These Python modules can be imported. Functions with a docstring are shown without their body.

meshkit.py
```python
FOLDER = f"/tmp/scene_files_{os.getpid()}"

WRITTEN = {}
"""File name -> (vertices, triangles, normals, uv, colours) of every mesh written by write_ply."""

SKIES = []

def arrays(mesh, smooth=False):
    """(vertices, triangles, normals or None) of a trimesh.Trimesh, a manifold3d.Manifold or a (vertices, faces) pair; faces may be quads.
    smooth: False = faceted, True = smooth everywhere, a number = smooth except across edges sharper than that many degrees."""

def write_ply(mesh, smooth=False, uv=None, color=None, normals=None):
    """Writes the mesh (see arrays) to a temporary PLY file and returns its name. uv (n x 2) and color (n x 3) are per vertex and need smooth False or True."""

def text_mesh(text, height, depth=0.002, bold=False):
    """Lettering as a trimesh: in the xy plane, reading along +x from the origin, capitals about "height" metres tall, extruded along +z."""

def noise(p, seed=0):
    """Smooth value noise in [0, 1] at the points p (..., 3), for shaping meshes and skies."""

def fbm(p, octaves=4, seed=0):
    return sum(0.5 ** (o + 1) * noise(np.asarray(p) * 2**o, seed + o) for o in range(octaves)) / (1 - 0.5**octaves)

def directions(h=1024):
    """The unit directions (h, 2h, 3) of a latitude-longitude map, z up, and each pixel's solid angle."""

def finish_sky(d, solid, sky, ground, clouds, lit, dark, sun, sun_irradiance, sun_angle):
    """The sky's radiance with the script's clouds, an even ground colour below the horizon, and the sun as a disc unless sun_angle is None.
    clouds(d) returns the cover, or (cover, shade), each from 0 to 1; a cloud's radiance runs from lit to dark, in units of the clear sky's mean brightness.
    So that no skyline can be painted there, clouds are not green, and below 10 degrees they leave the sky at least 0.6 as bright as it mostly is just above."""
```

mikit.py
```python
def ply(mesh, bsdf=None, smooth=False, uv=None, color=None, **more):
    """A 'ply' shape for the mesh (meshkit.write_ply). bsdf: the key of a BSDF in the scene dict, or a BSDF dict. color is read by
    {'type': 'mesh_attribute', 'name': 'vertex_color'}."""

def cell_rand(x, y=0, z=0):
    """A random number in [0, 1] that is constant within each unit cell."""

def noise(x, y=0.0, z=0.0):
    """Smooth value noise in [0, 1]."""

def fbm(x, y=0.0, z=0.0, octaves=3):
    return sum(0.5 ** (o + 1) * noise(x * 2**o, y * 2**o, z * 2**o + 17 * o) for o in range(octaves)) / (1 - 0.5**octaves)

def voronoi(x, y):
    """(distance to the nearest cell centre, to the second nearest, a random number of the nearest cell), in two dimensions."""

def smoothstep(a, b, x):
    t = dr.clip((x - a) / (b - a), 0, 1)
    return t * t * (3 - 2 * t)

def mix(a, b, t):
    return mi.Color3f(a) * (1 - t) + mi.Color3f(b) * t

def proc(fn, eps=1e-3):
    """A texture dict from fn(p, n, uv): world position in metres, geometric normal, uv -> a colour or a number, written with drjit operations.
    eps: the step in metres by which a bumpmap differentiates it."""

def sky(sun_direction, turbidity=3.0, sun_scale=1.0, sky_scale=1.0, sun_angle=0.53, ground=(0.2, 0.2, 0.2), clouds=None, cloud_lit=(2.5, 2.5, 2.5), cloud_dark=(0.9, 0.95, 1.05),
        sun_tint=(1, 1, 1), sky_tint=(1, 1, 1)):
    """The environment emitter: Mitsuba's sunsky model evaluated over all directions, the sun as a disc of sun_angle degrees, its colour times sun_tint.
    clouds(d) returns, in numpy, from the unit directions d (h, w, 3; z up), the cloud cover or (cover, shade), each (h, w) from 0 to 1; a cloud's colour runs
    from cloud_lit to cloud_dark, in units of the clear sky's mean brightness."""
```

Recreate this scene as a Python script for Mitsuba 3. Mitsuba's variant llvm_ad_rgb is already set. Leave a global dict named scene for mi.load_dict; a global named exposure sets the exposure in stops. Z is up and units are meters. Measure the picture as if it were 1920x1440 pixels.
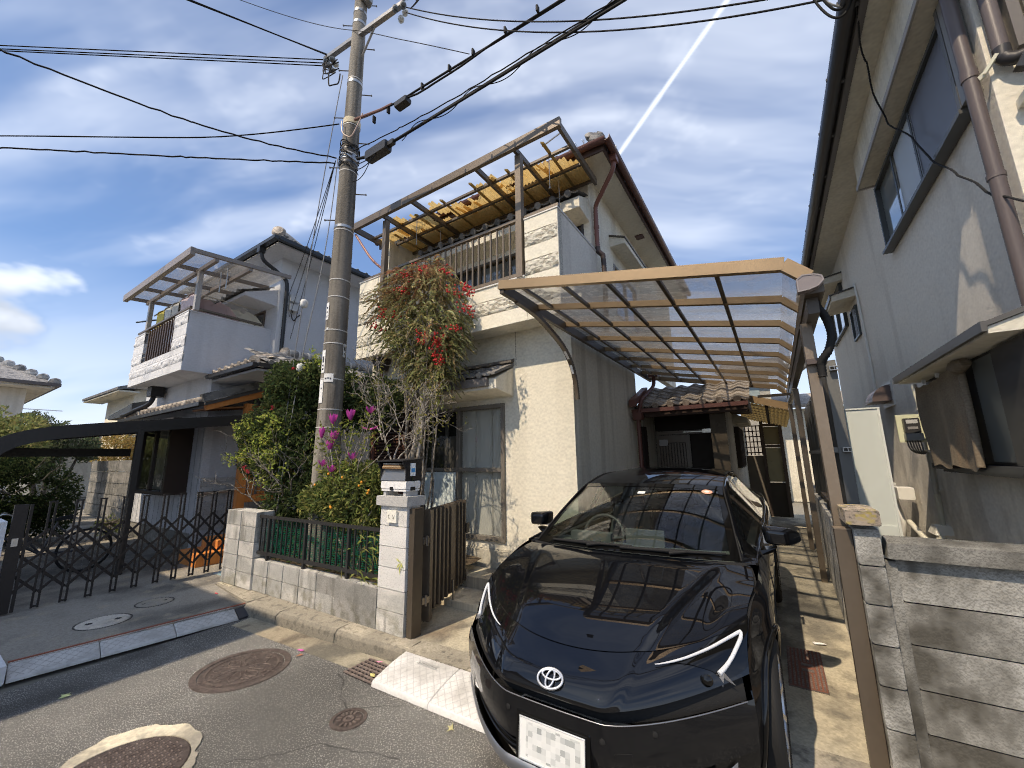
import math, random
import numpy as np, trimesh, manifold3d as m3, drjit as dr, mitsuba as mi
import mikit, meshkit
from mikit import proc, noise, fbm, voronoi, cell_rand, smoothstep, mix
from shapely.geometry import Polygon, box as sbox, LineString
from shapely import affinity

scene, labels = {}, {}
T = mi.ScalarTransform4f
# ------------------------------------------------------------------ camera
YAW, PITCH, ROLL, EYE = math.radians(32.85), math.radians(10.74), math.radians(-0.855), 1.78
_f = np.array([-math.sin(YAW)*math.cos(PITCH), math.cos(YAW)*math.cos(PITCH), math.sin(PITCH)])
_r = np.array([math.cos(YAW), math.sin(YAW), 0.0]); _u = np.cross(_r, _f)
_up = -math.sin(ROLL)*_r + math.cos(ROLL)*_u
scene['camera'] = {'type': 'perspective', 'fov': 104.37, 'fov_axis': 'x', 'near_clip': 0.05, 'far_clip': 2000.0,
                   'to_world': T().look_at(origin=[0, 0, EYE], target=(np.array([0, 0, EYE])+_f).tolist(), up=_up.tolist())}
exposure = 1.6
# ------------------------------------------------------------------ sky and sun
SUN = (-0.20, -1.0, 1.22)
def clouds(d):
    z = np.clip(d[..., 2], 0.0, 1)
    w = 1.0/(z+0.22)
    q = np.stack([d[..., 0]*w, d[..., 1]*w, z*0], -1)
    a = math.radians(28)                                   # the drift of the streaks
    u = q[..., 0]*math.cos(a)+q[..., 1]*math.sin(a); v = -q[..., 0]*math.sin(a)+q[..., 1]*math.cos(a)
    wig = meshkit.fbm(np.stack([u*1.2, v*1.2, z*0+3.7], -1), 3, 5)
    st = meshkit.fbm(np.stack([u*1.3+0.8*wig, v*5.5+1.2*wig, z*0+1.3], -1), 6, 11)
    big = meshkit.fbm(np.stack([u*0.7+4.1, v*0.9+2.2, z*0+8.1], -1), 3, 23)
    puff = meshkit.fbm(np.stack([u*7.0, v*9.0, z*0+5.5], -1), 5, 31)
    c = 0.06+0.52*smooth_np(0.40, 0.82, st*0.85+big*0.35-0.07)
    c = c*(0.45+0.55*smooth_np(0.32, 0.62, big))
    c = c+0.16*smooth_np(0.52, 0.74, puff)*smooth_np(0.35, 0.6, st)
    c = np.maximum(c, 0.75*smooth_np(0.42, 0.02, z)*smooth_np(0.22, 0.60, 0.5*st+0.5*big+0.12))
    shade = 0.35*smooth_np(0.42, 0.05, z)+0.0*c
    # the heaped cloud low in the west
    az = np.degrees(np.arctan2(-d[..., 0], d[..., 1])); el = np.degrees(np.arcsin(np.clip(d[..., 2], -1, 1)))
    n = meshkit.fbm(np.stack([az*0.20, el*0.34, az*0+2.0], -1), 5, 41)
    ex = (az-88.5)/8.5; ey = (el-14.6)/4.6
    blob = smooth_np(0.15, 0.75, 1.05-np.sqrt(ex*ex+ey*ey)+(n-0.5)*1.5)
    sh2 = 0.25+0.75*smooth_np(17.5, 11.5, el+(n-0.5)*9)
    shade = shade*(1-blob)+blob*sh2*0.95
    c = np.maximum(c, blob*0.95)
    # an old condensation trail
    e1, e2 = np.array(TRAIL[0]), np.array(TRAIL[1])
    nn = np.cross(e1, e2); nn /= np.linalg.norm(nn)
    mid = (e1+e2)/np.linalg.norm(e1+e2)
    off = np.degrees(np.arcsin(np.clip(d@nn, -1, 1)))
    al = np.degrees(np.arctan2(d@np.cross(nn, mid), d@mid))
    wid = 0.34+0.10*(meshkit.noise(np.stack([al*0.8, al*0, al*0], -1), 3)-0.5)
    tr = np.exp(-(off/wid)**2)*smooth_np(-24, -17, al)*smooth_np(70, 30, al)*(d@mid > 0)
    c = np.maximum(c, 0.85*tr)
    return np.clip(c, 0, 1), np.clip(shade, 0, 1)
def smooth_np(a, b, x):
    t = np.clip((x-a)/(b-a), 0, 1)
    return t*t*(3-2*t)
TRAIL = ((-0.2111, 0.7493, 0.6277), (0.0219, 0.655, 0.7553))
scene['sky'] = mikit.sky(SUN, turbidity=3.0, clouds=clouds, cloud_lit=(3.2, 3.35, 3.6), cloud_dark=(1.25, 1.4, 1.65), sky_tint=(0.93, 1.03, 1.16), sky_scale=1.35)

# ------------------------------------------------------------------ helpers
rng = np.random.default_rng(7)
used = {}
def numbered(base):
    n = used.get(base, 0); used[base] = n+1
    return base if n == 0 else f'{base}_{n:03d}'
def tag(k, label=None, cat=None, group=None, kind=None):
    d = labels.setdefault(k, {})
    for a, b in (('label', label), ('category', cat), ('group', group), ('kind', kind)):
        if b: d[a] = b
    return k
def thing(name, label, cat, group=None):
    return tag(numbered(name), label, cat, group)
def entry(mesh, mat, smooth=30, rgb=None, tint=1.0, seed=None, uv=None, xf=None):
    if isinstance(mesh, MB): mesh = mesh.mesh()
    v, f, n = meshkit.arrays(mesh, smooth)
    kw = {}
    if rgb is not None:
        c = np.asarray(rgb, float)
        kw['color'] = np.tile(c, (len(v), 1)) if c.ndim == 1 else c
    if uv is None:
        uv = np.tile([tint, rng.random() if seed is None else seed], (len(v), 1))
    d = mikit.ply((v, f), mat, smooth=(n is not None), uv=uv, **kw)
    if xf is not None: d['to_world'] = xf
    return d
def add(name, mesh, mat, parent=None, label=None, cat=None, group=None, kind=None, **kw):
    k = numbered(f'{parent}__{name}' if parent else name)
    scene[k] = entry(mesh, mat, **kw)
    if label or cat or group or kind: tag(k, label, cat, group, kind)
    return k
def put(k, e):
    scene[k] = e; return k
def norm(a):
    a = np.asarray(a, float); return a/np.linalg.norm(a)
def frame(t, up=(0, 0, 1)):
    t = norm(t); up = np.asarray(up, float)
    if abs(t@up) > 0.98: up = np.array([0, 1.0, 0])
    a = norm(np.cross(up, t)); b = np.cross(t, a)
    return t, a, b
class MB:
    """collects pieces of ONE object (part) as one mesh"""
    def __init__(s): s.v, s.f, s.n = [], [], 0
    def raw(s, v, f):
        v = np.asarray(v, float); f = np.asarray(f, int)
        if f.shape[1] == 4: f = np.vstack([f[:, [0, 1, 2]], f[:, [0, 2, 3]]])
        s.v.append(v); s.f.append(f+s.n); s.n += len(v); return s
    def add(s, m): return s.raw(m.vertices, m.faces)
    def mesh(s): return trimesh.Trimesh(np.vstack(s.v), np.vstack(s.f), process=False)
    def box(s, x0, x1, y0, y1, z0, z1, ch=0.0):
        x0, x1 = min(x0, x1), max(x0, x1); y0, y1 = min(y0, y1), max(y0, y1); z0, z1 = min(z0, z1), max(z0, z1)
        return s.hexa([(x0, y0, z0), (x1, y0, z0), (x1, y1, z0), (x0, y1, z0), (x0, y0, z1), (x1, y0, z1), (x1, y1, z1), (x0, y1, z1)], ch)
    def hexa(s, c, ch=0.0):
        c = np.array(c, float)
        if ch > 0:
            pts = []
            nb = {0: (1, 3, 4), 1: (0, 2, 5), 2: (1, 3, 6), 3: (0, 2, 7), 4: (5, 7, 0), 5: (4, 6, 1), 6: (5, 7, 2), 7: (4, 6, 3)}
            for i in range(8):
                for j in nb[i]:
                    e = c[j]-c[i]; L = np.linalg.norm(e); pts.append(c[i]+e/L*min(ch, L*0.45))
            return s.add(trimesh.convex.convex_hull(np.array(pts)))
        q = [[0, 3, 2, 1], [4, 5, 6, 7], [0, 1, 5, 4], [1, 2, 6, 5], [2, 3, 7, 6], [3, 0, 4, 7]]
        v = np.vstack([c[a] for a in q]); f = np.arange(24).reshape(6, 4)
        return s.raw(v, f)
    def beam(s, p, q, w, h, up=(0, 0, 1), ch=0.0):
        """a bar from p to q, w wide (sideways), h high (along up)"""
        p, q = np.asarray(p, float), np.asarray(q, float)
        t, a, b = frame(q-p, up)
        a, b = a*w/2, b*h/2
        return s.hexa([p-a-b, p+a-b, p+a+b, p-a+b, q-a-b, q+a-b, q+a+b, q-a+b], ch) if False else s.hexa([p-b-a, q-b-a, q-b+a, p-b+a, p+b-a, q+b-a, q+b+a, p+b+a], ch)
    def tube(s, pts, r, n=8, cap=True):
        pts = np.asarray(pts, float); r = np.broadcast_to(np.asarray(r, float), (len(pts),))
        tg = np.gradient(pts, axis=0); tg /= np.linalg.norm(tg, axis=1, keepdims=True)+1e-12
        up = np.array([0, 0, 1.0]) if abs(tg[0][2]) < 0.9 else np.array([1.0, 0, 0])
        a = norm(np.cross(tg[0], up)); rings = []
        for i, t in enumerate(tg):
            a = a-t*(a@t); a = norm(a); b = np.cross(t, a)
            th = np.arange(n)/n*2*math.pi
            rings.append(pts[i]+r[i]*(np.cos(th)[:, None]*a+np.sin(th)[:, None]*b))
        v = np.vstack(rings); m = len(pts); f = []
        i = np.arange(n); j = (i+1) % n
        for k in range(m-1): f.append(np.stack([k*n+i, k*n+j, (k+1)*n+j, (k+1)*n+i], 1))
        s.raw(v, np.vstack(f))
        if cap and n > 2:
            for k, flip in ((0, True), (m-1, False)):
                c = np.vstack([rings[k], pts[k][None]]); ff = np.stack([i, j, i*0+n], 1)
                s.raw(c, ff[:, ::-1] if flip else ff)
        return s
    def prism(s, poly, p0, ex, ey, ez, depth):
        """2-D polygon (list) in the axes ex, ey at p0, pushed along ez by depth"""
        pg = poly if isinstance(poly, Polygon) else Polygon(poly)
        m = trimesh.creation.extrude_polygon(pg.buffer(0), depth, engine='earcut')
        A = np.stack([norm(ex), norm(ey), norm(ez)])
        v = m.vertices@A+np.asarray(p0, float); f = m.faces
        if np.linalg.det(A) < 0: f = f[:, ::-1]
        return s.raw(v, f)
    def lathe(s, prof, c=(0, 0, 0), axis=(0, 0, 1), n=24):
        prof = np.asarray(prof, float); t, a, b = frame(axis, (0, 1, 0) if abs(norm(axis)[2]) > 0.9 else (0, 0, 1))
        th = np.arange(n)/n*2*math.pi
        ring = np.cos(th)[:, None]*a+np.sin(th)[:, None]*b
        v = np.vstack([np.asarray(c)+z*t+r*ring for r, z in prof]); i = np.arange(n); j = (i+1) % n
        f = np.vstack([np.stack([k*n+i, k*n+j, (k+1)*n+j, (k+1)*n+i], 1) for k in range(len(prof)-1)])
        return s.raw(v, f)
    def grid(s, fn, us, vs):
        """a surface sheet fn(u, v) -> point"""
        P = np.array([[fn(u, v) for u in us] for v in vs]); nv, nu = P.shape[:2]
        i = np.arange(nu-1)[None]+np.arange(nv-1)[:, None]*nu; i = i.ravel()
        return s.raw(P.reshape(-1, 3), np.stack([i, i+1, i+nu+1, i+nu], 1))
def BOX(*a, **k): return MB().box(*a, **k)
def BEAM(*a, **k): return MB().beam(*a, **k)
def TUBE(*a, **k): return MB().tube(*a, **k)
def wall_sheet(p0, ex, w, h, holes, thick, seg=None):
    """an upright wall face w wide, h high from p0 along ex, with rectangular openings (x0, z0, x1, z1); thickness goes behind (ex x z)"""
    pg = sbox(0, 0, w, h)
    for a in holes: pg = pg.difference(sbox(*a))
    mb = MB(); ex = norm(ex); nz = np.cross(ex, [0, 0, 1.0])
    for g in (pg.geoms if hasattr(pg, 'geoms') else [pg]): mb.prism(g, p0, ex, (0, 0, 1), -nz, thick)
    return mb
def sag(p, q, dip, n=14):
    p, q = np.asarray(p, float), np.asarray(q, float); t = np.linspace(0, 1, n)[:, None]
    return p+(q-p)*t-np.array([0, 0, 1.0])*dip*4*t*(1-t)
def curve(pts, n=24):
    """a smooth line through the points, without overshoot"""
    from scipy.interpolate import PchipInterpolator
    pts = np.asarray(pts, float); L = np.r_[0, np.cumsum(np.linalg.norm(np.diff(pts, axis=0), axis=1))]
    t = np.unique(np.r_[np.linspace(0, L[-1], n), L])
    return PchipInterpolator(L, pts)(t)
# ------------------------------------------------------------------ materials (base colours; uv.x of every vertex is a tint, uv.y a random number)
def bsdf(k, d, two=True):
    scene[k] = {'type': 'twosided', 'b': d} if two else d
def rgbv(*c): return {'type': 'rgb', 'value': list(c)}
def pr(color, rough=0.6, **k):
    d = {'type': 'principled', 'base_color': color if isinstance(color, dict) else rgbv(*color), 'roughness': rough, 'specular': 0.4}
    d.update(k); return d
def bump(inner, fn, scale=1.0, eps=1e-3):
    return {'type': 'bumpmap', 't': proc(fn, eps), 'scale': scale, 'b': inner}
VC = {'type': 'mesh_attribute', 'name': 'vertex_color'}
bsdf('m_matte', pr(VC, 0.8)); bsdf('m_satin', pr(VC, 0.38)); 
bsdf('m_metal', pr(VC, 0.32, metallic=0.85))
bsdf('m_leaf', {'type': 'principledthin', 'base_color': VC, 'roughness': 0.45, 'diff_trans': 0.6, 'spec_trans': 0.0, 'eta': 1.4}, two=False)

def luma(x): return mi.Color3f(x)
# plaster on the houses: pebbly spray coat, rain streaks
def plaster_bump(p, n, uv):
    return 0.0035*fbm(p.x*38, p.y*38, p.z*38, 3)+0.0012*noise(p.x*150, p.y*150, p.z*150)
def cream_c(p, n, uv):
    h = p.x+p.y
    st = fbm(h*5.0, p.z*0.35, 3.0, 4); st2 = fbm(p.x*1.1, p.y*1.1, p.z*0.9, 3)
    g = fbm(p.x*40, p.y*40, p.z*40, 2)
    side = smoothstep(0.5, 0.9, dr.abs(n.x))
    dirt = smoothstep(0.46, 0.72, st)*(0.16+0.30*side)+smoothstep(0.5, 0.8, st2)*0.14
    low = smoothstep(1.0, 0.5, p.z)*smoothstep(0.35, 0.65, fbm(h*9, p.z*5, 1.0, 3))*0.35
    c = mix((0.70, 0.665, 0.555), (0.42, 0.385, 0.30), dirt+low)
    return c*(0.84+0.3*g)*uv.x
bsdf('m_cream', bump(pr(proc(cream_c), 0.9, specular=0.15), plaster_bump, 1.4))
def rough_bump(p, n, uv):
    a = fbm(p.x*22, p.y*22, p.z*30, 4); return 0.02*smoothstep(0.35, 0.62, a)+0.004*noise(p.x*90, p.y*90, p.z*90)
def rough_c(p, n, uv):
    a = fbm(p.x*22, p.y*22, p.z*30, 4); b = fbm(p.x*70, p.y*70, p.z*70, 2)
    hole = smoothstep(0.46, 0.36, a)
    return mix((0.72, 0.69, 0.585), (0.33, 0.29, 0.21), hole*0.8)*(0.8+0.35*b)*uv.x
bsdf('m_splitstone', bump(pr(proc(rough_c), 0.9, specular=0.15), rough_bump, 1.0))
def grey_c(p, n, uv):
    h = p.x+p.y
    st = fbm(h*4.0, p.z*0.4, 7.0, 4); g = fbm(p.x*45, p.y*45, p.z*45, 2); a = fbm(p.x*0.9, p.y*0.9, p.z*0.9, 3)
    low = smoothstep(2.6, 1.2, p.z)*smoothstep(0.42, 0.66, fbm(h*6, p.z*3, 2.0, 3))
    d = smoothstep(0.48, 0.75, st)*0.25+smoothstep(0.5, 0.8, a)*0.15+low*0.4
    return mix((0.64, 0.605, 0.53), (0.33, 0.30, 0.25), d)*(0.86+0.26*g)*uv.x
bsdf('m_greywall', bump(pr(proc(grey_c), 0.9, specular=0.15), plaster_bump, 1.2))
def blue_c(p, n, uv):
    g = fbm(p.x*45, p.y*45, p.z*45, 2); st = fbm((p.x+p.y)*3.0, p.z*0.3, 9.0, 3)
    return mix((0.55, 0.565, 0.59), (0.41, 0.42, 0.44), smoothstep(0.45, 0.8, st)*0.5)*(0.88+0.22*g)*uv.x
bsdf('m_bluewall', bump(pr(proc(blue_c), 0.9, specular=0.15), plaster_bump, 1.0))
# concrete of several ages
def conc_bump(p, n, uv):
    return 0.003*fbm(p.x*60, p.y*60, p.z*60, 3)+0.002*fbm(p.x*14, p.y*14, p.z*14, 2)
def block_c(p, n, uv):
    g = fbm(p.x*90, p.y*90, p.z*90, 2); a = fbm(p.x*3+uv.y*9, p.y*3, p.z*5, 4); st = fbm((p.x+p.y)*16, p.z*1.6, uv.y*20, 3)
    c = mix((0.36, 0.355, 0.33), (0.52, 0.50, 0.46), smoothstep(0.4, 0.7, a))
    c = mix(c, (0.17, 0.165, 0.145), smoothstep(0.50, 0.78, st)*0.75)
    moss = smoothstep(0.45, 0.2, p.z)*smoothstep(0.4, 0.7, fbm(p.x*12, p.y*12, p.z*12, 3))
    return mix(c, (0.20, 0.19, 0.14), moss*0.6)*(0.75+0.5*g)*uv.x
bsdf('m_block', bump(pr(proc(block_c), 0.92, specular=0.15), conc_bump, 1.0))
def granite_c(p, n, uv):
    g = noise(p.x*240, p.y*240, p.z*240); a = fbm(p.x*5, p.y*5, p.z*5+uv.y*7, 3)
    c = mix((0.62, 0.61, 0.585), (0.34, 0.335, 0.32), smoothstep(0.62, 0.8, g))
    return c*(0.86+0.26*a)*uv.x
bsdf('m_granite', bump(pr(proc(granite_c), 0.85, specular=0.2), conc_bump, 0.8))
def mould_c(p, n, uv):
    g = fbm(p.x*150, p.y*150, p.z*150, 3); a = fbm(p.x*2.3+uv.y*5, p.y*2.3, p.z*3.0, 3); b = fbm(p.x*9, p.y*9, p.z*7, 4); st = fbm(p.x*11, p.y*11, p.z*1.3, 3)
    m = smoothstep(0.30, 0.72, 0.40*a+0.30*b+0.30*st)
    left = smoothstep(1.3, 0.4, p.x)
    m = dr.clip(m*(0.75+0.5*left), 0, 1)
    c = mix((0.40, 0.395, 0.365), (0.07, 0.066, 0.056), m)
    spk = smoothstep(0.40, 0.66, g)
    return mix(c, (0.10, 0.095, 0.082), spk*0.55)*uv.x
bsdf('m_mould', bump(pr(proc(mould_c), 0.95, specular=0.1), conc_bump, 1.6))
def cap_c(p, n, uv):
    g = fbm(p.x*80, p.y*80, p.z*80, 3); a = fbm(p.x*14, p.y*14, p.z*14, 3); l = fbm(p.x*20+3, p.y*20, p.z*20, 3)
    c = mix((0.30, 0.25, 0.20), (0.10, 0.092, 0.078), smoothstep(0.40, 0.62, 0.5*a+0.5*g))
    c = mix(c, (0.36, 0.29, 0.085), smoothstep(0.52, 0.66, l)*smoothstep(0.35, 0.6, g)*0.75)
    return c*uv.x
bsdf('m_lichen', bump(pr(proc(cap_c), 0.95, specular=0.1), conc_bump, 1.6))
# ground
def seg_dist(x, y, a, b):
    dx, dy = b[0]-a[0], b[1]-a[1]; t = dr.clip(((x-a[0])*dx+(y-a[1])*dy)/(dx*dx+dy*dy), 0, 1)
    return dr.sqrt(dr.square(x-a[0]-t*dx)+dr.square(y-a[1]-t*dy))
def asphalt_c(p, n, uv):
    a, b, r = voronoi(p.x*95, p.y*95); f = noise(p.x*420, p.y*420); w = fbm(p.x*0.9, p.y*0.9, 0.0, 3); w2 = fbm(p.x*5, p.y*5, 4.0, 3)
    st = smoothstep(0.46, 0.12, a)
    c = mix((0.105, 0.102, 0.095), mix((0.175, 0.17, 0.155), (0.60, 0.58, 0.53), smoothstep(0.35, 1.0, r)), st)
    c = c*(0.75+0.5*f)
    c = c*(0.78+0.42*smoothstep(0.3, 0.7, w))*(0.85+0.3*w2)
    oil = smoothstep(0.64, 0.78, fbm(p.x*1.6+5, p.y*2.6, 2.0, 4)); c = mix(c, (0.05, 0.048, 0.045), oil*0.5)
    x = p.x+0.10*(fbm(p.x*6, p.y*6, 1.0, 3)-0.5); y = p.y+0.10*(fbm(p.x*6, p.y*6, 7.0, 3)-0.5)
    d = dr.minimum(seg_dist(x, y, (-2.55, 2.36), (-2.80, 2.08)), seg_dist(x, y, (-3.0, 1.35), (-2.66, 1.78)))
    d = dr.minimum(d, dr.minimum(seg_dist(x, y, (-2.66, 1.78), (-2.10, 1.95)), seg_dist(x, y, (-2.80, 2.08), (-3.35, 2.36))))
    return mix(c, (0.025, 0.024, 0.022), smoothstep(0.008, 0.002, d)*0.85)
def asphalt_b(p, n, uv):
    a, b, r = voronoi(p.x*95, p.y*95); return 0.003*smoothstep(0.5, 0.1, a)*(0.4+0.6*r)+0.001*noise(p.x*300, p.y*300)
bsdf('m_asphalt', bump(pr(proc(asphalt_c), 0.85, specular=0.25), asphalt_b, 1.0, 5e-4))
def drive_c(p, n, uv):
    g = fbm(p.x*70, p.y*70, 0.0, 3); a = fbm(p.x*2.4+1, p.y*1.6, 3.0, 5); b = fbm(p.x*7, p.y*7, 5.0, 4); w = fbm(p.x*0.8, p.y*0.8, 2.5, 3)
    c = mix((0.46, 0.415, 0.31), (0.20, 0.185, 0.15), smoothstep(0.42, 0.68, a))
    c = mix(c, (0.13, 0.12, 0.10), smoothstep(0.52, 0.78, b)*0.6)
    c = mix(c, (0.30, 0.19, 0.10), smoothstep(0.60, 0.75, w)*0.25)
    cr = dr.abs(fbm(p.x*0.8+2.7, p.y*0.8+1.0, 6.0, 5)-0.5); k = smoothstep(0.004, 0.001, cr)*smoothstep(0.5, 0.62, fbm(p.x*0.9, p.y*0.9, 15.0, 2))
    return mix(c*(0.74+0.5*g), (0.05, 0.045, 0.035), k*0.6)*uv.x
bsdf('m_drive', bump(pr(proc(drive_c), 0.9, specular=0.2), conc_bump, 1.0))
def yard_c(p, n, uv):
    g = fbm(p.x*75, p.y*75, 0.0, 3); a = fbm(p.x*1.5, p.y*1.5, 1.0, 4); b = fbm(p.x*6, p.y*6, 4.0, 3)
    c = mix((0.25, 0.235, 0.205), (0.125, 0.118, 0.105), smoothstep(0.38, 0.7, a))
    return mix(c, (0.32, 0.28, 0.21), smoothstep(0.6, 0.8, b)*0.5)*(0.72+0.55*g)*uv.x
bsdf('m_yard', bump(pr(proc(yard_c), 0.9, specular=0.2), conc_bump, 1.0))
def kerb_c(p, n, uv):
    g = fbm(p.x*80, p.y*80, p.z*80, 3); a = fbm(p.x*3.2, p.y*3.2, p.z*3.2, 4); b = fbm(p.x*22, p.y*22, p.z*14, 3)
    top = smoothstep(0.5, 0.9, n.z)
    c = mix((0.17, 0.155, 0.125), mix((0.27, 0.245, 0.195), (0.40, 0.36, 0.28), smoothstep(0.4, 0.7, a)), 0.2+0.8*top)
    return mix(c, (0.09, 0.085, 0.07), smoothstep(0.52, 0.75, b)*0.6)*(0.7+0.6*g)*uv.x
bsdf('m_kerb', bump(pr(proc(kerb_c), 0.92, specular=0.15), conc_bump, 2.0))
def soil_c(p, n, uv):
    return mix((0.045, 0.035, 0.025), (0.12, 0.095, 0.065), fbm(p.x*30, p.y*30, p.z*30, 4))
bsdf('m_soil', pr(proc(soil_c), 0.95, specular=0.1))
def far_c(p, n, uv):
    a = fbm(p.x*0.12, p.y*0.12, 0.0, 4); return mix((0.10, 0.10, 0.085), (0.20, 0.19, 0.165), a)
bsdf('m_far', pr(proc(far_c), 0.95, specular=0.1))
# anodised bronze, two shades by tint, with dust
def bronze_c(p, n, uv):
    a = fbm(p.x*3, p.y*3, p.z*3, 3); b = fbm(p.x*26, p.y*26, p.z*26, 3)
    c = mix((0.165, 0.128, 0.092), (0.225, 0.182, 0.135), a)
    return mix(c, (0.30, 0.26, 0.21), smoothstep(0.55, 0.8, b)*0.12)*uv.x
bsdf('m_bronze', pr(proc(bronze_c), 0.42, metallic=0.25, specular=0.5))
def gold_c(p, n, uv):
    a = fbm(p.x*4, p.y*4, p.z*4, 3); return mix((0.27, 0.185, 0.10), (0.37, 0.26, 0.145), a)*uv.x
bsdf('m_gold', pr(proc(gold_c), 0.40, metallic=0.35, specular=0.5))
# roof tiles
def tile_c(p, n, uv):
    a = fbm(p.x*9, p.y*9, p.z*9, 4); b = fbm(p.x*40, p.y*40, p.z*40, 2)
    c = mix((0.22, 0.215, 0.205), (0.10, 0.10, 0.10), smoothstep(0.4, 0.7, a))
    c = mix(c, (0.36, 0.34, 0.30), smoothstep(0.55, 0.75, b)*0.45)
    return c*(0.7+0.6*uv.y)*uv.x
bsdf('m_tile', pr(proc(tile_c), 0.6, specular=0.35))
def btile_c(p, n, uv):
    a = fbm(p.x*8, p.y*8, p.z*8, 4); b = fbm(p.x*38, p.y*38, p.z*38, 3)
    c = mix((0.33, 0.285, 0.235), (0.17, 0.145, 0.12), smoothstep(0.35, 0.7, a))
    return mix(c, (0.52, 0.48, 0.41), smoothstep(0.5, 0.72, b)*0.55)*(0.75+0.5*uv.y)*uv.x
bsdf('m_browntile', pr(proc(btile_c), 0.6, specular=0.35))
# pole, bark, wood
def pole_c(p, n, uv):
    g = fbm(p.x*60, p.y*60, p.z*60, 3); st = fbm(p.x*22, p.y*22, p.z*0.8, 4); a = fbm(p.x*3, p.y*3, p.z*1.2, 3)
    c = mix((0.27, 0.25, 0.215), (0.11, 0.10, 0.085), smoothstep(0.40, 0.70, 0.6*st+0.4*a))
    dark = smoothstep(4.0, 5.6, p.z)*smoothstep(9.0, 6.4, p.z)
    return mix(c, (0.12, 0.11, 0.095), 0.45*(1-smoothstep(3.2, 3.0, p.z))*smoothstep(8.0, 5.0, p.z)+0.2*dark)*(0.72+0.5*g)
bsdf('m_pole', bump(pr(proc(pole_c), 0.9, specular=0.2), conc_bump, 1.0))
def bark_c(p, n, uv):
    a = fbm(p.x*60, p.y*60, p.z*22, 4); b = fbm(p.x*14, p.y*14, p.z*14, 3)
    return mix((0.12, 0.105, 0.085), (0.36, 0.33, 0.29), smoothstep(0.35, 0.65, a))*(0.7+0.6*b)*uv.x
def bark_b(p, n, uv): return 0.004*fbm(p.x*60, p.y*60, p.z*22, 3)
bsdf('m_bark', bump(pr(proc(bark_c), 0.9, specular=0.1), bark_b, 1.0))
def wood_c(p, n, uv):
    a = fbm(p.x*30, p.y*30, p.z*4, 4); return mix((0.47, 0.16, 0.035), (0.62, 0.26, 0.07), a)*uv.x
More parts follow.
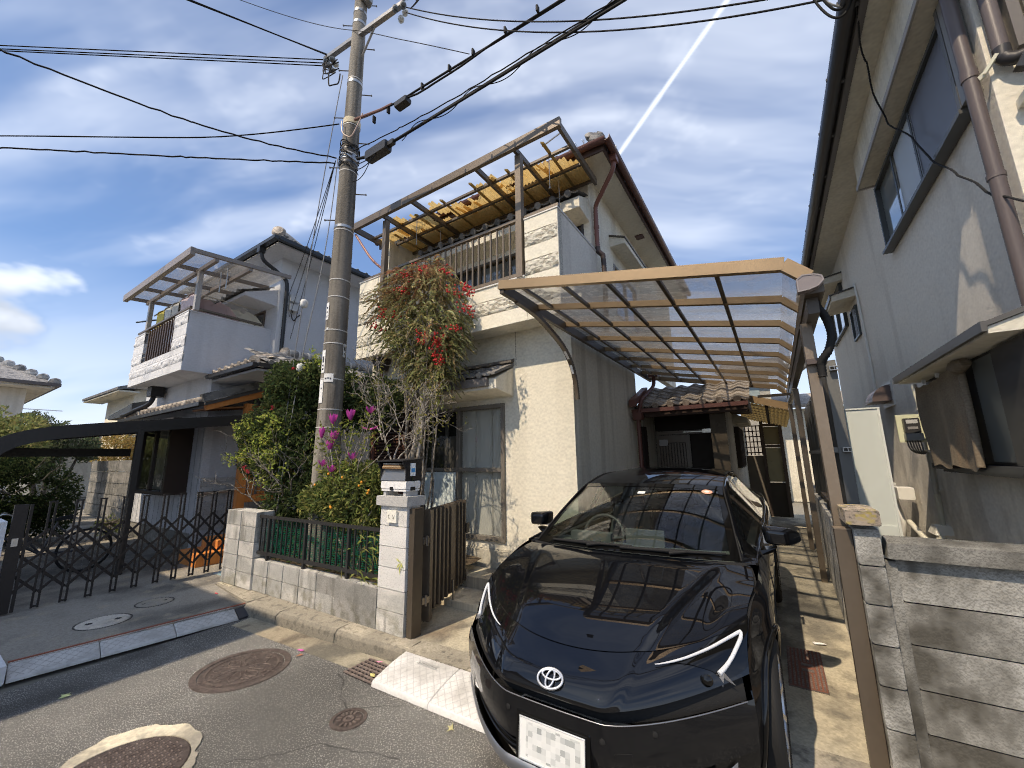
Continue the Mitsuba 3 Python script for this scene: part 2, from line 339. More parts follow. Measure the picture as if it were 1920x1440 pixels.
bsdf('m_orange', pr(proc(wood_c), 0.5))
# car
scene['m_paint'] = {'type': 'twosided', 'b': {'type': 'plastic', 'int_ior': 1.6, 'diffuse_reflectance': rgbv(0.004, 0.0045, 0.006)}}
scene['m_blackgloss'] = {'type': 'twosided', 'b': {'type': 'plastic', 'int_ior': 1.5, 'diffuse_reflectance': rgbv(0.004, 0.004, 0.004)}}
bsdf('m_rubber', pr((0.014, 0.014, 0.014), 0.75, specular=0.3))
scene['m_carglass'] = {'type': 'thindielectric', 'int_ior': 1.52, 'specular_transmittance': rgbv(0.66, 0.74, 0.70)}
scene['m_glass'] = {'type': 'thindielectric', 'int_ior': 1.5, 'specular_transmittance': rgbv(0.86, 0.88, 0.87)}
# carport sheets: smoke-grey polycarbonate with dust and runs
def dust_w(p, n, uv):
    a = fbm(p.x*1.6, p.y*5, p.z*1.6, 4); b = fbm(p.x*20, p.y*34, p.z*20, 3)
    return dr.clip(0.20+0.38*smoothstep(0.4, 0.75, a)*0.6+0.25*smoothstep(0.5, 0.7, b)*0.6, 0, 0.8)
scene['m_poly'] = {'type': 'blendbsdf', 'weight': proc(dust_w), 'a': {'type': 'thindielectric', 'int_ior': 1.5, 'specular_transmittance': rgbv(0.66, 0.67, 0.68)},
                   'b': {'type': 'principledthin', 'base_color': rgbv(0.40, 0.39, 0.37), 'roughness': 0.6, 'diff_trans': 1.0}}
def yel_c(p, n, uv):
    a = fbm(p.x*5, p.y*5, p.z*5, 4); b = fbm(p.x*40, p.y*6, p.z*40, 3)
    return mix(mix((0.80, 0.56, 0.20), (0.88, 0.70, 0.34), a), (0.48, 0.29, 0.08), smoothstep(0.55, 0.8, b)*0.5)*uv.x
bsdf('m_yellow', {'type': 'principledthin', 'base_color': proc(yel_c), 'roughness': 0.5, 'diff_trans': 0.9, 'spec_trans': 0.0, 'eta': 1.4}, two=False)
# iron of the street covers
def iron_c(p, n, uv):
    a = fbm(p.x*20, p.y*20, 1.0, 4); b = fbm(p.x*70, p.y*70, 1.0, 2)
    return mix((0.095, 0.072, 0.062), (0.165, 0.135, 0.118), a)*(0.6+0.7*b)*uv.x
bsdf('m_iron', pr(proc(iron_c), 0.62, metallic=0.3))
# screens of brown sacking
def sack_c(p, n, uv):
    a = fbm(p.y*6, p.z*2.2, 2.0, 4); w = 0.75+0.5*noise(p.y*180, p.z*180, 3.0)
    rust = smoothstep(0.50, 0.72, fbm(p.y*7, p.z*2.0, 9.0, 3))*smoothstep(2.15, 1.75, p.z)
    return mix(mix((0.155, 0.125, 0.09), (0.23, 0.19, 0.14), a), (0.33, 0.21, 0.12), rust*0.6)*w
bsdf('m_sack', pr(proc(sack_c), 0.95, specular=0.05))
# ------------------------------------------------------------------ ground
def struct(name, mesh, mat, **k): return add(name, mesh, mat, kind='structure', **k)
def sheet(poly, z, thick=None):
    mb = MB(); pg = poly if isinstance(poly, Polygon) else Polygon(poly)
    return mb.prism(pg, (0, 0, z-(thick or 0.004)), (1, 0, 0), (0, 1, 0), (0, 0, 1), thick or 0.004)
struct('ground', MB().raw([(-900, -900, -0.03), (900, -900, -0.03), (900, 900, -0.03), (-900, 900, -0.03)], [[0, 1, 2, 3]]), 'm_far', smooth=False)
struct('road', sheet([(-5.62, -40), (40, -40), (40, 3.0), (-5.4, 3.0)], 0.0, 0.02), 'm_asphalt', smooth=False)
struct('gutter_strip', sheet([(-5.30, 2.36), (-3.32, 2.47), (-2.9, 2.40), (0.6, 2.45), (0.6, 2.85), (-5.42, 2.75)], 0.004), 'm_drive', smooth=False, tint=0.75)
# raised yard of the left house, driveway of the middle house
struct('left_yard', sheet([(-30, -12), (-5.80, -12), (-5.80, 0.7), (-5.56, 2.55), (-5.62, 2.78), (-6.9, 2.86), (-6.9, 20), (-30, 20)], 0.10, 0.12), 'm_yard', smooth=False)
drv = MB()
_ys = [2.80, 3.4, 4.2, 5.2, 6.5, 8.0, 13.0]; _zs = [0.12, 0.128, 0.148, 0.18, 0.215, 0.24, 0.27]
for a in range(6):
    drv.hexa([(-6.85, _ys[a], -0.02), (0.9, _ys[a], -0.02), (0.9, _ys[a+1], -0.02), (-6.85, _ys[a+1], -0.02), (-6.85, _ys[a], _zs[a]), (0.9, _ys[a], _zs[a]), (0.9, _ys[a+1], _zs[a+1]), (-6.85, _ys[a+1], _zs[a+1])])
struct('driveway', drv, 'm_drive', smooth=False)
struct('neighbour_yard', BOX(0.44, 3, 3.14, 14, -0.02, 0.16), 'm_drive', smooth=False, tint=0.9)
struct('garden_soil', MB().grid(lambda u, v: (u, v, 0.42+0.10*float(meshkit.fbm(np.array([u*3, v*3, 0.0]), 3))), np.linspace(-6.75, -3.5, 26), np.linspace(2.98, 4.6, 14)), 'm_soil', smooth=True)
# the kerb in front of the garden wall, in cast lengths
kerb = thing('kerb', 'weathered concrete kerb under the garden wall and gate pillar', 'kerb')
labels[kerb] = {'kind': 'structure'}
kx = [-5.56, -4.9, -3.9, -2.95]; ky = [2.585, 2.63, 2.69, 2.755]
for a in range(3):
    g = 0.006
    x0, x1 = kx[a]+g, kx[a+1]-g; y0, y1 = ky[a], ky[a+1]
    P = []
    for k, u in enumerate(np.linspace(0, 1, 15)):
        x = x0+(x1-x0)*u; y = y0+(y1-y0)*u; n = 0.010*(meshkit.fbm(np.array([x*5, 1.0, 2.0]), 3)-0.5)*2
        P.append([(x, y-0.012+n, -0.02), (x, y+n, 0.085), (x, y+0.03+n, 0.118+n*0.5), (x, y+0.12, 0.128), (x, 2.95, 0.128)])
    P = np.array(P)
    mb = MB(); i = (np.arange(4)[None]+np.arange(14)[:, None]*5).ravel()
    mb.raw(P.reshape(-1, 3), np.stack([i, i+5, i+6, i+1], 1))
    for e in (0, 14): mb.raw(np.vstack([P[e], [[P[e][0][0], 2.95, -0.02]]]), [[0, 1, 2], [0, 2, 3], [0, 3, 4], [0, 4, 5]])
    add('kerbstone', mb, 'm_kerb', kerb, smooth=40)
add('kerbstone', MB().hexa([(-6.86, 2.76, -0.02), (-5.57, 2.60, -0.02), (-5.57, 2.95, -0.02), (-6.86, 2.95, -0.02), (-6.86, 2.78, 0.115), (-5.57, 2.62, 0.128), (-5.57, 2.95, 0.128), (-6.86, 2.95, 0.115)], 0.02), 'm_kerb', kerb)
struct('driveway_edge', MB().hexa([(-2.95, 2.73, -0.02), (0.30, 2.84, -0.02), (0.30, 3.15, -0.02), (-2.95, 2.98, -0.02), (-2.95, 2.75, 0.122), (0.30, 2.86, 0.124), (0.30, 3.15, 0.126), (-2.95, 2.98, 0.126)], 0.015), 'm_kerb', tint=1.05)

# ------------------------------------------------------------------ garden wall of concrete blocks
random.seed(3)
gw = thing('garden_block_wall', 'low grey concrete block wall with a taller block pier at its left end, under the black garden railing', 'block wall')
def block(par, x0, x1, y0, y1, z0, z1, mat='m_block', tint=1.0, ch=0.006, name='block'):
    j = 0.0035; t = tint*(0.9+0.2*random.random()); o = 0.003*(random.random()-0.5)
    add(name, BOX(x0+j, x1-j, y0+o, y1, z0+j, z1-j, ch), mat, par, smooth=30, tint=t)
def yl(x): return 2.86+0.018*(x+6.83)                     # the wall line turns slightly to the house
for c in range(2):
    for k in range(7):
        x = -6.02+k*0.3543
        if k == 6 : pass
        block(gw, x, x+0.3543, yl(x), yl(x)+0.10, 0.128+c*0.195, 0.128+(c+1)*0.195)
for c in range(5):
    z = 0.128+c*0.198
    for k in range(2):
        x = -6.86+k*0.42
        block(gw, x, x+0.42, yl(x)-0.02, yl(x)+0.22, z, z+0.198)
add('mortar', MB().box(-6.85, -3.55, 2.90, 2.965, 0.10, 0.505).box(-6.845, -6.03, 2.865, 3.05, 0.10, 1.10), 'm_block', gw, tint=0.6)
add('side_wall', BOX(-6.86, -6.74, 3.09, 6.2, 0.0, 1.02), 'm_block', gw, tint=0.55)
# gate pillar
gp = thing('gate_pillar', 'pale granite-faced block gate pillar with a flat cap and a nameplate, carrying the letterboxes', 'gate pillar')
px0, px1, py0, py1 = -3.545, -3.145, 2.90, 3.08
for c in range(6):
    z = 0.128+c*0.200
    block(gp, px0, px1, py0+0.004*(c % 2), py1, z, z+0.200, 'm_block' if c < 2 else 'm_granite', 1.12 if c < 2 else 1.0)
add('cap', BOX(px0-0.03, px1+0.035, py0-0.035, py1+0.03, 1.330, 1.425, 0.008), 'm_granite', gp, tint=0.72, label='flat grey stone cap of the gate pillar')
npl = add('nameplate', BOX(-3.415, -3.275, 2.876, 2.896, 1.165, 1.285, 0.004), 'm_matte', gp, rgb=(0.72, 0.70, 0.62), label='small cream nameplate with worn dark characters')
mb = MB()
for (x, z, w, h, a) in ((-3.385, 1.235, 0.030, 0.004, 0.3), (-3.385, 1.222, 0.005, 0.045, 0.1), (-3.378, 1.205, 0.018, 0.004, -0.4), (-3.325, 1.225, 0.004, 0.04, 0.5), (-3.308, 1.22, 0.004, 0.045, -0.4), (-3.317, 1.212, 0.024, 0.004, 0.1)):
    dx, dz = math.cos(a), math.sin(a)
    mb.beam((x-w/2*dx, 2.8755, z-w/2*dz), (x+w/2*dx, 2.8755, z+w/2*dz), 0.002, h, (0, 0, 1)) if w > h else mb.beam((x+dz*h/2, 2.8755, z-h/2*dx), (x-dz*h/2, 2.8755, z+h/2*dx), 0.002, w, (1, 0, 0))
add('characters', mb, 'm_matte', npl, rgb=(0.12, 0.11, 0.10), smooth=False)
# letterboxes on the pillar
wb = thing('white_letterbox', 'flat white plastic box with black catches on top of the gate pillar cap', 'box')
add('body', MB().box(-3.525, -3.155, 2.885, 3.07, 1.475, 1.495, 0.004).box(-3.530, -3.150, 2.878, 3.075, 1.500, 1.575, 0.012), 'm_satin', wb, rgb=(0.74, 0.74, 0.73))
for a in (0.37, 0.93): pass
for a in ((-3.36, 2.876, 0), (-3.149, 2.97, 1)):
    add('catch', BOX(a[0]-0.02, a[0]+0.02, a[1]-0.008, a[1]+0.004, 1.482, 1.518, 0.002) if not a[2] else BOX(a[0]-0.004, a[0]+0.006, a[1]-0.03, a[1]+0.03, 1.482, 1.518, 0.002), 'm_satin', wb, rgb=(0.02, 0.02, 0.02))
for x in (-3.49, -3.19): add('foot', BOX(x-0.02, x+0.02, 2.90, 3.06, 1.426, 1.474), 'm_matte', wb, rgb=(0.45, 0.45, 0.44))
bb = thing('black_letterbox', 'black metal letterbox with a sloping hood, full of papers, topmost on the gate pillar', 'letterbox')
def side_poly(s): return [(0, 0), (0.21, 0), (0.21, 0.215), (-0.045, 0.205), (-0.045, 0.165), (-0.004, 0.12)]
for x in (-3.545, -3.165): add('side_panel', MB().prism(side_poly(0), (x, 2.88, 1.578), (0, 1, 0), (0, 0, 1), (1, 0, 0), 0.012), 'm_satin', bb, rgb=(0.018, 0.018, 0.02), smooth=False)
add('hood', MB().hexa([(-3.555, 2.825, 1.775), (-3.143, 2.825, 1.775), (-3.143, 3.10, 1.795), (-3.555, 3.10, 1.795), (-3.555, 2.825, 1.785), (-3.143, 2.825, 1.785), (-3.143, 3.10, 1.805), (-3.555, 3.10, 1.805)], 0.003), 'm_satin', bb, rgb=(0.02, 0.02, 0.022))
add('floor', BOX(-3.533, -3.165, 2.88, 3.09, 1.578, 1.59), 'm_satin', bb, rgb=(0.02, 0.02, 0.02))
add('back', BOX(-3.533, -3.165, 3.078, 3.09, 1.59, 1.79), 'm_satin', bb, rgb=(0.02, 0.02, 0.02))
add('front_flap', MB().hexa([(-3.53, 2.872, 1.582), (-3.165, 2.872, 1.582), (-3.165, 2.885, 1.582), (-3.53, 2.885, 1.582), (-3.53, 2.905, 1.70), (-3.165, 2.905, 1.70), (-3.165, 2.918, 1.70), (-3.53, 2.918, 1.70)], 0.003), 'm_metal', bb, rgb=(0.42, 0.43, 0.44), label='brushed grey flap of the letterbox')
ps = thing('letter_bundle', 'bundle of brown envelopes stuck in the black letterbox', 'papers')
for k in range(4): add('envelope', MB().hexa([(-3.50+0.01*k, 2.86-0.004*k, 1.708+0.014*k), (-3.21-0.012*k, 2.86, 1.704+0.014*k), (-3.21-0.012*k, 3.06, 1.712+0.013*k), (-3.50+0.01*k, 3.06, 1.712+0.013*k)]+[(-3.50+0.01*k, 2.86-0.004*k, 1.716+0.014*k), (-3.21-0.012*k, 2.86, 1.712+0.014*k), (-3.21-0.012*k, 3.06, 1.72+0.013*k), (-3.50+0.01*k, 3.06, 1.72+0.013*k)]), 'm_matte', ps, rgb=[(0.36, 0.22, 0.11), (0.48, 0.38, 0.25), (0.33, 0.2, 0.1), (0.55, 0.5, 0.42)][k], smooth=False)
stk = add('sticker', MB().prism(sbox(0, 0, 0.055, 0.115).buffer(0.008), (-3.1515, 2.94, 1.635), (0, 1, 0), (0, 0, 1), (1, 0, 0), 0.0015), 'm_satin', bb, rgb=(0.80, 0.84, 0.86), smooth=False, label='white and blue sticker on the side of the letterbox')
add('print', BOX(-3.1499, -3.1485, 2.945, 2.993, 1.665, 1.705), 'm_satin', stk, rgb=(0.08, 0.30, 0.62), smooth=False)
# railing and green net
fr = thing('garden_railing', 'black iron railing on the low block wall in front of the garden', 'railing')
def yr(x): return yl(x)+0.03
for z, h in ((1.065, 0.035), (0.60, 0.04)): add('rail', BEAM((-6.02, yr(-6.02), z), (-3.56, yr(-3.56), z), 0.03, h, ch=0.004), 'm_satin', fr, rgb=(0.03, 0.029, 0.028))
for k in range(24):
    x = -5.98+k*(2.40/23); w = 0.034 if k in (2, 10, 18) else 0.016
    add('post' if w > 0.02 else 'bar', BOX(x-w/2, x+w/2, yr(x)-w/2, yr(x)+w/2, 0.52 if w > 0.02 else 0.61, 1.055), 'm_satin', fr, rgb=(0.032, 0.031, 0.03))
net = MB()
for k in range(21):
    z = 0.56+k*0.024
    net.tube([(x, yr(x)+0.055+0.012*math.sin(x*9+k*0.7), z+0.006*math.sin(x*31+k)) for x in np.linspace(-5.97, -3.6, 60)], 0.0023, 4, False)
for k in range(70):
    x = -5.97+k*(2.36/69)
    net.tube([(x+0.006*math.sin(z*40+k), yr(x)+0.055+0.012*math.sin(x*9+(z-0.56)/0.024*0.7), z) for z in np.linspace(0.56, 1.045, 8)], 0.0018, 4, False)
add('garden_net', net, 'm_satin', rgb=(0.006, 0.145, 0.088), label='green plastic mesh hung behind the black garden railing', cat='net', smooth=True)
# brown gate post + folding gate
gpost = thing('brown_gate_post', 'tall dark brown aluminium post beside the granite gate pillar', 'post')
add('shaft', BOX(-3.132, -3.062, 2.925, 3.05, 0.12, 1.31, 0.004), 'm_bronze', gpost, tint=0.42)
fg = thing('folding_gate', 'dark brown slatted aluminium gate folded back towards the house, near the letterboxes', 'gate')
a0, a1 = np.array([-3.12, 3.19]), np.array([-3.50, 4.22]); dd = norm(a1-a0); nn = np.array([dd[1], -dd[0]])
Lg = np.linalg.norm(a1-a0)
pos = [0.0]+list(np.linspace(0.115, 0.52, 8))+[0.62]+list(np.linspace(0.76, 1.06, 6))
for k, s in enumerate(pos):
    c = a0+dd*s; wide = {0: 0.075, 9: 0.125}.get(k, 0.036); zb = 0.20 if k in (0,) else 0.26+0.03*(k % 2); zt = 1.27
    o = nn*(0.012 if k % 2 else -0.012)
    p = np.array([c[0]+o[0], c[1]+o[1], zb]); q = np.array([p[0], p[1], zt])
    t3 = np.array([dd[0], dd[1], 0])*wide/2; n3 = np.array([nn[0], nn[1], 0])*(0.045 if k == 0 else 0.02)
    cs = [p-t3-n3, p+t3-n3, p+t3+n3, p-t3+n3]; cs += [c_+np.array([0, 0, zt-zb]) for c_ in cs]
    add('slat', MB().hexa(cs, 0.003), 'm_bronze', fg, tint=0.45)
for z in (0.30, 1.245):
    mb = MB(); s3 = np.array([nn[0], nn[1], 0])*-0.05
    mb.beam(np.r_[a0+dd*0.05, z]+s3, np.r_[a1, z]+s3, 0.03, 0.045); add('rail', mb, 'm_bronze', fg, tint=0.4)
for s, zb in ((0.60, 0.14), (1.07, 0.16)):
    c = a0+dd*s+nn*0.045; add('drop_bolt', MB().tube([(c[0], c[1], zb+0.02), (c[0], c[1], 0.42)], 0.010, 8).lathe([(0.0, 0), (0.018, 0.004), (0.02, 0.04), (0.012, 0.05)], (c[0], c[1], zb), n=10), 'm_metal', fg, rgb=(0.28, 0.27, 0.26))
c = a0+dd*1.08+nn*0.03; add('latch', BOX(c[0]-0.03, c[0]+0.035, c[1]-0.03, c[1]+0.03, 0.86, 0.98, 0.006), 'm_satin', fg, rgb=(0.03, 0.027, 0.025))
for z in (0.42, 0.98): add('hinge', MB().box(-3.11, -3.055, 3.052, 3.15, z-0.03, z+0.03, 0.004).tube([(-3.055, 3.10, z-0.05), (-3.055, 3.10, z+0.05)], 0.011, 8), 'm_metal', fg, rgb=(0.24, 0.22, 0.20))

# ------------------------------------------------------------------ ramps at the kerbs
def ramp_c(p, n, uv):
    u, v = uv.x/0.036, uv.y/0.036
    k = dr.abs(u-v-2*dr.floor((u-v)/2)-1); m = dr.abs(u+v-2*dr.floor((u+v)/2)-1)
    line = dr.maximum(smoothstep(0.80, 0.95, k), smoothstep(0.80, 0.95, m))
    inside = smoothstep(0.045, 0.05, uv.y)*smoothstep(0.385, 0.38, uv.y)
    g = fbm(p.x*60, p.y*60, p.z*60, 3); a = fbm(p.x*7, p.y*7, p.z*7, 3)
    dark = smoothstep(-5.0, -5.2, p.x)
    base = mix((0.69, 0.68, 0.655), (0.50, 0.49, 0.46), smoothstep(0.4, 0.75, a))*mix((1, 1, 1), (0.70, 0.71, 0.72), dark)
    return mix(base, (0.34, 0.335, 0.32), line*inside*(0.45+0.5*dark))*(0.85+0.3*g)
def ramp_b(p, n, uv):
    u, v = uv.x/0.036, uv.y/0.036
    k = dr.abs(u-v-2*dr.floor((u-v)/2)-1); m = dr.abs(u+v-2*dr.floor((u+v)/2)-1)
    inside = smoothstep(0.045, 0.05, uv.y)*smoothstep(0.385, 0.38, uv.y)
    return -0.0025*dr.maximum(smoothstep(0.7, 0.95, k), smoothstep(0.7, 0.95, m))*inside+0.0006*fbm(p.x*120, p.y*120, p.z*120, 2)
bsdf('m_ramp', bump(pr(proc(ramp_c), 0.55, specular=0.35), ramp_b, 1.0))
def ramp(p0, along, length, back, prof, name, label, group, rgb=None, mat='m_ramp'):
    t = thing(name, label, 'kerb ramp', group); along, back = norm(along), norm(back)
    s = np.r_[0, np.cumsum(np.linalg.norm(np.diff(np.array(prof), axis=0), axis=1))]
    V, U = [], []
    xs = [0.0, 0.008]+list(np.linspace(0.03, length-0.03, 8))+[length-0.008, length]
    for x in xs:
        inset = 0.006 if x in (xs[0], xs[-1]) else 0.0
        for (b, z), q in zip(prof, s):
            P = np.asarray(p0)+along*x+back*b+np.array([0, 0, max(z-inset*(z > 0.01), 0.0)]); V.append(P); U.append((x, q))
    n = len(prof); i = (np.arange(n-1)[None]+np.arange(len(xs)-1)[:, None]*n).ravel()
    f = [tuple(r) for r in np.stack([i, i+n, i+n+1, i+1], 1)]
    mb = MB().raw(V, f); uv = list(U)
    for e, fl in ((0, 0), (len(xs)-1, 1)):
        ring = np.array(V[e*n:(e+1)*n]+[np.asarray(V[e*n+n-1])*np.array([1, 1, 0])])
        mb.raw(np.vstack([ring, ring.mean(0)[None]]), [[k, (k+1) % (n+1), n+1] for k in range(n+1)]); uv += [(0, 0.0)]*(n+2)
    m = mb.mesh()
    if mat == 'm_ramp': add('body', m, mat, t, uv=np.array(uv), smooth=True)
    else: add('body', m, mat, t, rgb=rgb, smooth=30)
    return t
PR = [(0, 0.0), (0.002, 0.032), (0.012, 0.045), (0.03, 0.052), (0.08, 0.067), (0.15, 0.086), (0.22, 0.102), (0.30, 0.115), (0.35, 0.120), (0.365, 0.121), (0.372, 0.112), (0.372, 0.0)]
d1 = (1, 0.028, 0)
for k, lb in enumerate(('white plastic kerb ramp left of the black car, nearest the drain grate', 'white plastic kerb ramp just left of the car bumper, joined to the first', 'white plastic kerb ramp under the nose of the car', 'white plastic kerb ramp under the right side of the car', 'white plastic kerb ramp beyond the car by the brown post')):
    t = ramp(np.array([-2.92, 2.375, 0.006])+np.array(d1)*k*0.605, d1, 0.60, (-0.028, 1, 0), PR, 'white_kerb_ramp', lb, None)
    if k == 0:
        mb = MB()
        for x, y, w, h in ((-2.70, 2.652, 0.22, 0.003), (-2.70, 2.692, 0.22, 0.003)): mb.box(x, x+w, y, y+h, 0.118, 0.1265)
        for q in range(9):
            x = -2.685+q*0.023; mb.box(x, x+0.003, 2.66, 2.687, 0.118, 0.1265)
            if q % 2: mb.box(x, x+0.014, 2.67+0.004*(q % 3), 2.673+0.004*(q % 3), 0.118, 0.1265)
        add('embossed_mark', mb, 'm_matte', t, rgb=(0.42, 0.42, 0.40), smooth=False)
# the left yard's ramps (grey, with a red-brown joint) along the road edge
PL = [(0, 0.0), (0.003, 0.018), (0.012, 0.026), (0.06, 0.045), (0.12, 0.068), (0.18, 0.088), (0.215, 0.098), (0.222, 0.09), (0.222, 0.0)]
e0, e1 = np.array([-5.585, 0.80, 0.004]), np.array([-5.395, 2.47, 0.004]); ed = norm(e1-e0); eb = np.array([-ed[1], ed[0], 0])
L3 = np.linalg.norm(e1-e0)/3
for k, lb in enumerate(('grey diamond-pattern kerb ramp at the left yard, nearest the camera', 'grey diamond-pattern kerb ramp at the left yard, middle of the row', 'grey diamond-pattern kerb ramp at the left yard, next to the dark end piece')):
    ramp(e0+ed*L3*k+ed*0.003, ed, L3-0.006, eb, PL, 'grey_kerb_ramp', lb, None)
t = thing('ramp_end_piece', 'dark grey tapered rubber end piece of the left kerb ramp', 'kerb ramp')
q = e1+ed*0.004; q2 = q+ed*0.155
pts = [q, q+eb*0.222, q+np.array([0, 0, 0.018]), q+eb*0.215+np.array([0, 0, 0.098]), q2+eb*0.05, q2+eb*0.222, q2+eb*0.05+np.array([0, 0, 0.012]), q2+eb*0.215+np.array([0, 0, 0.095])]
add('body', trimesh.convex.convex_hull(np.array(pts)), 'm_matte', t, rgb=(0.05, 0.05, 0.055))
rj = thing('red_joint_strip', 'thin red-brown strip along the top of the left kerb ramps', 'strip')
add('strip', MB().beam(e0+eb*0.236+np.array([0, 0, 0.098]), e1+ed*0.16+eb*0.236+np.array([0, 0, 0.099]), 0.022, 0.012), 'm_matte', rj, rgb=(0.26, 0.085, 0.05))
# ------------------------------------------------------------------ covers, grate, litter
def disc(c, r, z0, z1, n=48): return MB().lathe([(0, z1), (r-0.006, z1), (r, z1-0.004), (r, z0)], (c[0], c[1], 0), n=n)
def ring(c, r0, r1, z0, z1, n=48): return MB().lathe([(r0, z0), (r0, z1), (r1, z1), (r1, z0)], (c[0], c[1], 0), n=n)
c = (-4.14, 1.97)
mh = thing('large_manhole_cover', 'large rust-brown round manhole cover with a worn flower relief in the asphalt', 'manhole cover')
add('rim', ring(c, 0.325, 0.375, -0.01, 0.007), 'm_iron', mh); add('lid', disc(c, 0.318, -0.01, 0.004), 'm_iron', mh, tint=0.85)
mb = MB(); mb.lathe([(0.265, 0.003), (0.265, 0.009), (0.28, 0.009), (0.28, 0.003)], (c[0], c[1], 0), n=48)
rr = np.random.default_rng(5)
for k in range(8):                                                    # petals
    for s in (-1, 1):
        P = [(c[0]+r*math.cos(k*math.pi/4+s*w), c[1]+r*math.sin(k*math.pi/4+s*w), 0.0055) for r, w in zip(np.linspace(0.05, 0.23, 9), 0.30*np.sin(np.linspace(0, 1, 9)*math.pi))]
        mb.tube(P, 0.0040, 5)
for k in range(70):
    r = 0.05+0.26*math.sqrt(rr.random()); a = rr.random()*6.283; mb.box(c[0]+r*math.cos(a)-0.012, c[0]+r*math.cos(a)+0.012, c[1]+r*math.sin(a)-0.007, c[1]+r*math.sin(a)+0.007, 0.003, 0.0075)
add('relief', mb, 'm_iron', mh, tint=1.15, smooth=False)
c = (-3.42, 1.00)
mk = thing('chequered_manhole_cover', 'round purple-brown manhole cover with a tread pattern, ringed by pale mortar at the bottom edge', 'manhole cover')
an = np.linspace(0, 2*math.pi, 90, endpoint=False)
rad = 0.43+0.07*np.sin(an*2+2.2)+0.10*(meshkit.fbm(np.stack([np.cos(an)*2.2, np.sin(an)*2.2, an*0], 1), 3, 4)-0.5)+0.04*(meshkit.noise(np.stack([np.cos(an)*9, np.sin(an)*9, an*0], 1), 4)-0.5)
pg = Polygon(np.stack([c[0]+rad*np.cos(an), c[1]+rad*np.sin(an)], 1))
add('mortar_ring', sheet(pg.difference(Polygon(np.stack([c[0]+0.335*np.cos(an), c[1]+0.335*np.sin(an)], 1))), 0.009, 0.02), 'm_drive', mk, tint=1.55, smooth=False, label='cracked pale mortar ring around the cover')
add('lid', disc(c, 0.33, -0.01, 0.010), 'm_iron', mk, tint=0.8)
mb = MB()
for i in range(-9, 10):
    for j in range(-13, 14):
        x, y = i*0.034, j*0.024
        if x*x+y*y > 0.295**2: continue
        s = (i+j) % 2
        mb.box(c[0]+x-(0.012 if s else 0.003), c[0]+x+(0.012 if s else 0.003), c[1]+y-(0.003 if s else 0.009), c[1]+y+(0.003 if s else 0.009), 0.009, 0.0135)
add('tread', mb, 'm_iron', mk, tint=1.7, smooth=False, kind='stuff')
c = (-2.72, 2.03)
mw = thing('small_water_cover', 'small round brown valve cover with a ring of raised marks in the road', 'manhole cover')
add('rim', ring(c, 0.10, 0.125, -0.01, 0.006), 'm_iron', mw, tint=0.9); add('lid', disc(c, 0.097, -0.01, 0.003), 'm_iron', mw, tint=0.7)
mb = MB().lathe([(0.018, 0.002), (0.018, 0.008), (0.036, 0.008), (0.036, 0.002)], (c[0], c[1], 0), n=24)
for k in range(14):
    if k in (3, 10): continue
    a = k/14*6.283; mb.beam((c[0]+0.05*math.cos(a), c[1]+0.05*math.sin(a), 0.005), (c[0]+0.084*math.cos(a), c[1]+0.084*math.sin(a), 0.005), 0.014, 0.007)
add('relief', mb, 'm_iron', mw, tint=1.35, smooth=False)
for (x, y, r, nm, lb, tn) in ((-6.36, 1.54, 0.215, 'yard_cover', 'pale round concrete drain cover in the left yard, nearer the ramp', 1.9), (-6.66, 2.06, 0.17, 'yard_cover', 'dark round drain cover in the left yard, farther from the ramp', 1.0)):
    t = thing(nm, lb, 'drain cover')
    add('lid', disc((x, y), r, 0.08, 0.106), 'm_yard', t, tint=tn); add('rim', ring((x, y), r+0.008, r+0.02, 0.08, 0.103), 'm_matte', t, rgb=(0.05, 0.048, 0.045))
    if tn > 1.5:
        for s in (-1, 1): add('handle_slot', ring((x+0.03*s, y+0.11*s), 0.0, 0.032, 0.1, 0.1075, 12), 'm_matte', t, rgb=(0.03, 0.03, 0.03))
    else:
        for s in (-1, 1): add('handle_slot', ring((x+0.02*s, y+0.10*s), 0.0, 0.018, 0.1, 0.1075, 12), 'm_matte', t, rgb=(0.03, 0.03, 0.03))
gt = thing('drain_grate', 'steel gutter grating in the concrete strip by the white kerb ramp', 'drain grate')
gp0 = np.array([-3.30, 2.40]); gx = norm(np.array([1, 0.0])); gy = np.array([0.0, 1.0])
add('pit', BOX(-3.31, -2.93, 2.39, 2.665, 0.0045, 0.0075), 'm_matte', gt, rgb=(0.012, 0.012, 0.011), smooth=False)
for k in range(7): add('bar', BOX(-3.31, -2.93, 2.395+k*0.043, 2.395+k*0.043+0.014, 0.006, 0.018), 'm_iron', gt, tint=2.0, smooth=False)
for k in range(9): add('cross_bar', BOX(-3.305+k*0.045, -3.297+k*0.045, 2.395, 2.665, 0.005, 0.0155), 'm_iron', gt, tint=1.9, smooth=False)
lid = thing('meter_box_lid', 'rusty red-brown rectangular meter box lid beside the right side of the car', 'meter lid')
def onfloor(mb, up):
    m = mb.mesh(); v = m.vertices.copy(); v[:, 2] += np.interp(v[:, 1], _ys, _zs)+up; return trimesh.Trimesh(v, m.faces, process=False)
add('frame', onfloor(MB().box(-0.10, 0.135, 3.80, 4.46, 0.0, 0.006), 0.0), 'm_iron', lid, tint=1.2, smooth=False)
mb = MB()
for i in range(9):
    for j in range(22):
        if 8 <= j <= 13 and 3 <= i <= 6: continue
        mb.box(-0.092+i*0.025, -0.078+i*0.025, 3.82+j*0.0285, 3.837+j*0.0285, 0.0, 0.005)
mb.box(-0.01, 0.07, 4.06, 4.10, 0.0, 0.006).box(-0.01, 0.07, 4.15, 4.19, 0.0, 0.006)
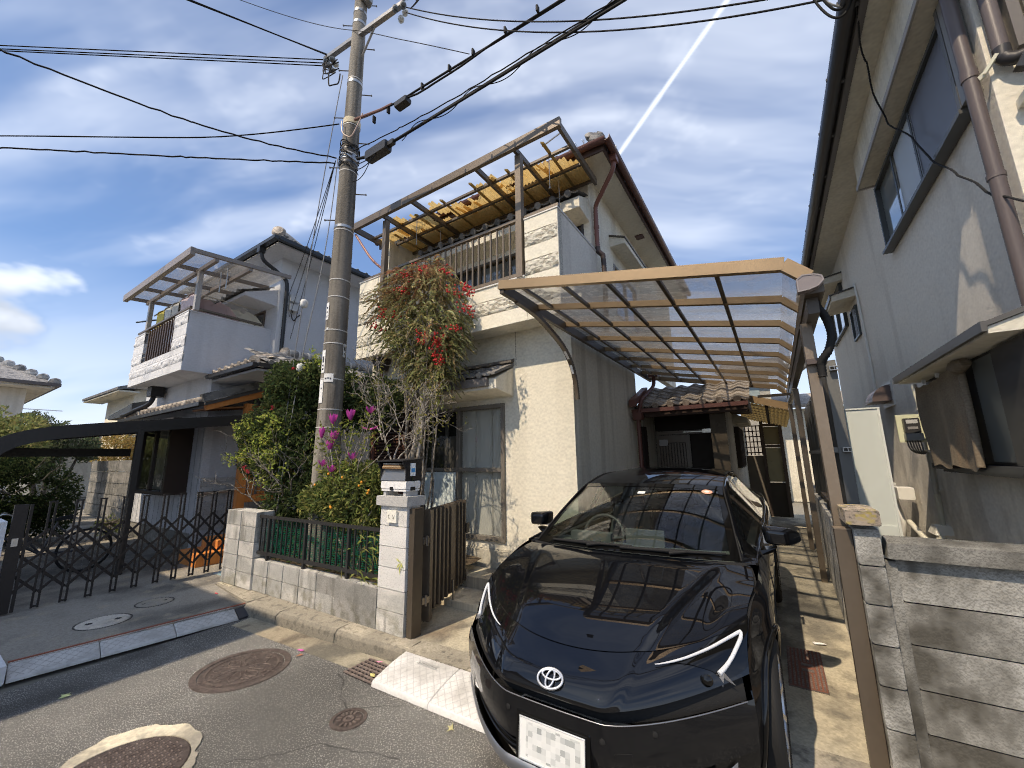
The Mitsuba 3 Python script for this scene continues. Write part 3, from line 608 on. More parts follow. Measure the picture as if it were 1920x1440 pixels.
add('tread', onfloor(mb, 0.007), 'm_iron', lid, tint=1.5, smooth=False, kind='stuff')
add('plate', onfloor(MB().box(-0.095, 0.13, 3.81, 4.45, 0.0, 0.002), 0.006), 'm_matte', lid, rgb=(0.19, 0.078, 0.052), smooth=False)
def leafpiece(name, label, cat, c, pts, rgb, z, lift=0.012, rot=0.0):
    V = [(c[0]+x*math.cos(rot)-y*math.sin(rot), c[1]+x*math.sin(rot)+y*math.cos(rot), z+0.004+lift*((x*37+y*11) % 1)) for x, y in pts]
    n = len(V); cc = np.mean(V, axis=0)+np.array([0, 0, lift*0.6])
    top = np.vstack([V, cc[None]]); bot = top-np.array([0, 0, 0.002])
    f = [[k, (k+1) % n, n] for k in range(n)]; fb = [[b+n+1, a+n+1, c_+n+1] for a, b, c_ in f]
    return add(name, MB().raw(np.vstack([top, bot]), f+fb), 'm_matte', rgb=rgb, label=label, cat=cat, smooth=False)
star = [(0.05, 0.006), (0.010, 0.009), (0.014, 0.04), (-0.006, 0.011), (-0.045, 0.022), (-0.012, -0.003), (-0.018, -0.024), (0.004, -0.009)]
petal = [(0.034, 0.0), (0.014, 0.013), (-0.028, 0.010), (-0.034, -0.004), (0.007, -0.010)]
leafpiece('fallen_leaf', 'pale yellow fallen leaf on the asphalt near the left kerb ramps', 'leaf', (-4.88, 1.02), star, (0.55, 0.58, 0.27), 0.0, rot=0.6)
leafpiece('fallen_leaf', 'pale yellow leaf lying at the foot of the white kerb ramp by the car', 'leaf', (-2.03, 2.33), star, (0.62, 0.58, 0.28), 0.0, rot=2.0)
leafpiece('fallen_leaf', 'small yellow leaf on the corner of the drain grate', 'leaf', (-3.02, 2.46), [(0.03, 0), (0, 0.03), (-0.03, 0.005), (0, -0.02)], (0.68, 0.62, 0.24), 0.02)
leafpiece('fallen_petal', 'bright magenta petal on the gutter strip below the garden wall', 'petal', (-4.02, 2.42), petal, (0.62, 0.12, 0.42), 0.005, rot=0.4)
leafpiece('fallen_petal', 'orange bit of petal next to the magenta petal on the gutter strip', 'petal', (-3.93, 2.36), petal, (0.50, 0.22, 0.12), 0.005, rot=1.4)
leafpiece('fallen_petal', 'pink petal at the kerb beside the drain grate', 'petal', (-3.17, 2.66), petal, (0.72, 0.28, 0.40), 0.008, rot=0.2)
leafpiece('fallen_petal', 'small red petal near the block pier of the garden wall', 'petal', (-6.35, 2.60), [(0.03, 0), (0, 0.02), (-0.03, 0), (0, -0.02)], (0.70, 0.12, 0.14), 0.1)
leafpiece('paper_scrap', 'white scrap of paper on the driveway right of the car', 'scrap', (0.145, 4.62), [(0.05, 0.0), (0.03, 0.03), (-0.05, 0.02), (-0.04, -0.02)], (0.8, 0.8, 0.78), 0.165)
lfb = thing('bamboo_leaf', 'yellow-green three-pointed bamboo leaf caught on the granite gate pillar', 'leaf')
for a, L in ((0.35, 0.10), (-0.9, 0.085), (-1.6, 0.12), (-2.2, 0.07)):
    o = np.array([-3.20, 2.893, 0.80]); t3 = np.array([-math.cos(a+0.2), 0.0, math.sin(a)]); s3 = np.array([t3[2], 0, -t3[0]])
    add('blade', MB().raw([o, o+t3*L*0.5+s3*0.009-np.array([0, .006, 0]), o+t3*L, o+t3*L*0.5-s3*0.009-np.array([0, .004, 0])], [[0, 1, 2, 3]]), 'm_leaf', lfb, rgb=(0.55, 0.56, 0.16), smooth=False)
# ------------------------------------------------------------------ tiles
def pantile(w, L, amp=0.032, n=8, thick=0.014):
    """one S-shaped tile in local x (across), y (up the slope), z (out of the roof)"""
    xs = np.linspace(0, w, n); zz = amp*(0.5+0.5*np.sin(2*math.pi*(xs/w)-0.6))
    top0 = np.stack([xs, xs*0, zz+0.018], 1); top1 = np.stack([xs, xs*0+L, zz], 1); low0 = top0-np.array([0, 0, thick+0.006])
    V = np.vstack([low0, top0, top1]); i = np.arange(n-1)
    F = np.vstack([np.stack([i, i+1, i+n+1, i+n], 1), np.stack([i+n, i+n+1, i+2*n+1, i+2*n], 1)])
    return V, F
def tile_roof(par, p0, ex, width, eu, length, mat, w=0.27, L=0.235, each=True, tint=1.0, name='tile', amp=0.032, eave_caps=True):
    ex, eu = norm(ex), norm(eu); nz = norm(np.cross(ex, eu)); nx = max(1, round(width/w)); ny = max(1, round(length/L)); w = width/nx; L = length/ny
    V, F = pantile(w, L*1.06, amp); allmb = MB(); A = np.stack([ex, eu, nz])
    for j in range(ny):
        for i in range(nx):
            v = V.copy(); v[:, 0] += i*w; v[:, 1] += j*L
            v = v@A+np.asarray(p0, float)+nz*(0.004*(rng.random()-0.5))
            mb = MB().raw(v, F)
            if j == 0 and eave_caps:                                   # round pendant of the eave tile
                c = np.asarray(p0)+ex*((i+0.335)*w)+nz*(amp*0.72)-eu*0.012
                mb.lathe([(0.0, 0.0), (amp*1.25, 0.0), (amp*1.35, 0.012), (amp*1.35, 0.03)], c, eu, 12)
            if each: add(name, mb, mat, par, smooth=50, tint=tint)
            else: allmb.add(mb.mesh())
    if not each: add(name+'s', allmb, mat, par, smooth=50, tint=tint, kind='stuff')
def window(par, p, ex, w, h, rgb, panes=2, glass='m_glass', depth=0.06, fr=0.045, back=(0.02, 0.02, 0.02), name='window', label=None, backoff=0.10, split=None):
    """a framed window: p lower left corner of the outside face, ex along the wall (outward normal = ex x z)"""
    ex = norm(ex); n = np.cross(ex, [0, 0, 1.0]); p = np.asarray(p, float)
    k = numbered(f'{par}__{name}')
    def bx(a0, a1, z0, z1, o0, o1):
        c = [p+ex*a+np.array([0, 0, z])-n*o for z in (z0, z1) for a, o in ((a0, o0), (a1, o0), (a1, o1), (a0, o1))]
        return MB().hexa(c, 0.003)
    mb = MB()
    for m in (bx(0, w, 0, fr, -0.01, depth), bx(0, w, h-fr, h, -0.01, depth), bx(0, fr, fr, h-fr, -0.01, depth), bx(w-fr, w, fr, h-fr, -0.01, depth)): mb.add(m.mesh())
    for i in range(1, panes): mb.add(bx(i*w/panes-fr/2, i*w/panes+fr/2, fr, h-fr, 0.0, depth-0.005).mesh())
    if split: mb.add(bx(fr, w-fr, split-fr/2, split+fr/2, 0.0, depth-0.008).mesh())
    scene[k] = entry(mb, 'm_satin', rgb=rgb)
    if label: tag(k, label)
    for i in range(panes):
        a0, a1 = i*w/panes+(fr if i == 0 else fr/2), (i+1)*w/panes-(fr if i == panes-1 else fr/2)
        q = [p+ex*a0+np.array([0, 0, fr])-n*0.03, p+ex*a1+np.array([0, 0, fr])-n*0.03, p+ex*a1+np.array([0, 0, h-fr])-n*0.03, p+ex*a0+np.array([0, 0, h-fr])-n*0.03]
        add('pane', MB().raw(q, [[0, 1, 2, 3]]), glass, k, smooth=False)
    q = [p+ex*a-n*backoff+np.array([0, 0, z]) for a, z in ((0.01, 0.01), (w-0.01, 0.01), (w-0.01, h-0.01), (0.01, h-0.01))]
    add('dark_room', MB().raw(q, [[0, 1, 2, 3]]), 'm_matte', k, rgb=back, smooth=False)
    return k
# ------------------------------------------------------------------ the middle house
H = thing('cream_house', 'cream plastered two-storey house in the middle, with a stone-banded balcony and a torn awning', 'house')
XE, XW, YF, Y2 = -2.09, -6.15, 4.70, 5.55
wz = 0.585
add('front_wall', wall_sheet((XW, YF, wz), (1, 0, 0), XE-XW, 3.64-wz, [(1.27, 0.10, 2.99, 1.99), (0.12, 0.28, 1.22, 2.02)], 0.14), 'm_cream', H, smooth=False)
add('side_wall', wall_sheet((XE, YF+0.003, 0.12), (0, 1, 0), 2.92, 3.52, [], 0.14), 'm_cream', H, smooth=False, tint=0.93, label='shaded side wall of the house behind the carport')
add('foundation', MB().box(XW, XE-0.02, YF-0.03, YF+0.1, 0.05, wz-0.02).box(XW, XE-0.02, YF-0.012, YF+0.1, wz-0.02, wz), 'm_cream', H, tint=0.66, smooth=False)
add('west_wall', BOX(XW-0.0, XW+0.14, YF+0.15, 11.5, 0.1, 6.3), 'm_cream', H, tint=0.9, smooth=False)
add('upper_wall', wall_sheet((XW, Y2, 3.66), (1, 0, 0), 4.10, 2.66, [(0.55, 0.10, 3.20, 1.74), (3.64, 1.28, 3.99, 1.90)], 0.14), 'm_cream', H, smooth=False)
add('upper_side_wall', wall_sheet((-2.05, Y2+0.003, 3.62), (0, 1, 0), 5.95, 2.70, [(1.06, 0.64, 2.5, 1.62)], 0.14), 'm_cream', H, smooth=False, tint=0.96)
add('wall_joint', BOX(-2.965, -2.955, YF-0.004, YF, 3.10, 3.62), 'm_matte', H, rgb=(0.25, 0.23, 0.18), smooth=False)
# balcony -----------------------------------------------------------
BY, BZ0, BZ1, BL, BR = 4.28, 3.57, 5.02, -6.09, -2.02
bal = numbered(H+'__balcony')
scene[bal] = entry(MB().box(BL, BR-0.0, BY+0.03, Y2, BZ0+0.035, BZ0+0.12).box(BL+0.02, BR-0.02, BY+0.004, BY+0.05, BZ0, BZ0+0.05), 'm_cream', tint=0.98, smooth=False)
tag(bal, 'cantilevered balcony with bands of smooth and split stone')
rh = (BZ1-BZ0)/7
def rough_panel(x0, x1, z0, z1):
    nx, nz = max(4, int((x1-x0)/0.022)), max(4, int((z1-z0)/0.022))
    def fn(u, v):
        e = min(u-x0, x1-u, v-z0, z1-v); d = meshkit.fbm(np.array([u*16, v*24, 3.3]), 3)
        return (u, BY-0.006-0.034*(d-0.28)*min(1, e/0.02) if e > 1e-6 else BY+0.004, v)
    return MB().grid(fn, np.linspace(x0, x1, nx), np.linspace(z0, z1, nz))
OX0, OX1 = -5.52, -2.53                                   # the opening with the railing
for r in range(7):
    z1 = BZ1-r*rh; z0 = z1-rh; rough = r in (1, 3, 5)
    if r < 4: runs = [(OX1, BR), (BL, OX0)]
    else: runs = [(BL, -5.24), (-5.24, -4.33), (-4.33, -3.42), (-3.42, -2.78 if r % 2 else -2.51), (-2.78 if r % 2 else -2.51, BR)]
    for x0, x1 in runs:
        g = 0.004
        if rough: add('stone_panel', rough_panel(x0+g, x1-g, z0+g, z1-g), 'm_splitstone', bal, smooth=60, tint=0.96+0.08*rng.random())
        else: add('stone_panel', BOX(x0+g, x1-g, BY, BY+0.02, z0+g, z1-g, 0.004), 'm_cream', bal, tint=1.02+0.1*rng.random())
add('parapet', MB().box(OX1, BR, BY+0.022, BY+0.12, 4.19, BZ1-0.006).box(BL, OX0, BY+0.022, BY+0.12, 4.19, BZ1-0.006).box(BL, BR, BY+0.022, BY+0.12, BZ0+0.052, 4.188), 'm_cream', bal, tint=0.5, smooth=False)
add('end_return', BOX(OX0-0.005, OX0+0.006, BY+0.012, BY+0.13, 4.19, BZ1), 'm_matte', bal, rgb=(0.20, 0.19, 0.17), smooth=False)
add('side_panel', BOX(BR-0.10, BR, BY+0.002, Y2+0.12, BZ0+0.002, BZ1-0.004), 'm_greywall', bal, tint=0.98, smooth=False, label='grey sprayed side panel of the balcony')
add('left_side_panel', BOX(BL, BL+0.10, BY+0.022, Y2, BZ0+0.122, BZ1-0.004), 'm_cream', bal, tint=0.9, smooth=False)
add('coping', MB().box(OX1, BR+0.012, BY-0.012, BY+0.135, BZ1, BZ1+0.018, 0.003).box(BL-0.012, OX0, BY-0.012, BY+0.135, BZ1, BZ1+0.018, 0.003).box(OX0, OX1, BY-0.02, BY+0.13, 4.186, 4.206, 0.003), 'm_satin', bal, rgb=(0.62, 0.61, 0.57))
add('side_coping', MB().box(BR-0.12, BR+0.012, BY+0.14, Y2+0.12, BZ1, BZ1+0.018, 0.003), 'm_satin', bal, rgb=(0.55, 0.55, 0.53))
add('side_rail', MB().box(BR-0.08, BR-0.02, BY+0.03, Y2+0.12, BZ1+0.045, BZ1+0.075, 0.004), 'm_bronze', bal, tint=0.75)
rl = numbered(bal+'__railing'); 
tag(rl, 'brown aluminium balcony railing')
scene[rl] = entry(MB().box(BL+0.05, BR, BY+0.03, BY+0.09, BZ1+0.055, BZ1+0.095, 0.004).box(OX0, OX1, BY+0.035, BY+0.085, 4.245, 4.29, 0.004).box(BR-0.16, BR-0.10, BY+0.03, BY+0.09, BZ1+0.018, BZ1+0.056), 'm_bronze', tint=0.85)
for k in range(27):
    x = OX0+0.05+k*(OX1-OX0-0.1)/26
    k2 = numbered(bal+'__rail_bar'); scene[k2] = entry(BOX(x-0.011, x+0.011, BY+0.048, BY+0.072, 4.29, BZ1+0.056, 0.002), 'm_bronze', tint=0.8)
# windows behind the balcony and on the ground floor
BR_ = (0.085, 0.068, 0.05)
uw = window(H, (XW+0.55, Y2-0.002, 3.76), (1, 0, 0), 2.65, 1.64, BR_, 4, back=(0.03, 0.028, 0.024))
cr = add('curtain', MB().grid(lambda u, v: (u, Y2+0.062+0.012*math.sin(u*38), v), np.linspace(-4.4, -3.1, 60), np.linspace(3.85, 5.32, 2)), 'm_matte', uw, rgb=(0.16, 0.15, 0.125), smooth=True)
window(H, (XW+3.64, Y2-0.002, 4.94), (1, 0, 0), 0.35, 0.62, (0.05, 0.05, 0.055), 1, name='small_window')
w1 = window(H, (-4.88, YF-0.03, 0.685), (1, 0, 0), 1.72, 1.89, (0.155, 0.14, 0.12), 2, depth=0.10, fr=0.055, split=0.955, back=(0.022, 0.02, 0.018), backoff=0.16, label='large sliding garden window with a frosted lower pane')
add('paper_screen', MB().grid(lambda u, v: (u, YF+0.055+0.008*math.sin(u*9+1)+0.004*math.sin(u*23), v), np.linspace(-4.0, -3.21, 24), np.linspace(0.74, 2.52, 3)), 'm_matte', w1, rgb=(0.50, 0.49, 0.45), smooth=True, label='off-white screen behind the right pane')
for x in (-3.72, -3.42): add('screen_fold', BOX(x, x+0.006, YF+0.036, YF+0.046, 0.745, 2.51), 'm_matte', w1, rgb=(0.40, 0.38, 0.34), smooth=False)
add('frosted_pane', BOX(-4.815, -4.055, YF-0.006, YF+0.0, 0.745, 1.605), 'm_satin', w1, rgb=(0.60, 0.68, 0.68), smooth=False, label='pale blue frosted lower pane')
add('screen_frame', MB().box(-4.33, -4.27, YF+0.03, YF+0.06, 1.67, 2.50).box(-4.27, -4.06, YF+0.05, YF+0.062, 1.67, 2.15), 'm_matte', w1, rgb=(0.10, 0.092, 0.08), smooth=False)
sh = numbered(H+'__shutter'); tag(sh, 'dark brown slatted storm shutter left of the garden window')
scene[sh] = entry(MB().box(-6.05, -4.90, YF-0.05, YF-0.005, 0.84, 0.89).box(-6.05, -4.90, YF-0.05, YF-0.005, 2.58, 2.63).box(-6.05, -6.0, YF-0.05, YF-0.005, 0.89, 2.58).box(-4.95, -4.90, YF-0.05, YF-0.005, 0.89, 2.58).box(-6.0, -4.95, YF-0.012, YF-0.004, 0.89, 2.58), 'm_satin', rgb=(0.07, 0.04, 0.032))
for k in range(30):
    z = 0.90+k*0.056
    add('slat', MB().hexa([(-5.99, YF-0.045, z), (-4.96, YF-0.045, z), (-4.96, YF-0.015, z+0.012), (-5.99, YF-0.015, z+0.012), (-5.99, YF-0.042, z+0.03), (-4.96, YF-0.042, z+0.03), (-4.96, YF-0.015, z+0.044), (-5.99, YF-0.015, z+0.044)]), 'm_satin', sh, rgb=(0.105, 0.058, 0.045), smooth=False)
# tiled canopy over the garden window
cp = numbered(H+'__window_canopy'); tag(cp, 'plastered window canopy with a row of grey tiles')
CX0, CX1, CY = -5.80, -3.01, 4.27
scene[cp] = entry(MB().hexa([(CX0, CY, 2.72), (CX1, CY, 2.72), (CX1, YF, 2.66), (CX0, YF, 2.66), (CX0, CY, 2.86), (CX1, CY, 2.86), (CX1, YF, 3.08), (CX0, YF, 3.08)]), 'm_cream', tint=0.98, smooth=False)
add('fascia', MB().box(CX0-0.01, CX1-0.12, CY-0.055, CY-0.003, 2.76, 2.875, 0.004), 'm_matte', cp, rgb=(0.17, 0.155, 0.145))
tile_roof(cp, (CX0, CY-0.07, 2.885), (1, 0, 0), CX1-CX0-0.05, (0, 0.45, 0.22), 0.50, 'm_tile', 0.28, 0.25, tint=0.8, eave_caps=True)
add('ridge_board', MB().hexa([(CX0, YF-0.09, 3.14), (CX1+0.02, YF-0.09, 3.14), (CX1+0.02, YF, 3.16), (CX0, YF, 3.16), (CX0, YF-0.09, 3.17), (CX1+0.02, YF-0.09, 3.17), (CX1+0.02, YF, 3.21), (CX0, YF, 3.21)]), 'm_matte', cp, rgb=(0.13, 0.115, 0.10), smooth=False)
add('end_cover', MB().hexa([(CX1-0.10, CY-0.05, 2.90), (CX1+0.01, CY-0.05, 2.90), (CX1+0.01, YF, 3.10), (CX1-0.10, YF, 3.10), (CX1-0.10, CY-0.05, 2.93), (CX1+0.01, CY-0.05, 2.93), (CX1+0.01, YF, 3.15), (CX1-0.10, YF, 3.15)]), 'm_matte', cp, rgb=(0.15, 0.145, 0.14), smooth=False)
# tiled canopy above the balcony windows
cb = numbered(H+'__upper_canopy'); tag(cb, 'row of dark grey tiles over the balcony windows')
UX0, UX1, UY = -5.45, -2.06, 5.16
scene[cb] = entry(MB().hexa([(UX0, UY, 5.56), (UX1, UY, 5.56), (UX1, Y2, 5.50), (UX0, Y2, 5.50), (UX0, UY, 5.74), (UX1, UY, 5.74), (UX1, Y2, 5.92), (UX0, Y2, 5.92)]), 'm_cream', tint=0.95, smooth=False)
tile_roof(cb, (UX0-0.02, UY-0.06, 5.765), (1, 0, 0), UX1-UX0+0.04, (0, 0.45, 0.19), 0.44, 'm_tile', 0.27, 0.22, tint=0.72, amp=0.042)
# main roof ----------------------------------------------------------
RX0, RX1, RY0, RY1, RZ = -6.65, -1.60, 5.08, 12.0, 6.40
rf = numbered(H+'__roof')
xm = (RX0+RX1)/2; hh = (RX1-RX0)/2; sl = 0.42
scene[rf] = entry(MB().raw([(RX0, RY0, RZ), (RX1, RY0, RZ), (xm, RY0+hh, RZ+hh*sl), (RX1, RY1, RZ), (xm, RY1-hh, RZ+hh*sl), (RX0, RY1, RZ)], [[0, 1, 2], [1, 3, 4], [1, 4, 2], [3, 5, 4], [5, 0, 2], [5, 2, 4]]), 'm_tile', tint=0.7, smooth=False)
add('soffit', MB().box(RX0+0.03, RX1-0.03, RY0+0.03, RY1-0.03, RZ-0.09, RZ-0.06), 'm_cream', rf, tint=0.98, smooth=False)
add('fascia', MB().box(RX0+0.005, RX1-0.005, RY0+0.002, RY0+0.03, RZ-0.13, RZ-0.01).box(RX1-0.03, RX1-0.002, RY0+0.032, RY1, RZ-0.13, RZ-0.01), 'm_satin', rf, rgb=(0.085, 0.055, 0.045), smooth=False)
tile_roof(rf, (RX1+0.03, RY0-0.02, RZ+0.015), (0, 1, 0), 6.8, (-1, 0, sl), 0.30, 'm_tile', 0.28, 0.28, tint=0.7)
tile_roof(rf, (RX0, RY0-0.03, RZ+0.015), (1, 0, 0), RX1-RX0, (0, 1, sl), 0.30, 'm_tile', 0.28, 0.28, tint=0.8)
# hip end ornament
mb = MB(); c0 = np.array([RX1-0.14, RY0+0.10, RZ+0.10]); hd = norm((-1, 1, sl))
mb.tube([c0+hd*0.0, c0+hd*0.30+np.array([0, 0, 0.06]), c0+hd*0.8, c0+hd*3.2], [0.10, 0.11, 0.10, 0.10], 12)
mb.lathe([(0, -0.06), (0.10, -0.05), (0.135, 0.0), (0.12, 0.06), (0.0, 0.09)], c0+np.array([0.0, 0.0, 0.05]), (1, -1, 0.3), 14)
mb.lathe([(0, -0.05), (0.06, -0.04), (0.075, 0.02), (0, 0.05)], c0+np.array([0.06, 0.03, 0.15]), (1, -0.6, 0.5), 12)
mb.lathe([(0, -0.05), (0.055, -0.04), (0.07, 0.02), (0, 0.05)], c0+np.array([-0.08, -0.08, 0.13]), (0.3, -1, 0.5), 12)
add('hip_ridge', mb, 'm_tile', rf, tint=1.25, smooth=50, label='grey hip ridge with a scrolled end tile')
gtr = numbered(H+'__gutter'); tag(gtr, 'red-brown half-round gutter with white clips')
half = [(-0.055, 0.0), (-0.05, -0.045), (-0.02, -0.07), (0.02, -0.07), (0.05, -0.045), (0.055, 0.0), (0.047, 0.0), (0.042, -0.04), (0.017, -0.062), (-0.017, -0.062), (-0.042, -0.04), (-0.047, 0.0)]
scene[gtr] = entry(MB().prism(half, (RX1+0.07, RY0-0.10, RZ-0.0), (1, 0, 0), (0, 0, 1), (0, 1, 0), 6.9).prism(half, (RX0, RY0-0.065, RZ-0.002), (0, 1, 0), (0, 0, 1), (1, 0, 0), RX1-RX0+0.05), 'm_satin', rgb=(0.115, 0.052, 0.042), smooth=50)
for k in range(9): add('clip', BOX(RX1+0.118, RX1+0.132, RY0+0.18+k*0.75, RY0+0.215+k*0.75, RZ-0.03, RZ+0.008), 'm_matte', gtr, rgb=(0.8, 0.8, 0.78), smooth=False)
dp = numbered(H+'__downpipe'); tag(dp, 'red-brown rain downpipe at the corner of the upper wall')
scene[dp] = entry(MB().tube(curve([(RX1+0.05, RY0+0.30, RZ-0.06), (RX1+0.03, RY0+0.31, RZ-0.22), (-1.80, 5.53, RZ-0.45), (-1.985, 5.66, RZ-0.62), (-1.992, 5.67, 6.2-0.6), (-1.992, 5.67, 5.28), (-1.99, 5.67, 5.06)], 40), 0.036, 10).box(RX1-0.0, RX1+0.10, RY0+0.24, RY0+0.36, RZ-0.16, RZ-0.03, 0.01).lathe([(0.036, 0), (0.043, 0.005), (0.043, 0.05), (0.036, 0.055)], (-1.992, 5.67, 5.42), n=12), 'm_satin', rgb=(0.19, 0.082, 0.062), smooth=50)
add('elbow', TUBE(curve([(-1.992, 5.67, 5.10), (-1.985, 5.675, 5.02), (-1.93, 5.72, 4.96), (-1.93, 5.74, 4.80), (-1.96, 5.75, 3.70)], 24), 0.041, 10), 'm_satin', dp, rgb=(0.05, 0.035, 0.03), smooth=50)
add('vent', MB().box(-1.92, -1.76, 7.75, 7.95, RZ-0.099, RZ-0.089).box(-1.90, -1.78, 7.77, 7.79, RZ-0.106, RZ-0.0985).box(-1.90, -1.78, 7.91, 7.93, RZ-0.106, RZ-0.0985).box(-1.85, -1.83, 7.79, 7.91, RZ-0.106, RZ-0.0985), 'm_satin', H, rgb=(0.10, 0.045, 0.035), smooth=False)
# side canopy and window upstairs
sc = numbered(H+'__side_canopy'); tag(sc, 'plain plaster canopy over the upstairs side window')
scene[sc] = entry(MB().hexa([(-2.05, 6.48, 5.50), (-1.78, 6.48, 5.50), (-1.78, 8.3, 5.50), (-2.05, 8.3, 5.50), (-2.05, 6.48, 5.70), (-1.78, 6.48, 5.585), (-1.78, 8.3, 5.585), (-2.05, 8.3, 5.70)]), 'm_cream', smooth=False)
add('edge', MB().hexa([(-2.05, 6.46, 5.704), (-1.765, 6.46, 5.589), (-1.765, 8.32, 5.589), (-2.05, 8.32, 5.704), (-2.05, 6.46, 5.73), (-1.765, 6.46, 5.615), (-1.765, 8.32, 5.615), (-2.05, 8.32, 5.73)]), 'm_satin', sc, rgb=(0.09, 0.075, 0.06), smooth=False)
window(H, (-2.05, Y2+1.06, 4.26), (0, 1, 0), 1.44, 0.98, (0.22, 0.21, 0.20), 2, name='side_window', back=(0.05, 0.045, 0.05))
# hopper and drainpipe under the balcony at the left
hp = numbered(H+'__balcony_drain'); tag(hp, 'dark hopper and rusty drainpipe under the left end of the balcony')
scene[hp] = entry(MB().hexa([(-5.83, 4.50, 3.38), (-5.67, 4.50, 3.38), (-5.67, 4.66, 3.38), (-5.83, 4.66, 3.38), (-5.87, 4.46, 3.58), (-5.63, 4.46, 3.58), (-5.63, 4.69, 3.58), (-5.87, 4.69, 3.58)], 0.01), 'm_satin', rgb=(0.05, 0.04, 0.035))
add('pipe', TUBE(curve([(-5.75, 4.58, 3.39), (-5.76, 4.59, 3.22), (-5.92, 4.64, 3.08), (-5.95, 4.65, 2.9), (-5.95, 4.65, 0.5)], 28), 0.034, 10), 'm_satin', hp, rgb=(0.20, 0.085, 0.065), smooth=50)
# ------------------------------------------------------------------ balcony pergola with its broken sheets
P = thing('balcony_pergola', 'brown aluminium balcony awning frame, its yellowed corrugated sheets torn and full of holes', 'awning')
def pz(y): return 6.125-0.005*(y-4.15)
PX = [-1.90, -2.61, -3.30, -3.99, -4.68, -5.41, -6.20]
add('front_beam', BOX(-6.25, -1.86, 4.12, 4.18, 6.07, 6.20, 0.004), 'm_bronze', P, tint=0.80)
for i, x in enumerate(PX):
    if i in (0, 1, 2, 4, 5, 6): add('rafter', BEAM((x, 4.16, pz(4.16)), (x, 5.50, pz(5.50)), 0.045, 0.085 if i not in (0, 6) else 0.11, ch=0.003), 'm_bronze', P, tint=0.62)
for y in (4.62, 5.03, 5.47): add('purlin', BEAM((-6.2, y, pz(y)+0.028), (-1.90, y, pz(y)+0.028), 0.045, 0.04, ch=0.003), 'm_bronze', P, tint=0.66)
for x in (-2.60, -5.44): add('post', BOX(x-0.045, x+0.045, BY-0.03, BY+0.055, 4.19, pz(4.3)-0.05, 0.005), 'm_bronze', P, tint=0.9)
rb = np.random.default_rng(12)
for x, y0, y1 in ((-2.26, 4.36, 5.48), (-2.98, 4.52, 5.48), (-3.64, 4.45, 5.48), (-4.32, 4.50, 5.48), (-4.98, 4.55, 5.48), (-5.80, 4.75, 5.48)):
    add('batten', MB().hexa([(x-0.018, y0, pz(y0)+0.05), (x+0.022, y0+0.03, pz(y0)+0.05), (x+0.02, y1, pz(y1)+0.05), (x-0.02, y1, pz(y1)+0.05), (x-0.018, y0, pz(y0)+0.078), (x+0.022, y0+0.03, pz(y0)+0.078), (x+0.02, y1, pz(y1)+0.078), (x-0.02, y1, pz(y1)+0.078)]), 'm_yellow', P, tint=0.55, smooth=False)
def sheet_piece(x0, x1):
    """corrugated strip between two rafters, torn along its front edge"""
    mb = MB(); dx, dy = 0.0125, 0.05
    ys = np.arange(4.30, 5.501, dy)
    nx = int((x1-x0)/dx)
    for i in range(nx):
        xa, xb = x0+i*dx, x0+(i+1)*dx
        c = round((xa)/0.065)*0.065                                   # each ridge tears on its own
        e = 4.66+0.46*(meshkit.noise(np.array([c*1.7, 0.5, 0.0]), 2)-0.5)+0.36*(meshkit.noise(np.array([c*6, 1.5, 0.0]), 3)-0.5)+0.12*(meshkit.noise(np.array([c*40, 2.5, 0.0]), 4)-0.5)
        if x1 > -2.0: e += 0.28
        za, zb = 0.013*math.sin(xa*2*math.pi/0.065), 0.013*math.sin(xb*2*math.pi/0.065)
        for ya, yb in zip(ys[:-1], ys[1:]):
            if yb < e: continue
            if ya < 5.05 and meshkit.noise(np.array([c*4.5, ya*7, 7.7]), 6) > 0.63: continue
            o = 0.062
            mb.raw([(xa, ya, pz(ya)+o+za), (xb, ya, pz(ya)+o+zb), (xb, yb, pz(yb)+o+zb), (xa, yb, pz(yb)+o+za)], [[0, 1, 2, 3]])
    return mb
for a in range(6): add('corrugated_sheet', sheet_piece(PX[a+1], PX[a]-0.001), 'm_yellow', P, smooth=False, tint=0.95+0.1*rb.random())
for k in range(16):                                                   # loose shards hanging on the battens
    x = -6.0+3.9*rb.random(); y = 4.45+0.5*rb.random(); L = 0.12+0.25*rb.random(); w = 0.05+0.06*rb.random(); dz = -0.05*rb.random(); sx = (rb.random()-0.5)*0.12
    mb = MB(); n = 8
    for i in range(n):
        xa, xb = x+w*i/n, x+w*(i+1)/n; za, zb = 0.013*math.sin(xa*96.7), 0.013*math.sin(xb*96.7)
        mb.raw([(xa, y, pz(y)+0.062+za+dz), (xb, y, pz(y)+0.062+zb+dz), (xb+sx, y+L, pz(y+L)+0.062+zb), (xa+sx, y+L, pz(y+L)+0.062+za)], [[0, 1, 2, 3]])
    add('torn_shard', mb, 'm_yellow', P, smooth=False, tint=0.9+0.2*rb.random())
for x, y, L in ((-2.28, 4.62, 0.5), (-2.36, 5.1, 0.46), (-5.0, 4.62, 0.5), (-4.86, 5.1, 0.5)):
    add('hanger_hook', MB().tube([(x, y, pz(y)-0.02), (x, y, pz(y)-L)], 0.007, 6).tube([(x, y, pz(y)-L+0.03), (x-0.02, y, pz(y)-L), (x+0.02, y+0.01, pz(y)-L+0.015)], 0.006, 6), 'm_metal', P, rgb=(0.4, 0.38, 0.35))
add('drying_pole', TUBE([(-2.36, 4.58, 6.33), (-1.99, 4.47, 6.30)], 0.012, 8), 'm_metal', P, rgb=(0.6, 0.62, 0.66))
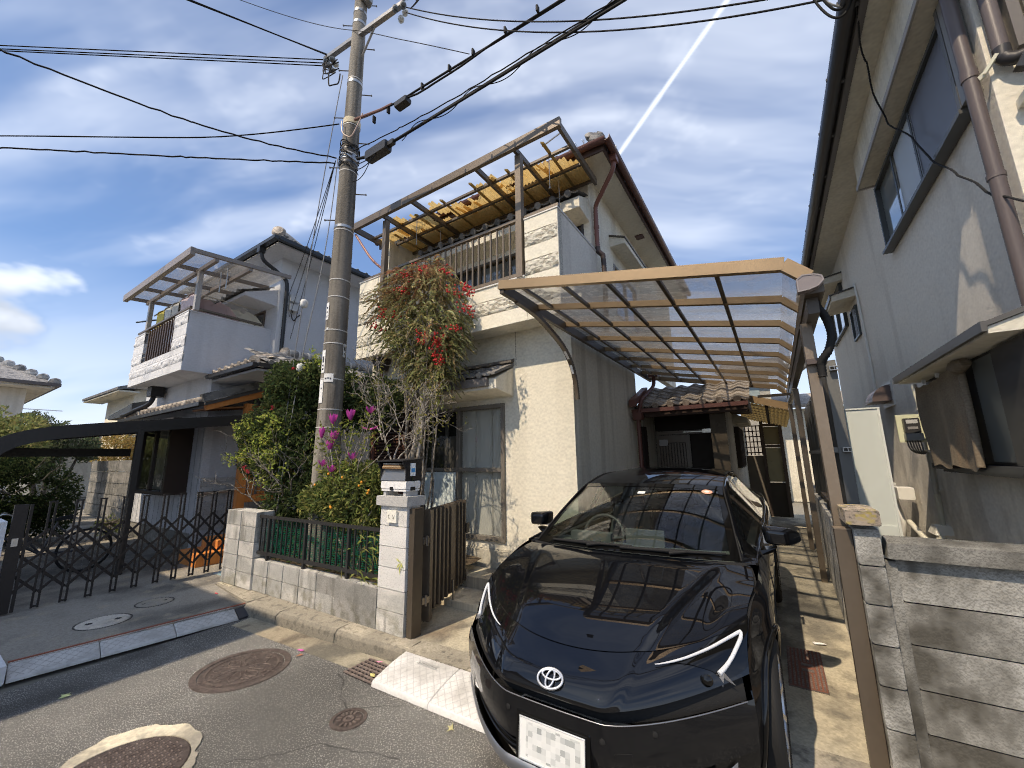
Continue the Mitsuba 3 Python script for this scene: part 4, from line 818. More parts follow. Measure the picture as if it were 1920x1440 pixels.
add('curved_brace', TUBE(curve([(-6.2, 4.2, 6.02), (-6.0, 4.24, 5.72), (-5.75, 4.26, 5.4), (-5.47, 4.27, 5.15)], 20), 0.022, 8), 'm_satin', P, rgb=(0.32, 0.14, 0.10), smooth=50, label='pinkish-brown pipe brace at the left end')
# antenna mast on the roof behind the awning
an_ = thing('roof_antenna', 'small television antenna on the roof behind the torn awning', 'antenna')
add('mast', TUBE([(-2.25, 6.0, 6.6), (-2.25, 6.0, 7.45)], 0.014, 6), 'm_metal', an_, rgb=(0.5, 0.5, 0.5))
mb = MB()
for z in (7.2, 7.38): mb.tube([(-2.55, 6.0, z), (-1.95, 6.1, z)], 0.006, 5)
for k in range(5): mb.tube([(-2.5+k*0.125, 5.88+k*0.01, 7.38), (-2.5+k*0.125, 6.16, 7.38)], 0.004, 4)
add('boom', mb, 'm_metal', an_, rgb=(0.5, 0.5, 0.5))
# steps in front of the garden window
st = thing('garden_step', 'two pale concrete steps below the garden window, behind the folded gate', 'steps')
add('upper_step', BOX(-4.0, -2.35, 4.22, 4.665, 0.10, 0.335, 0.012), 'm_drive', st, tint=1.25)
add('lower_step', BOX(-3.95, -2.30, 3.75, 4.215, 0.10, 0.205, 0.012), 'm_drive', st, tint=1.35)
# ------------------------------------------------------------------ entrance wing
EN = numbered(H+'__entrance'); tag(EN, 'low entrance wing with a weathered tiled roof at the back of the carport')
EX0, EX1, EYF, EYD = -2.09, -0.62, 7.60, 8.45
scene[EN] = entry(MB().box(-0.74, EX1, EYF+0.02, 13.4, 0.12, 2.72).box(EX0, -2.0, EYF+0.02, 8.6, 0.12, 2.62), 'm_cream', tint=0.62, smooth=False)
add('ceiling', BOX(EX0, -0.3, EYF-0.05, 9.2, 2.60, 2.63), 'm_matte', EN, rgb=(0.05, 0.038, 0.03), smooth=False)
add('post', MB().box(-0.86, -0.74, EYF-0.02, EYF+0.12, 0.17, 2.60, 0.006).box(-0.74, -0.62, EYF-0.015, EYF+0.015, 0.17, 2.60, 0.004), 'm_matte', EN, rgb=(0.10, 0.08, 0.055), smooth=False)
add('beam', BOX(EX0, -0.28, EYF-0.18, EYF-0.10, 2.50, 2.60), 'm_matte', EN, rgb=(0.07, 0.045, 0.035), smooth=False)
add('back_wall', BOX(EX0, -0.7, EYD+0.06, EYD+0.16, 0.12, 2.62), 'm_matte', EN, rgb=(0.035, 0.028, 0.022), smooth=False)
dr_ = numbered(H+'__entrance_door'); tag(dr_, 'brown sliding entrance door standing half open')
scene[dr_] = entry(MB().box(-1.98, -1.92, EYD-0.02, EYD+0.04, 0.2, 2.27).box(-0.95, -0.89, EYD-0.02, EYD+0.04, 0.2, 2.27).box(-1.98, -0.89, EYD-0.025, EYD+0.045, 2.22, 2.29).box(-1.42, -1.34, EYD-0.03, EYD, 0.2, 2.21).box(-1.92, -1.42, EYD-0.03, EYD, 2.06, 2.21), 'm_satin', rgb=(0.17, 0.14, 0.105), smooth=False)
for k in range(9): add('slat', BOX(-1.90+k*0.054, -1.866+k*0.054, EYD-0.028, EYD-0.002, 0.25, 2.05, 0.003), 'm_satin', dr_, rgb=(0.145, 0.115, 0.085))
add('panel', BOX(-1.92, -1.42, EYD+0.0, EYD+0.008, 0.25, 2.06), 'm_matte', dr_, rgb=(0.07, 0.055, 0.042), smooth=False)
add('door_closer', MB().box(-1.10, -0.93, EYD-0.06, EYD-0.03, 2.23, 2.30, 0.004).box(-1.45, -1.10, EYD-0.045, EYD-0.035, 2.25, 2.265), 'm_metal', dr_, rgb=(0.5, 0.48, 0.42))
add('handle', BOX(-1.465, -1.43, EYD-0.07, EYD-0.03, 1.22, 1.38, 0.006), 'm_metal', dr_, rgb=(0.5, 0.46, 0.36))
add('doorplate', BOX(-1.91, -1.75, EYD-0.06, EYD-0.03, 2.0, 2.12, 0.004), 'm_matte', EN, rgb=(0.45, 0.44, 0.42), label='small grey box by the entrance door')
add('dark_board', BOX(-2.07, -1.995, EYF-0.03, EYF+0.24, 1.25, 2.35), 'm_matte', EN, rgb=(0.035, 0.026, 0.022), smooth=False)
er = numbered(H+'__entrance_roof'); tag(er, 'weathered brown wavy tile roof over the entrance')
sE = 0.50
scene[er] = entry(MB().hexa([(EX0+0.02, EYF-0.24, 2.64), (-0.27, EYF-0.24, 2.64), (-0.27, 8.7, 2.64+0.53), (EX0+0.02, 8.7, 2.64+0.53), (EX0+0.02, EYF-0.24, 2.67), (-0.27, EYF-0.24, 2.67), (-0.27, 8.7, 2.67+0.53), (EX0+0.02, 8.7, 2.67+0.53)]), 'm_matte', rgb=(0.06, 0.045, 0.035), smooth=False)
tile_roof(er, (EX0+0.06, EYF-0.27, 2.665), (1, 0, 0), 1.80, (0, 1, 0.42), 1.30, 'm_browntile', 0.26, 0.215, amp=0.045, tint=1.15)
add('verge', BOX(-0.275, -0.255, EYF-0.26, 8.7, 2.55, 2.70), 'm_matte', er, rgb=(0.20, 0.17, 0.13), smooth=False)
eg = numbered(H+'__entrance_gutter'); tag(eg, 'red-brown gutter and downpipes around the entrance roof')
scene[eg] = entry(MB().box(EX0, -0.25, EYF-0.36, EYF-0.27, 2.575, 2.64, 0.02).hexa([(-2.06, 7.0, 2.66), (-1.95, 7.0, 2.66), (-1.95, 7.95, 3.02), (-2.06, 7.95, 3.02), (-2.06, 7.0, 2.78), (-1.95, 7.0, 2.78), (-1.95, 7.95, 3.14), (-2.06, 7.95, 3.14)], 0.01), 'm_satin', rgb=(0.16, 0.068, 0.052))
add('downpipe', MB().tube(curve([(-1.86, 8.15, 3.42), (-1.86, 8.12, 3.25), (-1.90, 7.7, 2.98), (-1.93, 7.35, 2.80), (-1.94, 7.26, 2.66), (-1.97, 7.24, 2.55), (-1.98, 7.24, 2.3), (-1.98, 7.24, 0.2)], 50), 0.035, 10).box(-1.95, -1.77, 8.06, 8.2, 3.36, 3.48, 0.02).box(-2.06, -1.90, 7.16, 7.32, 2.44, 2.57, 0.02), 'm_satin', eg, rgb=(0.15, 0.065, 0.05), smooth=50)
# the narrow rear yard
rw = thing('side_bay_window', 'dark lattice window with a plaster hood on the wing behind the entrance', 'window')
scene.update({})
add('hood', MB().hexa([(-0.62, 9.05, 2.42), (-0.36, 9.05, 2.42), (-0.36, 10.4, 2.42), (-0.62, 10.4, 2.42), (-0.62, 9.05, 2.62), (-0.36, 9.05, 2.52), (-0.36, 10.4, 2.52), (-0.62, 10.4, 2.62)]), 'm_cream', rw, tint=0.75, smooth=False)
add('shutter', BOX(-0.62, -0.54, 9.1, 10.3, 1.55, 2.36), 'm_matte', rw, rgb=(0.035, 0.028, 0.022), smooth=False)
for k in range(8): add('slat', BOX(-0.538, -0.525, 9.13+k*0.15, 9.16+k*0.15, 1.58, 2.34), 'm_matte', rw, rgb=(0.06, 0.045, 0.035), smooth=False)
ls = thing('lattice_screen', 'dark wooden lattice screen at the back of the side yard', 'lattice')
mb = MB()
for k in range(5): add('bar', BOX(-0.60+k*0.085, -0.575+k*0.085, 12.42, 12.45, 1.80, 2.58), 'm_matte', ls, rgb=(0.05, 0.035, 0.028), smooth=False)
for k in range(6): add('bar', BOX(-0.62, -0.20, 12.455, 12.48, 1.85+k*0.14, 1.875+k*0.14), 'm_matte', ls, rgb=(0.05, 0.035, 0.028), smooth=False)
add('board', BOX(-0.62, -0.24, 12.42, 12.50, 0.22, 1.78), 'm_matte', ls, rgb=(0.11, 0.095, 0.075), smooth=False)
add('post', MB().box(-0.24, -0.17, 12.38, 12.5, 0.22, 2.75).box(-0.67, -0.62, 12.38, 12.5, 0.22, 2.7), 'm_matte', ls, rgb=(0.06, 0.045, 0.035), smooth=False)
yb = thing('yellow_board', 'yellowed panel board leaning in the dim end of the side yard', 'board')
add('panel', BOX(-0.17, 0.22, 12.40, 12.43, 1.12, 1.98), 'm_matte', yb, rgb=(0.26, 0.24, 0.15), smooth=False)
add('lower_panel', BOX(-0.17, 0.22, 12.40, 12.43, 0.22, 1.10), 'm_matte', yb, rgb=(0.05, 0.042, 0.033), smooth=False)
add('upper_panel', BOX(-0.17, 0.22, 12.42, 12.45, 2.06, 2.52), 'm_matte', yb, rgb=(0.22, 0.19, 0.11), smooth=False)
add('rail', MB().box(-0.17, 0.24, 12.38, 12.41, 1.99, 2.05).box(-0.17, 0.24, 12.38, 12.41, 2.53, 2.6).box(0.16, 0.24, 12.36, 12.42, 0.22, 2.6), 'm_matte', yb, rgb=(0.08, 0.06, 0.045), smooth=False)
# ------------------------------------------------------------------ carport over the driveway
CPT = thing('carport', 'bronze aluminium carport with smoke-grey translucent sheets over the black car', 'carport')
LX, LZ, MX, MZ, GX, GZ = -2.0, 3.42, 0.19, 2.985, 0.285, 2.865
CY0, NB, SP = 2.95, 9, 0.69
def cpz(x): return LZ+(MZ-LZ)*(x-LX)/(MX-LX)
CYE = CY0+(NB-1)*SP
for k in range(NB):
    y = CY0+k*SP; h = 0.085 if k in (0, NB-1) else 0.055; w = 0.05 if k in (0, NB-1) else 0.045
    mb = MB().beam((LX-0.03, y, cpz(LX)+0.005), (MX, y, MZ), w, h, (0, 0, 1)).beam((MX-0.004, y, MZ+0.001), (GX+0.02, y, GZ+0.0), w-0.003, h-0.004, (0, 0, 1))
    add('rafter', mb, 'm_gold', CPT, tint=0.95 if k == 0 else 0.85)
for i, x in enumerate((-1.81, -1.40, -1.0, -0.60, -0.20)):
    add('purlin', BEAM((x, CY0+0.03, cpz(x)-0.012), (x, CYE-0.03, cpz(x)-0.012), 0.028, 0.03), 'm_bronze', CPT, tint=0.42, smooth=False)
add('left_beam', BEAM((LX, CY0-0.01, cpz(LX)-0.035), (LX, CYE, cpz(LX)-0.035), 0.045, 0.10, ch=0.004), 'm_bronze', CPT, tint=0.42)
for k in range(NB-1):
    y0, y1 = CY0+k*SP+0.006, CY0+(k+1)*SP-0.006
    V = [(LX, y0, cpz(LX)+0.032), (LX, y1, cpz(LX)+0.032), (MX, y0, MZ+0.032), (MX, y1, MZ+0.032), (GX, y0, GZ+0.034), (GX, y1, GZ+0.034)]
    add('roof_sheet', MB().raw(V, [[0, 2, 3, 1], [2, 4, 5, 3]]), 'm_poly', CPT, smooth=False)
add('gutter_beam', MB().hexa([(0.275, CY0+0.02, 2.765), (0.375, CY0+0.02, 2.765), (0.41, 9.0, 2.80), (0.31, 9.0, 2.80), (0.275, CY0+0.02, 2.875), (0.375, CY0+0.02, 2.875), (0.41, 9.0, 2.91), (0.31, 9.0, 2.91)], 0.006), 'm_bronze', CPT, tint=0.5)
add('lower_beam', MB().hexa([(0.285, CY0+0.10, 2.66), (0.345, CY0+0.10, 2.66), (0.38, 8.9, 2.69), (0.32, 8.9, 2.69), (0.285, CY0+0.10, 2.766), (0.345, CY0+0.10, 2.766), (0.38, 8.9, 2.80), (0.32, 8.9, 2.80)], 0.004), 'm_bronze', CPT, tint=0.34)
pg = Polygon([(0, 0), (0.055, 0.004), (0.10, 0.018), (0.128, 0.048), (0.122, 0.075), (0.09, 0.092), (0.03, 0.10), (0, 0.078)]).buffer(0.004)
cpk = add('gutter_cap', MB().prism(pg, (0.242, CY0-0.035, 2.775), (1, 0, 0), (0, 0, 1), (0, 1, 0), 0.06), 'm_satin', CPT, rgb=(0.20, 0.175, 0.175), label='rounded grey-purple end cap of the carport gutter')
add('rim', MB().prism(pg.difference(pg.buffer(-0.008)), (0.242, CY0-0.039, 2.775), (1, 0, 0), (0, 0, 1), (0, 1, 0), 0.008), 'm_satin', cpk, rgb=(0.24, 0.215, 0.215))
for x0, y0, x1, y1, zb in ((0.283, 3.32, 0.306, 3.28, 0.13), (0.345, 6.6, 0.35, 6.62, 0.17), (0.335, 8.55, 0.352, 8.55, 0.2)):
    w, d = 0.031, 0.045
    add('post', MB().hexa([(x1-w, y1-d, zb), (x1+w, y1-d, zb), (x1+w, y1+d, zb), (x1-w, y1+d, zb), (x0-w, y0-d, 2.665), (x0+w, y0-d, 2.665), (x0+w, y0+d, 2.665), (x0-w, y0+d, 2.665)], 0.004), 'm_bronze', CPT, tint=0.92)
arm = curve([(-2.0, 3.2, 3.345), (-2.0, 3.54, 3.325), (-2.0, 3.97, 3.22), (-2.0, 4.31, 3.08), (-2.0, 4.50, 2.90), (-2.0, 4.585, 2.70), (-2.0, 4.61, 2.52)], 30)
mb = MB()
for a, b in zip(arm[:-1], arm[1:]): mb.beam(a, b+(b-a)*0.15, 0.05, 0.045, (0, 1, 1))
ar = add('support_arm', mb, 'm_bronze', CPT, tint=0.5, label='curved dark support arm reaching from the house corner to the carport edge')
for a, b in ((21.5, 24.2), (25.0, 28.2)):
    p, q = arm[int(a)], arm[int(b)]; add('white_tape', BEAM(p+np.array([0.0, -0.026, -0.006]), q+np.array([0.0, -0.026, 0.0]), 0.030, 0.006, (0, 1, 0)), 'm_satin', ar, rgb=(0.75, 0.75, 0.73))
hose = curve([(0.335, 3.12, 2.78), (0.36, 3.2, 2.72), (0.385, 3.2, 2.66), (0.40, 3.2, 2.55), (0.375, 3.2, 2.45), (0.325, 3.23, 2.36), (0.325, 3.235, 2.28)], 60)
add('drain_hose', TUBE(hose, 0.024+0.002*np.cos(np.arange(len(hose))*math.pi), 12), 'm_rubber', CPT, smooth=True, label='black ribbed drain hose curling down to the front post')
add('hose_band', MB().box(0.252, 0.36, 3.225, 3.338, 2.37, 2.405, 0.003), 'm_satin', CPT, rgb=(0.08, 0.06, 0.05))
add('side_bar', BOX(-0.12, 0.33, 7.65, 7.69, 2.72, 2.76, 0.003), 'm_bronze', CPT, tint=0.3)
# a second, older roof over the side yard behind it
sr = thing('side_yard_roof', 'old corrugated lean-to roof over the narrow side yard behind the carport', 'lean-to roof')
add('front_beam', MB().beam((-0.30, 8.95, 2.88), (0.33, 8.95, 2.67), 0.05, 0.13), 'm_gold', sr, tint=0.8)
for k in range(7): add('batten', MB().beam((-0.55, 9.2+k*0.5, 2.86-k*0.012), (0.34, 9.2+k*0.5, 2.62-k*0.015), 0.04, 0.03), 'm_matte', sr, rgb=(0.36, 0.32, 0.26), smooth=False)
add('purlin', BEAM((-0.02, 9.0, 2.72), (-0.02, 12.4, 2.62), 0.05, 0.05), 'm_matte', sr, rgb=(0.03, 0.022, 0.018), smooth=False)
mb = MB(); n = 70
for i in range(n):
    xa, xb = -0.6+i*0.96/n, -0.6+(i+1)*0.96/n; f = lambda x, y: 2.90-0.30*(x+0.6)/0.96+0.012*math.sin(x*96)-0.03*(y-9)
    mb.raw([(xa, 9.0, f(xa, 9.0)), (xb, 9.0, f(xb, 9.0)), (xb, 12.6, f(xb, 12.6)), (xa, 12.6, f(xa, 12.6))], [[0, 1, 2, 3]])
add('corrugated_sheet', mb, 'm_yellow', sr, tint=0.28, smooth=False)
# ------------------------------------------------------------------ boundary on the right
def bxw(y): return 0.325+0.028*(y-3.0)
bw = thing('boundary_block_wall', 'mossy grey block wall along the right side of the driveway, ending in a mould-stained pier with a lichen cap', 'block wall')
tops = [1.375, 1.180, 0.982, 0.785, 0.588, 0.390, 0.192, 0.0]
for a in range(7):
    z1, z0 = tops[a], tops[a+1]
    yb_ = 3.0; j = 0.004
    add('pier_block', MB().box(bxw(3.0)+0.002*(a % 2), bxw(3.0)+0.108, yb_, yb_+0.19, z0+j, z1-j, 0.010), 'm_mould', bw, tint=1.0+0.2*rng.random())
    if a == 0: continue
    y = 3.195-0.19*(a % 2)*0
    k = 0
    while y < 11.5:
        L = 0.39
        if y < 8:
            add('block', MB().hexa([(bxw(y), y+j, z0+j), (bxw(y)+0.105, y+j, z0+j), (bxw(y+L)+0.105, y+L-j, z0+j), (bxw(y+L), y+L-j, z0+j), (bxw(y), y+j, z1-j), (bxw(y)+0.105, y+j, z1-j), (bxw(y+L)+0.105, y+L-j, z1-j), (bxw(y+L), y+L-j, z1-j)]), 'm_block', bw, tint=0.85+0.25*rng.random(), smooth=False)
        y += L
add('mortar', MB().hexa([(bxw(3)+0.006, 3.02, -0.02), (bxw(3)+0.10, 3.02, -0.02), (bxw(11.5)+0.10, 11.5, -0.02), (bxw(11.5)+0.006, 11.5, -0.02), (bxw(3)+0.006, 3.02, 1.17), (bxw(3)+0.10, 3.02, 1.17), (bxw(11.5)+0.10, 11.5, 1.17), (bxw(11.5)+0.006, 11.5, 1.17)]), 'm_block', bw, tint=0.5, smooth=False)
add('pier_cap', BOX(0.292, 0.440, 2.945, 3.30, 1.398, 1.475, 0.012), 'm_lichen', bw, label='lichen-spotted concrete cap of the right-hand pier')
add('top_rail', MB().hexa([(bxw(3.2)+0.02, 3.25, 1.285), (bxw(3.2)+0.07, 3.25, 1.285), (bxw(6.2)+0.07, 6.4, 1.285), (bxw(6.2)+0.02, 6.4, 1.285), (bxw(3.2)+0.02, 3.25, 1.33), (bxw(3.2)+0.07, 3.25, 1.33), (bxw(6.2)+0.07, 6.4, 1.33), (bxw(6.2)+0.02, 6.4, 1.33)], 0.004), 'm_bronze', bw, tint=0.5)
for y in (3.4, 4.2, 5.0, 5.8): add('rail_support', BOX(bxw(y)+0.03, bxw(y)+0.06, y-0.015, y+0.015, 1.17, 1.29), 'm_bronze', bw, tint=0.6)
rp = thing('right_gate_post', 'brown aluminium gate post with a flat top at the right edge of the driveway', 'post')
add('shaft', BOX(0.243, 0.320, 3.06, 3.13, 0.10, 1.352, 0.003), 'm_bronze', rp, tint=0.55)
add('cap', BOX(0.241, 0.322, 3.058, 3.132, 1.353, 1.362, 0.002), 'm_bronze', rp, tint=1.0)
# front wall of the right-hand lot
fw = thing('panel_wall', 'black-stained precast concrete panel wall at the lower right, with a projecting cap', 'wall')
add('post', BOX(0.438, 0.488, 3.045, 3.13, -0.02, 1.205, 0.008), 'm_mould', fw, tint=0.8)
tz = [1.222, 1.002, 0.795, 0.585, 0.384, 0.18, -0.02]
for a in range(6):
    add('panel', BOX(0.486, 2.6, 3.062, 3.115, tz[a+1]+0.004, tz[a]-0.004, 0.012), 'm_mould', fw, tint=1.0+0.22*rng.random())
add('cap', MB().hexa([(0.450, 3.005, 1.225), (2.6, 3.005, 1.225), (2.6, 3.16, 1.225), (0.450, 3.16, 1.225), (0.460, 3.018, 1.305), (2.6, 3.018, 1.305), (2.6, 3.15, 1.325), (0.462, 3.15, 1.325)], 0.008), 'm_mould', fw, tint=0.62)
# tall sheet-metal fence and cabinet behind the wall
tf = thing('metal_fence', 'tall dark grey folded sheet-metal fence behind the carport posts, right of the driveway', 'fence')
mb = MB(); P0 = np.array([0.485, 4.42]); P1 = np.array([0.535, 8.25]); fd = norm(P1-P0); fn_ = np.array([fd[1], -fd[0]]); n = 30; prof = []
for k in range(n+1):
    s = k/n*np.linalg.norm(P1-P0); o = (0.0, 0.0, 0.035, 0.035)[k % 4]; prof.append(P0+fd*s-fn_*o)
for a, b in zip(prof[:-1], prof[1:]): mb.raw([(a[0], a[1], 0.15), (b[0], b[1], 0.15), (b[0], b[1], 2.50), (a[0], a[1], 2.50)], [[0, 1, 2, 3]])
add('sheet', mb, 'm_satin', tf, rgb=(0.085, 0.08, 0.07), smooth=False)
add('end_flange', MB().box(0.465, 0.545, 4.40, 4.415, 0.15, 2.60).box(0.533, 0.547, 4.415, 4.52, 0.15, 2.60), 'm_satin', tf, rgb=(0.13, 0.13, 0.122), smooth=False)
add('top_rail', MB().beam((0.50, 4.42, 2.515), (0.545, 8.25, 2.515), 0.06, 0.05), 'm_satin', tf, rgb=(0.15, 0.145, 0.135))
add('middle_rail', MB().beam((0.455, 4.42, 1.82), (0.505, 8.25, 1.82), 0.035, 0.045), 'm_satin', tf, rgb=(0.16, 0.155, 0.14))
for z in (2.50, 1.80):
    x0 = 0.49
    add('rail_end', MB().box(x0, x0+0.06, 4.34, 4.40, z, z+0.005).box(x0, x0+0.06, 4.34, 4.40, z+0.032, z+0.037).box(x0, x0+0.004, 4.34, 4.40, z+0.0055, z+0.0315).box(x0+0.03, x0+0.034, 4.34, 4.40, z+0.0055, z+0.0315), 'm_metal', tf, rgb=(0.45, 0.44, 0.42), smooth=False)
cb_ = thing('grey_cabinet', 'tall pale grey-green metal cabinet standing between the sheet-metal fence and the right house', 'cabinet')
add('body', BOX(0.565, 0.792, 4.55, 5.25, 0.17, 2.16, 0.004), 'm_satin', cb_, rgb=(0.50, 0.53, 0.49))
add('top', BOX(0.558, 0.80, 4.54, 5.26, 2.162, 2.175, 0.003), 'm_satin', cb_, rgb=(0.56, 0.58, 0.54))
add('edge_strip', MB().box(0.782, 0.797, 4.536, 4.548, 0.17, 2.16), 'm_satin', cb_, rgb=(0.58, 0.60, 0.56), smooth=False)
add('lower_panel', BOX(0.57, 0.78, 4.538, 4.548, 0.17, 1.20), 'm_satin', cb_, rgb=(0.52, 0.55, 0.51), smooth=False)
# ------------------------------------------------------------------ the house on the right
N = thing('right_house', 'grey plastered two-storey house on the right, seen from below, with wide beige eaves', 'house')
NX, NY, NZ = 1.30, 3.15, 5.12
add('side_wall', wall_sheet((NX, NY+7.25, 0.12), (0, -1, 0), 7.25, NZ-0.10, [(7.25-2.27, 3.78, 7.25-0.22, 4.50), (7.25-6.9, 3.78, 7.25-5.28, 4.60), (7.25-4.93, 3.42, 7.25-4.44, 3.90)], 0.15), 'm_greywall', N, smooth=False)
add('front_wall', BOX(NX+0.002, 6.0, NY, NY+0.15, 0.12, NZ+0.6), 'm_cream', N, tint=1.02, smooth=False)
add('back_wall', BOX(NX+0.15, 6.0, NY+7.1, NY+7.25, 0.12, NZ), 'm_greywall', N, smooth=False)
sf = numbered(N+'__eaves'); tag(sf, 'wide beige boarded eaves with a dark gutter')
scene[sf] = entry(MB().box(0.955, 1.30, 2.45, 10.9, NZ, NZ+0.03), 'm_cream', tint=0.86, smooth=False)
add('dropped_soffit', MB().box(1.135, 1.30, 3.02, 5.48, 4.70, NZ-0.001), 'm_cream', sf, tint=0.92, smooth=False)
add('edge_bead', MB().box(1.118, 1.133, 3.0, 5.50, 4.685, 4.735).box(1.118, 1.298, 5.483, 5.50, 4.685, 4.735), 'm_satin', sf, rgb=(0.36, 0.34, 0.31), smooth=False)
add('bargeboard', MB().box(0.925, 0.953, 2.45, 10.9, NZ-0.03, NZ+0.12).box(0.953, 0.975, 2.45, 10.9, NZ-0.02, NZ-0.001), 'm_satin', sf, rgb=(0.12, 0.11, 0.10), smooth=False)
half2 = [(-0.06, 0.0), (-0.055, -0.05), (-0.025, -0.08), (0.025, -0.08), (0.055, -0.05), (0.06, 0.0)]
add('gutter', MB().prism(half2, (0.862, 2.4, NZ+0.07), (1, 0, 0), (0, 0, 1), (0, 1, 0), 8.55), 'm_satin', sf, rgb=(0.045, 0.043, 0.042), smooth=50)
for k in range(11): add('bracket', MB().box(0.797, 0.93, 2.7+k*0.75, 2.72+k*0.75, NZ+0.055, NZ+0.08).box(0.90, 0.93, 2.69+k*0.75, 2.73+k*0.75, NZ-0.01, NZ+0.055), 'm_satin', sf, rgb=(0.05, 0.05, 0.05), smooth=False)
add('roof', MB().hexa([(0.90, 2.4, NZ+0.125), (6.5, 2.4, NZ+0.8), (6.5, 11.0, NZ+0.8), (0.90, 11.0, NZ+0.125), (0.90, 2.4, NZ+0.2), (6.5, 2.4, NZ+2.4), (6.5, 11.0, NZ+2.4), (0.90, 11.0, NZ+0.2)]), 'm_tile', N, smooth=False)
DK = (0.045, 0.05, 0.05)
wl = window(N, (NX-0.05, 5.42, 3.90), (0, -1, 0), 2.05, 0.72, DK, 1, back=(0.02, 0.02, 0.02), depth=0.07, fr=0.03, name='long_window', label='long upstairs window with insect screens and frosted panes', glass='m_glass', backoff=0.2)
def wq(par, nm, y0, y1, z0, z1, x, rgb, mat='m_satin', **k): return add(nm, BOX(x, x+0.006, y0, y1, z0, z1), mat, par, rgb=rgb, smooth=False, **k)
wq(wl, 'insect_screen', 3.42, 4.20, 3.935, 4.59, NX-0.035, (0.11, 0.115, 0.13), label='grey-blue insect screen of the long window')
wq(wl, 'frosted_pane', 4.23, 4.78, 3.935, 4.59, NX-0.024, (0.40, 0.44, 0.46))
wq(wl, 'plain_pane', 4.82, 5.38, 3.935, 4.59, NX-0.018, (0.24, 0.25, 0.235))
for y in (4.215, 4.80): wq(wl, 'stile', y-0.018, y+0.018, 3.93, 4.60, NX-0.045, (0.04, 0.045, 0.045))
wq(wl, 'screen_stile', 3.40, 3.43, 3.93, 4.60, NX-0.045, (0.10, 0.105, 0.10))
add('sill', MB().box(NX-0.085, NX-0.005, 3.33, 5.45, 3.865, 3.895, 0.004).box(NX-0.075, NX-0.004, 3.32, 3.365, 3.897, 4.66), 'm_satin', wl, rgb=(0.075, 0.075, 0.07))
add('shutter_case', MB().box(NX-0.072, NX-0.004, 3.23, 3.318, 3.90, 4.66), 'm_satin', wl, rgb=(0.16, 0.155, 0.14))
ws = window(N, (NX-0.04, 9.98, 3.90), (0, -1, 0), 1.55, 0.80, DK, 2, depth=0.05, fr=0.03, name='far_window', back=(0.22, 0.23, 0.23), backoff=0.12)
wt = window(N, (NX-0.02, 8.06, 3.53), (0, -1, 0), 0.47, 0.47, DK, 1, depth=0.05, fr=0.025, name='narrow_window', back=(0.09, 0.10, 0.10), backoff=0.08)
add('bar', MB().box(NX-0.03, NX-0.015, 7.80, 7.815, 3.56, 3.98).box(NX-0.03, NX-0.015, 7.72, 7.735, 3.56, 3.98), 'm_satin', wt, rgb=(0.3, 0.3, 0.3), smooth=False)
for y0, y1, z0, x0, lb in ((8.30, 10.0, 4.70, 0.93, 'upper'), (7.48, 8.3, 4.13, 1.0, 'lower')):
    add('window_hood', MB().hexa([(x0, y0, z0-0.06), (NX, y0, z0-0.02), (NX, y1, z0-0.02), (x0, y1, z0-0.06), (x0, y0, z0+0.03), (NX, y0, z0+0.10), (NX, y1, z0+0.10), (x0, y1, z0+0.03)]), 'm_cream', N, tint=0.9, smooth=False)
    add('hood_edge', MB().box(x0-0.02, x0-0.002, y0-0.02, y1+0.02, z0-0.02, z0+0.05).hexa([(x0-0.002, y0-0.02, z0+0.032), (NX, y0-0.02, z0+0.102), (NX, y1+0.02, z0+0.102), (x0-0.002, y1+0.02, z0+0.032), (x0-0.002, y0-0.02, z0+0.052), (NX, y0-0.02, z0+0.122), (NX, y1+0.02, z0+0.122), (x0-0.002, y1+0.02, z0+0.052)]), 'm_satin', N, rgb=(0.07, 0.065, 0.06), smooth=False)
# canopy with bay window and hanging sacking
cn = numbered(N+'__window_canopy'); tag(cn, 'long projecting window canopy with a dark edge')
scene[cn] = entry(MB().hexa([(1.0, 3.0, 2.385), (NX, 3.0, 2.385), (NX, 4.80, 2.385), (1.0, 4.80, 2.385), (1.0, 3.0, 2.42), (NX, 3.0, 2.53), (NX, 4.80, 2.53), (1.0, 4.80, 2.42)]), 'm_cream', tint=0.92, smooth=False)
add('edge', MB().hexa([(0.975, 2.985, 2.395), (0.998, 2.985, 2.395), (0.998, 4.83, 2.395), (0.975, 4.83, 2.395), (0.975, 2.985, 2.45), (0.998, 2.985, 2.45), (0.998, 4.83, 2.45), (0.975, 4.83, 2.45)]).hexa([(0.998, 2.985, 2.423), (NX, 2.985, 2.533), (NX, 4.83, 2.533), (0.998, 4.83, 2.423), (0.998, 2.985, 2.45), (NX, 2.985, 2.56), (NX, 4.83, 2.56), (0.998, 4.83, 2.45)]), 'm_satin', cn, rgb=(0.085, 0.08, 0.072), smooth=False)
bay = numbered(N+'__bay_window'); tag(bay, 'dark shuttered bay window under the canopy')
scene[bay] = entry(MB().box(1.16, NX, 2.9, 4.74, 1.70, 2.384), 'm_satin', rgb=(0.030, 0.030, 0.030), smooth=False)
add('sill', MB().box(1.10, NX, 2.9, 4.77, 1.655, 1.698, 0.004).box(1.12, NX, 2.9, 4.60, 1.635, 1.654), 'm_satin', bay, rgb=(0.035, 0.036, 0.038))
add('sash', MB().box(1.145, 1.158, 3.40, 3.75, 1.72, 2.36), 'm_satin', bay, rgb=(0.105, 0.115, 0.11), smooth=False)
add('dark_screen', MB().box(1.128, 1.1435, 2.9, 3.42, 1.70, 2.37), 'm_satin', bay, rgb=(0.035, 0.034, 0.035), smooth=False)
sk = thing('sacking_screen', 'ragged brown sacking hung below the canopy on the right house', 'cloth')
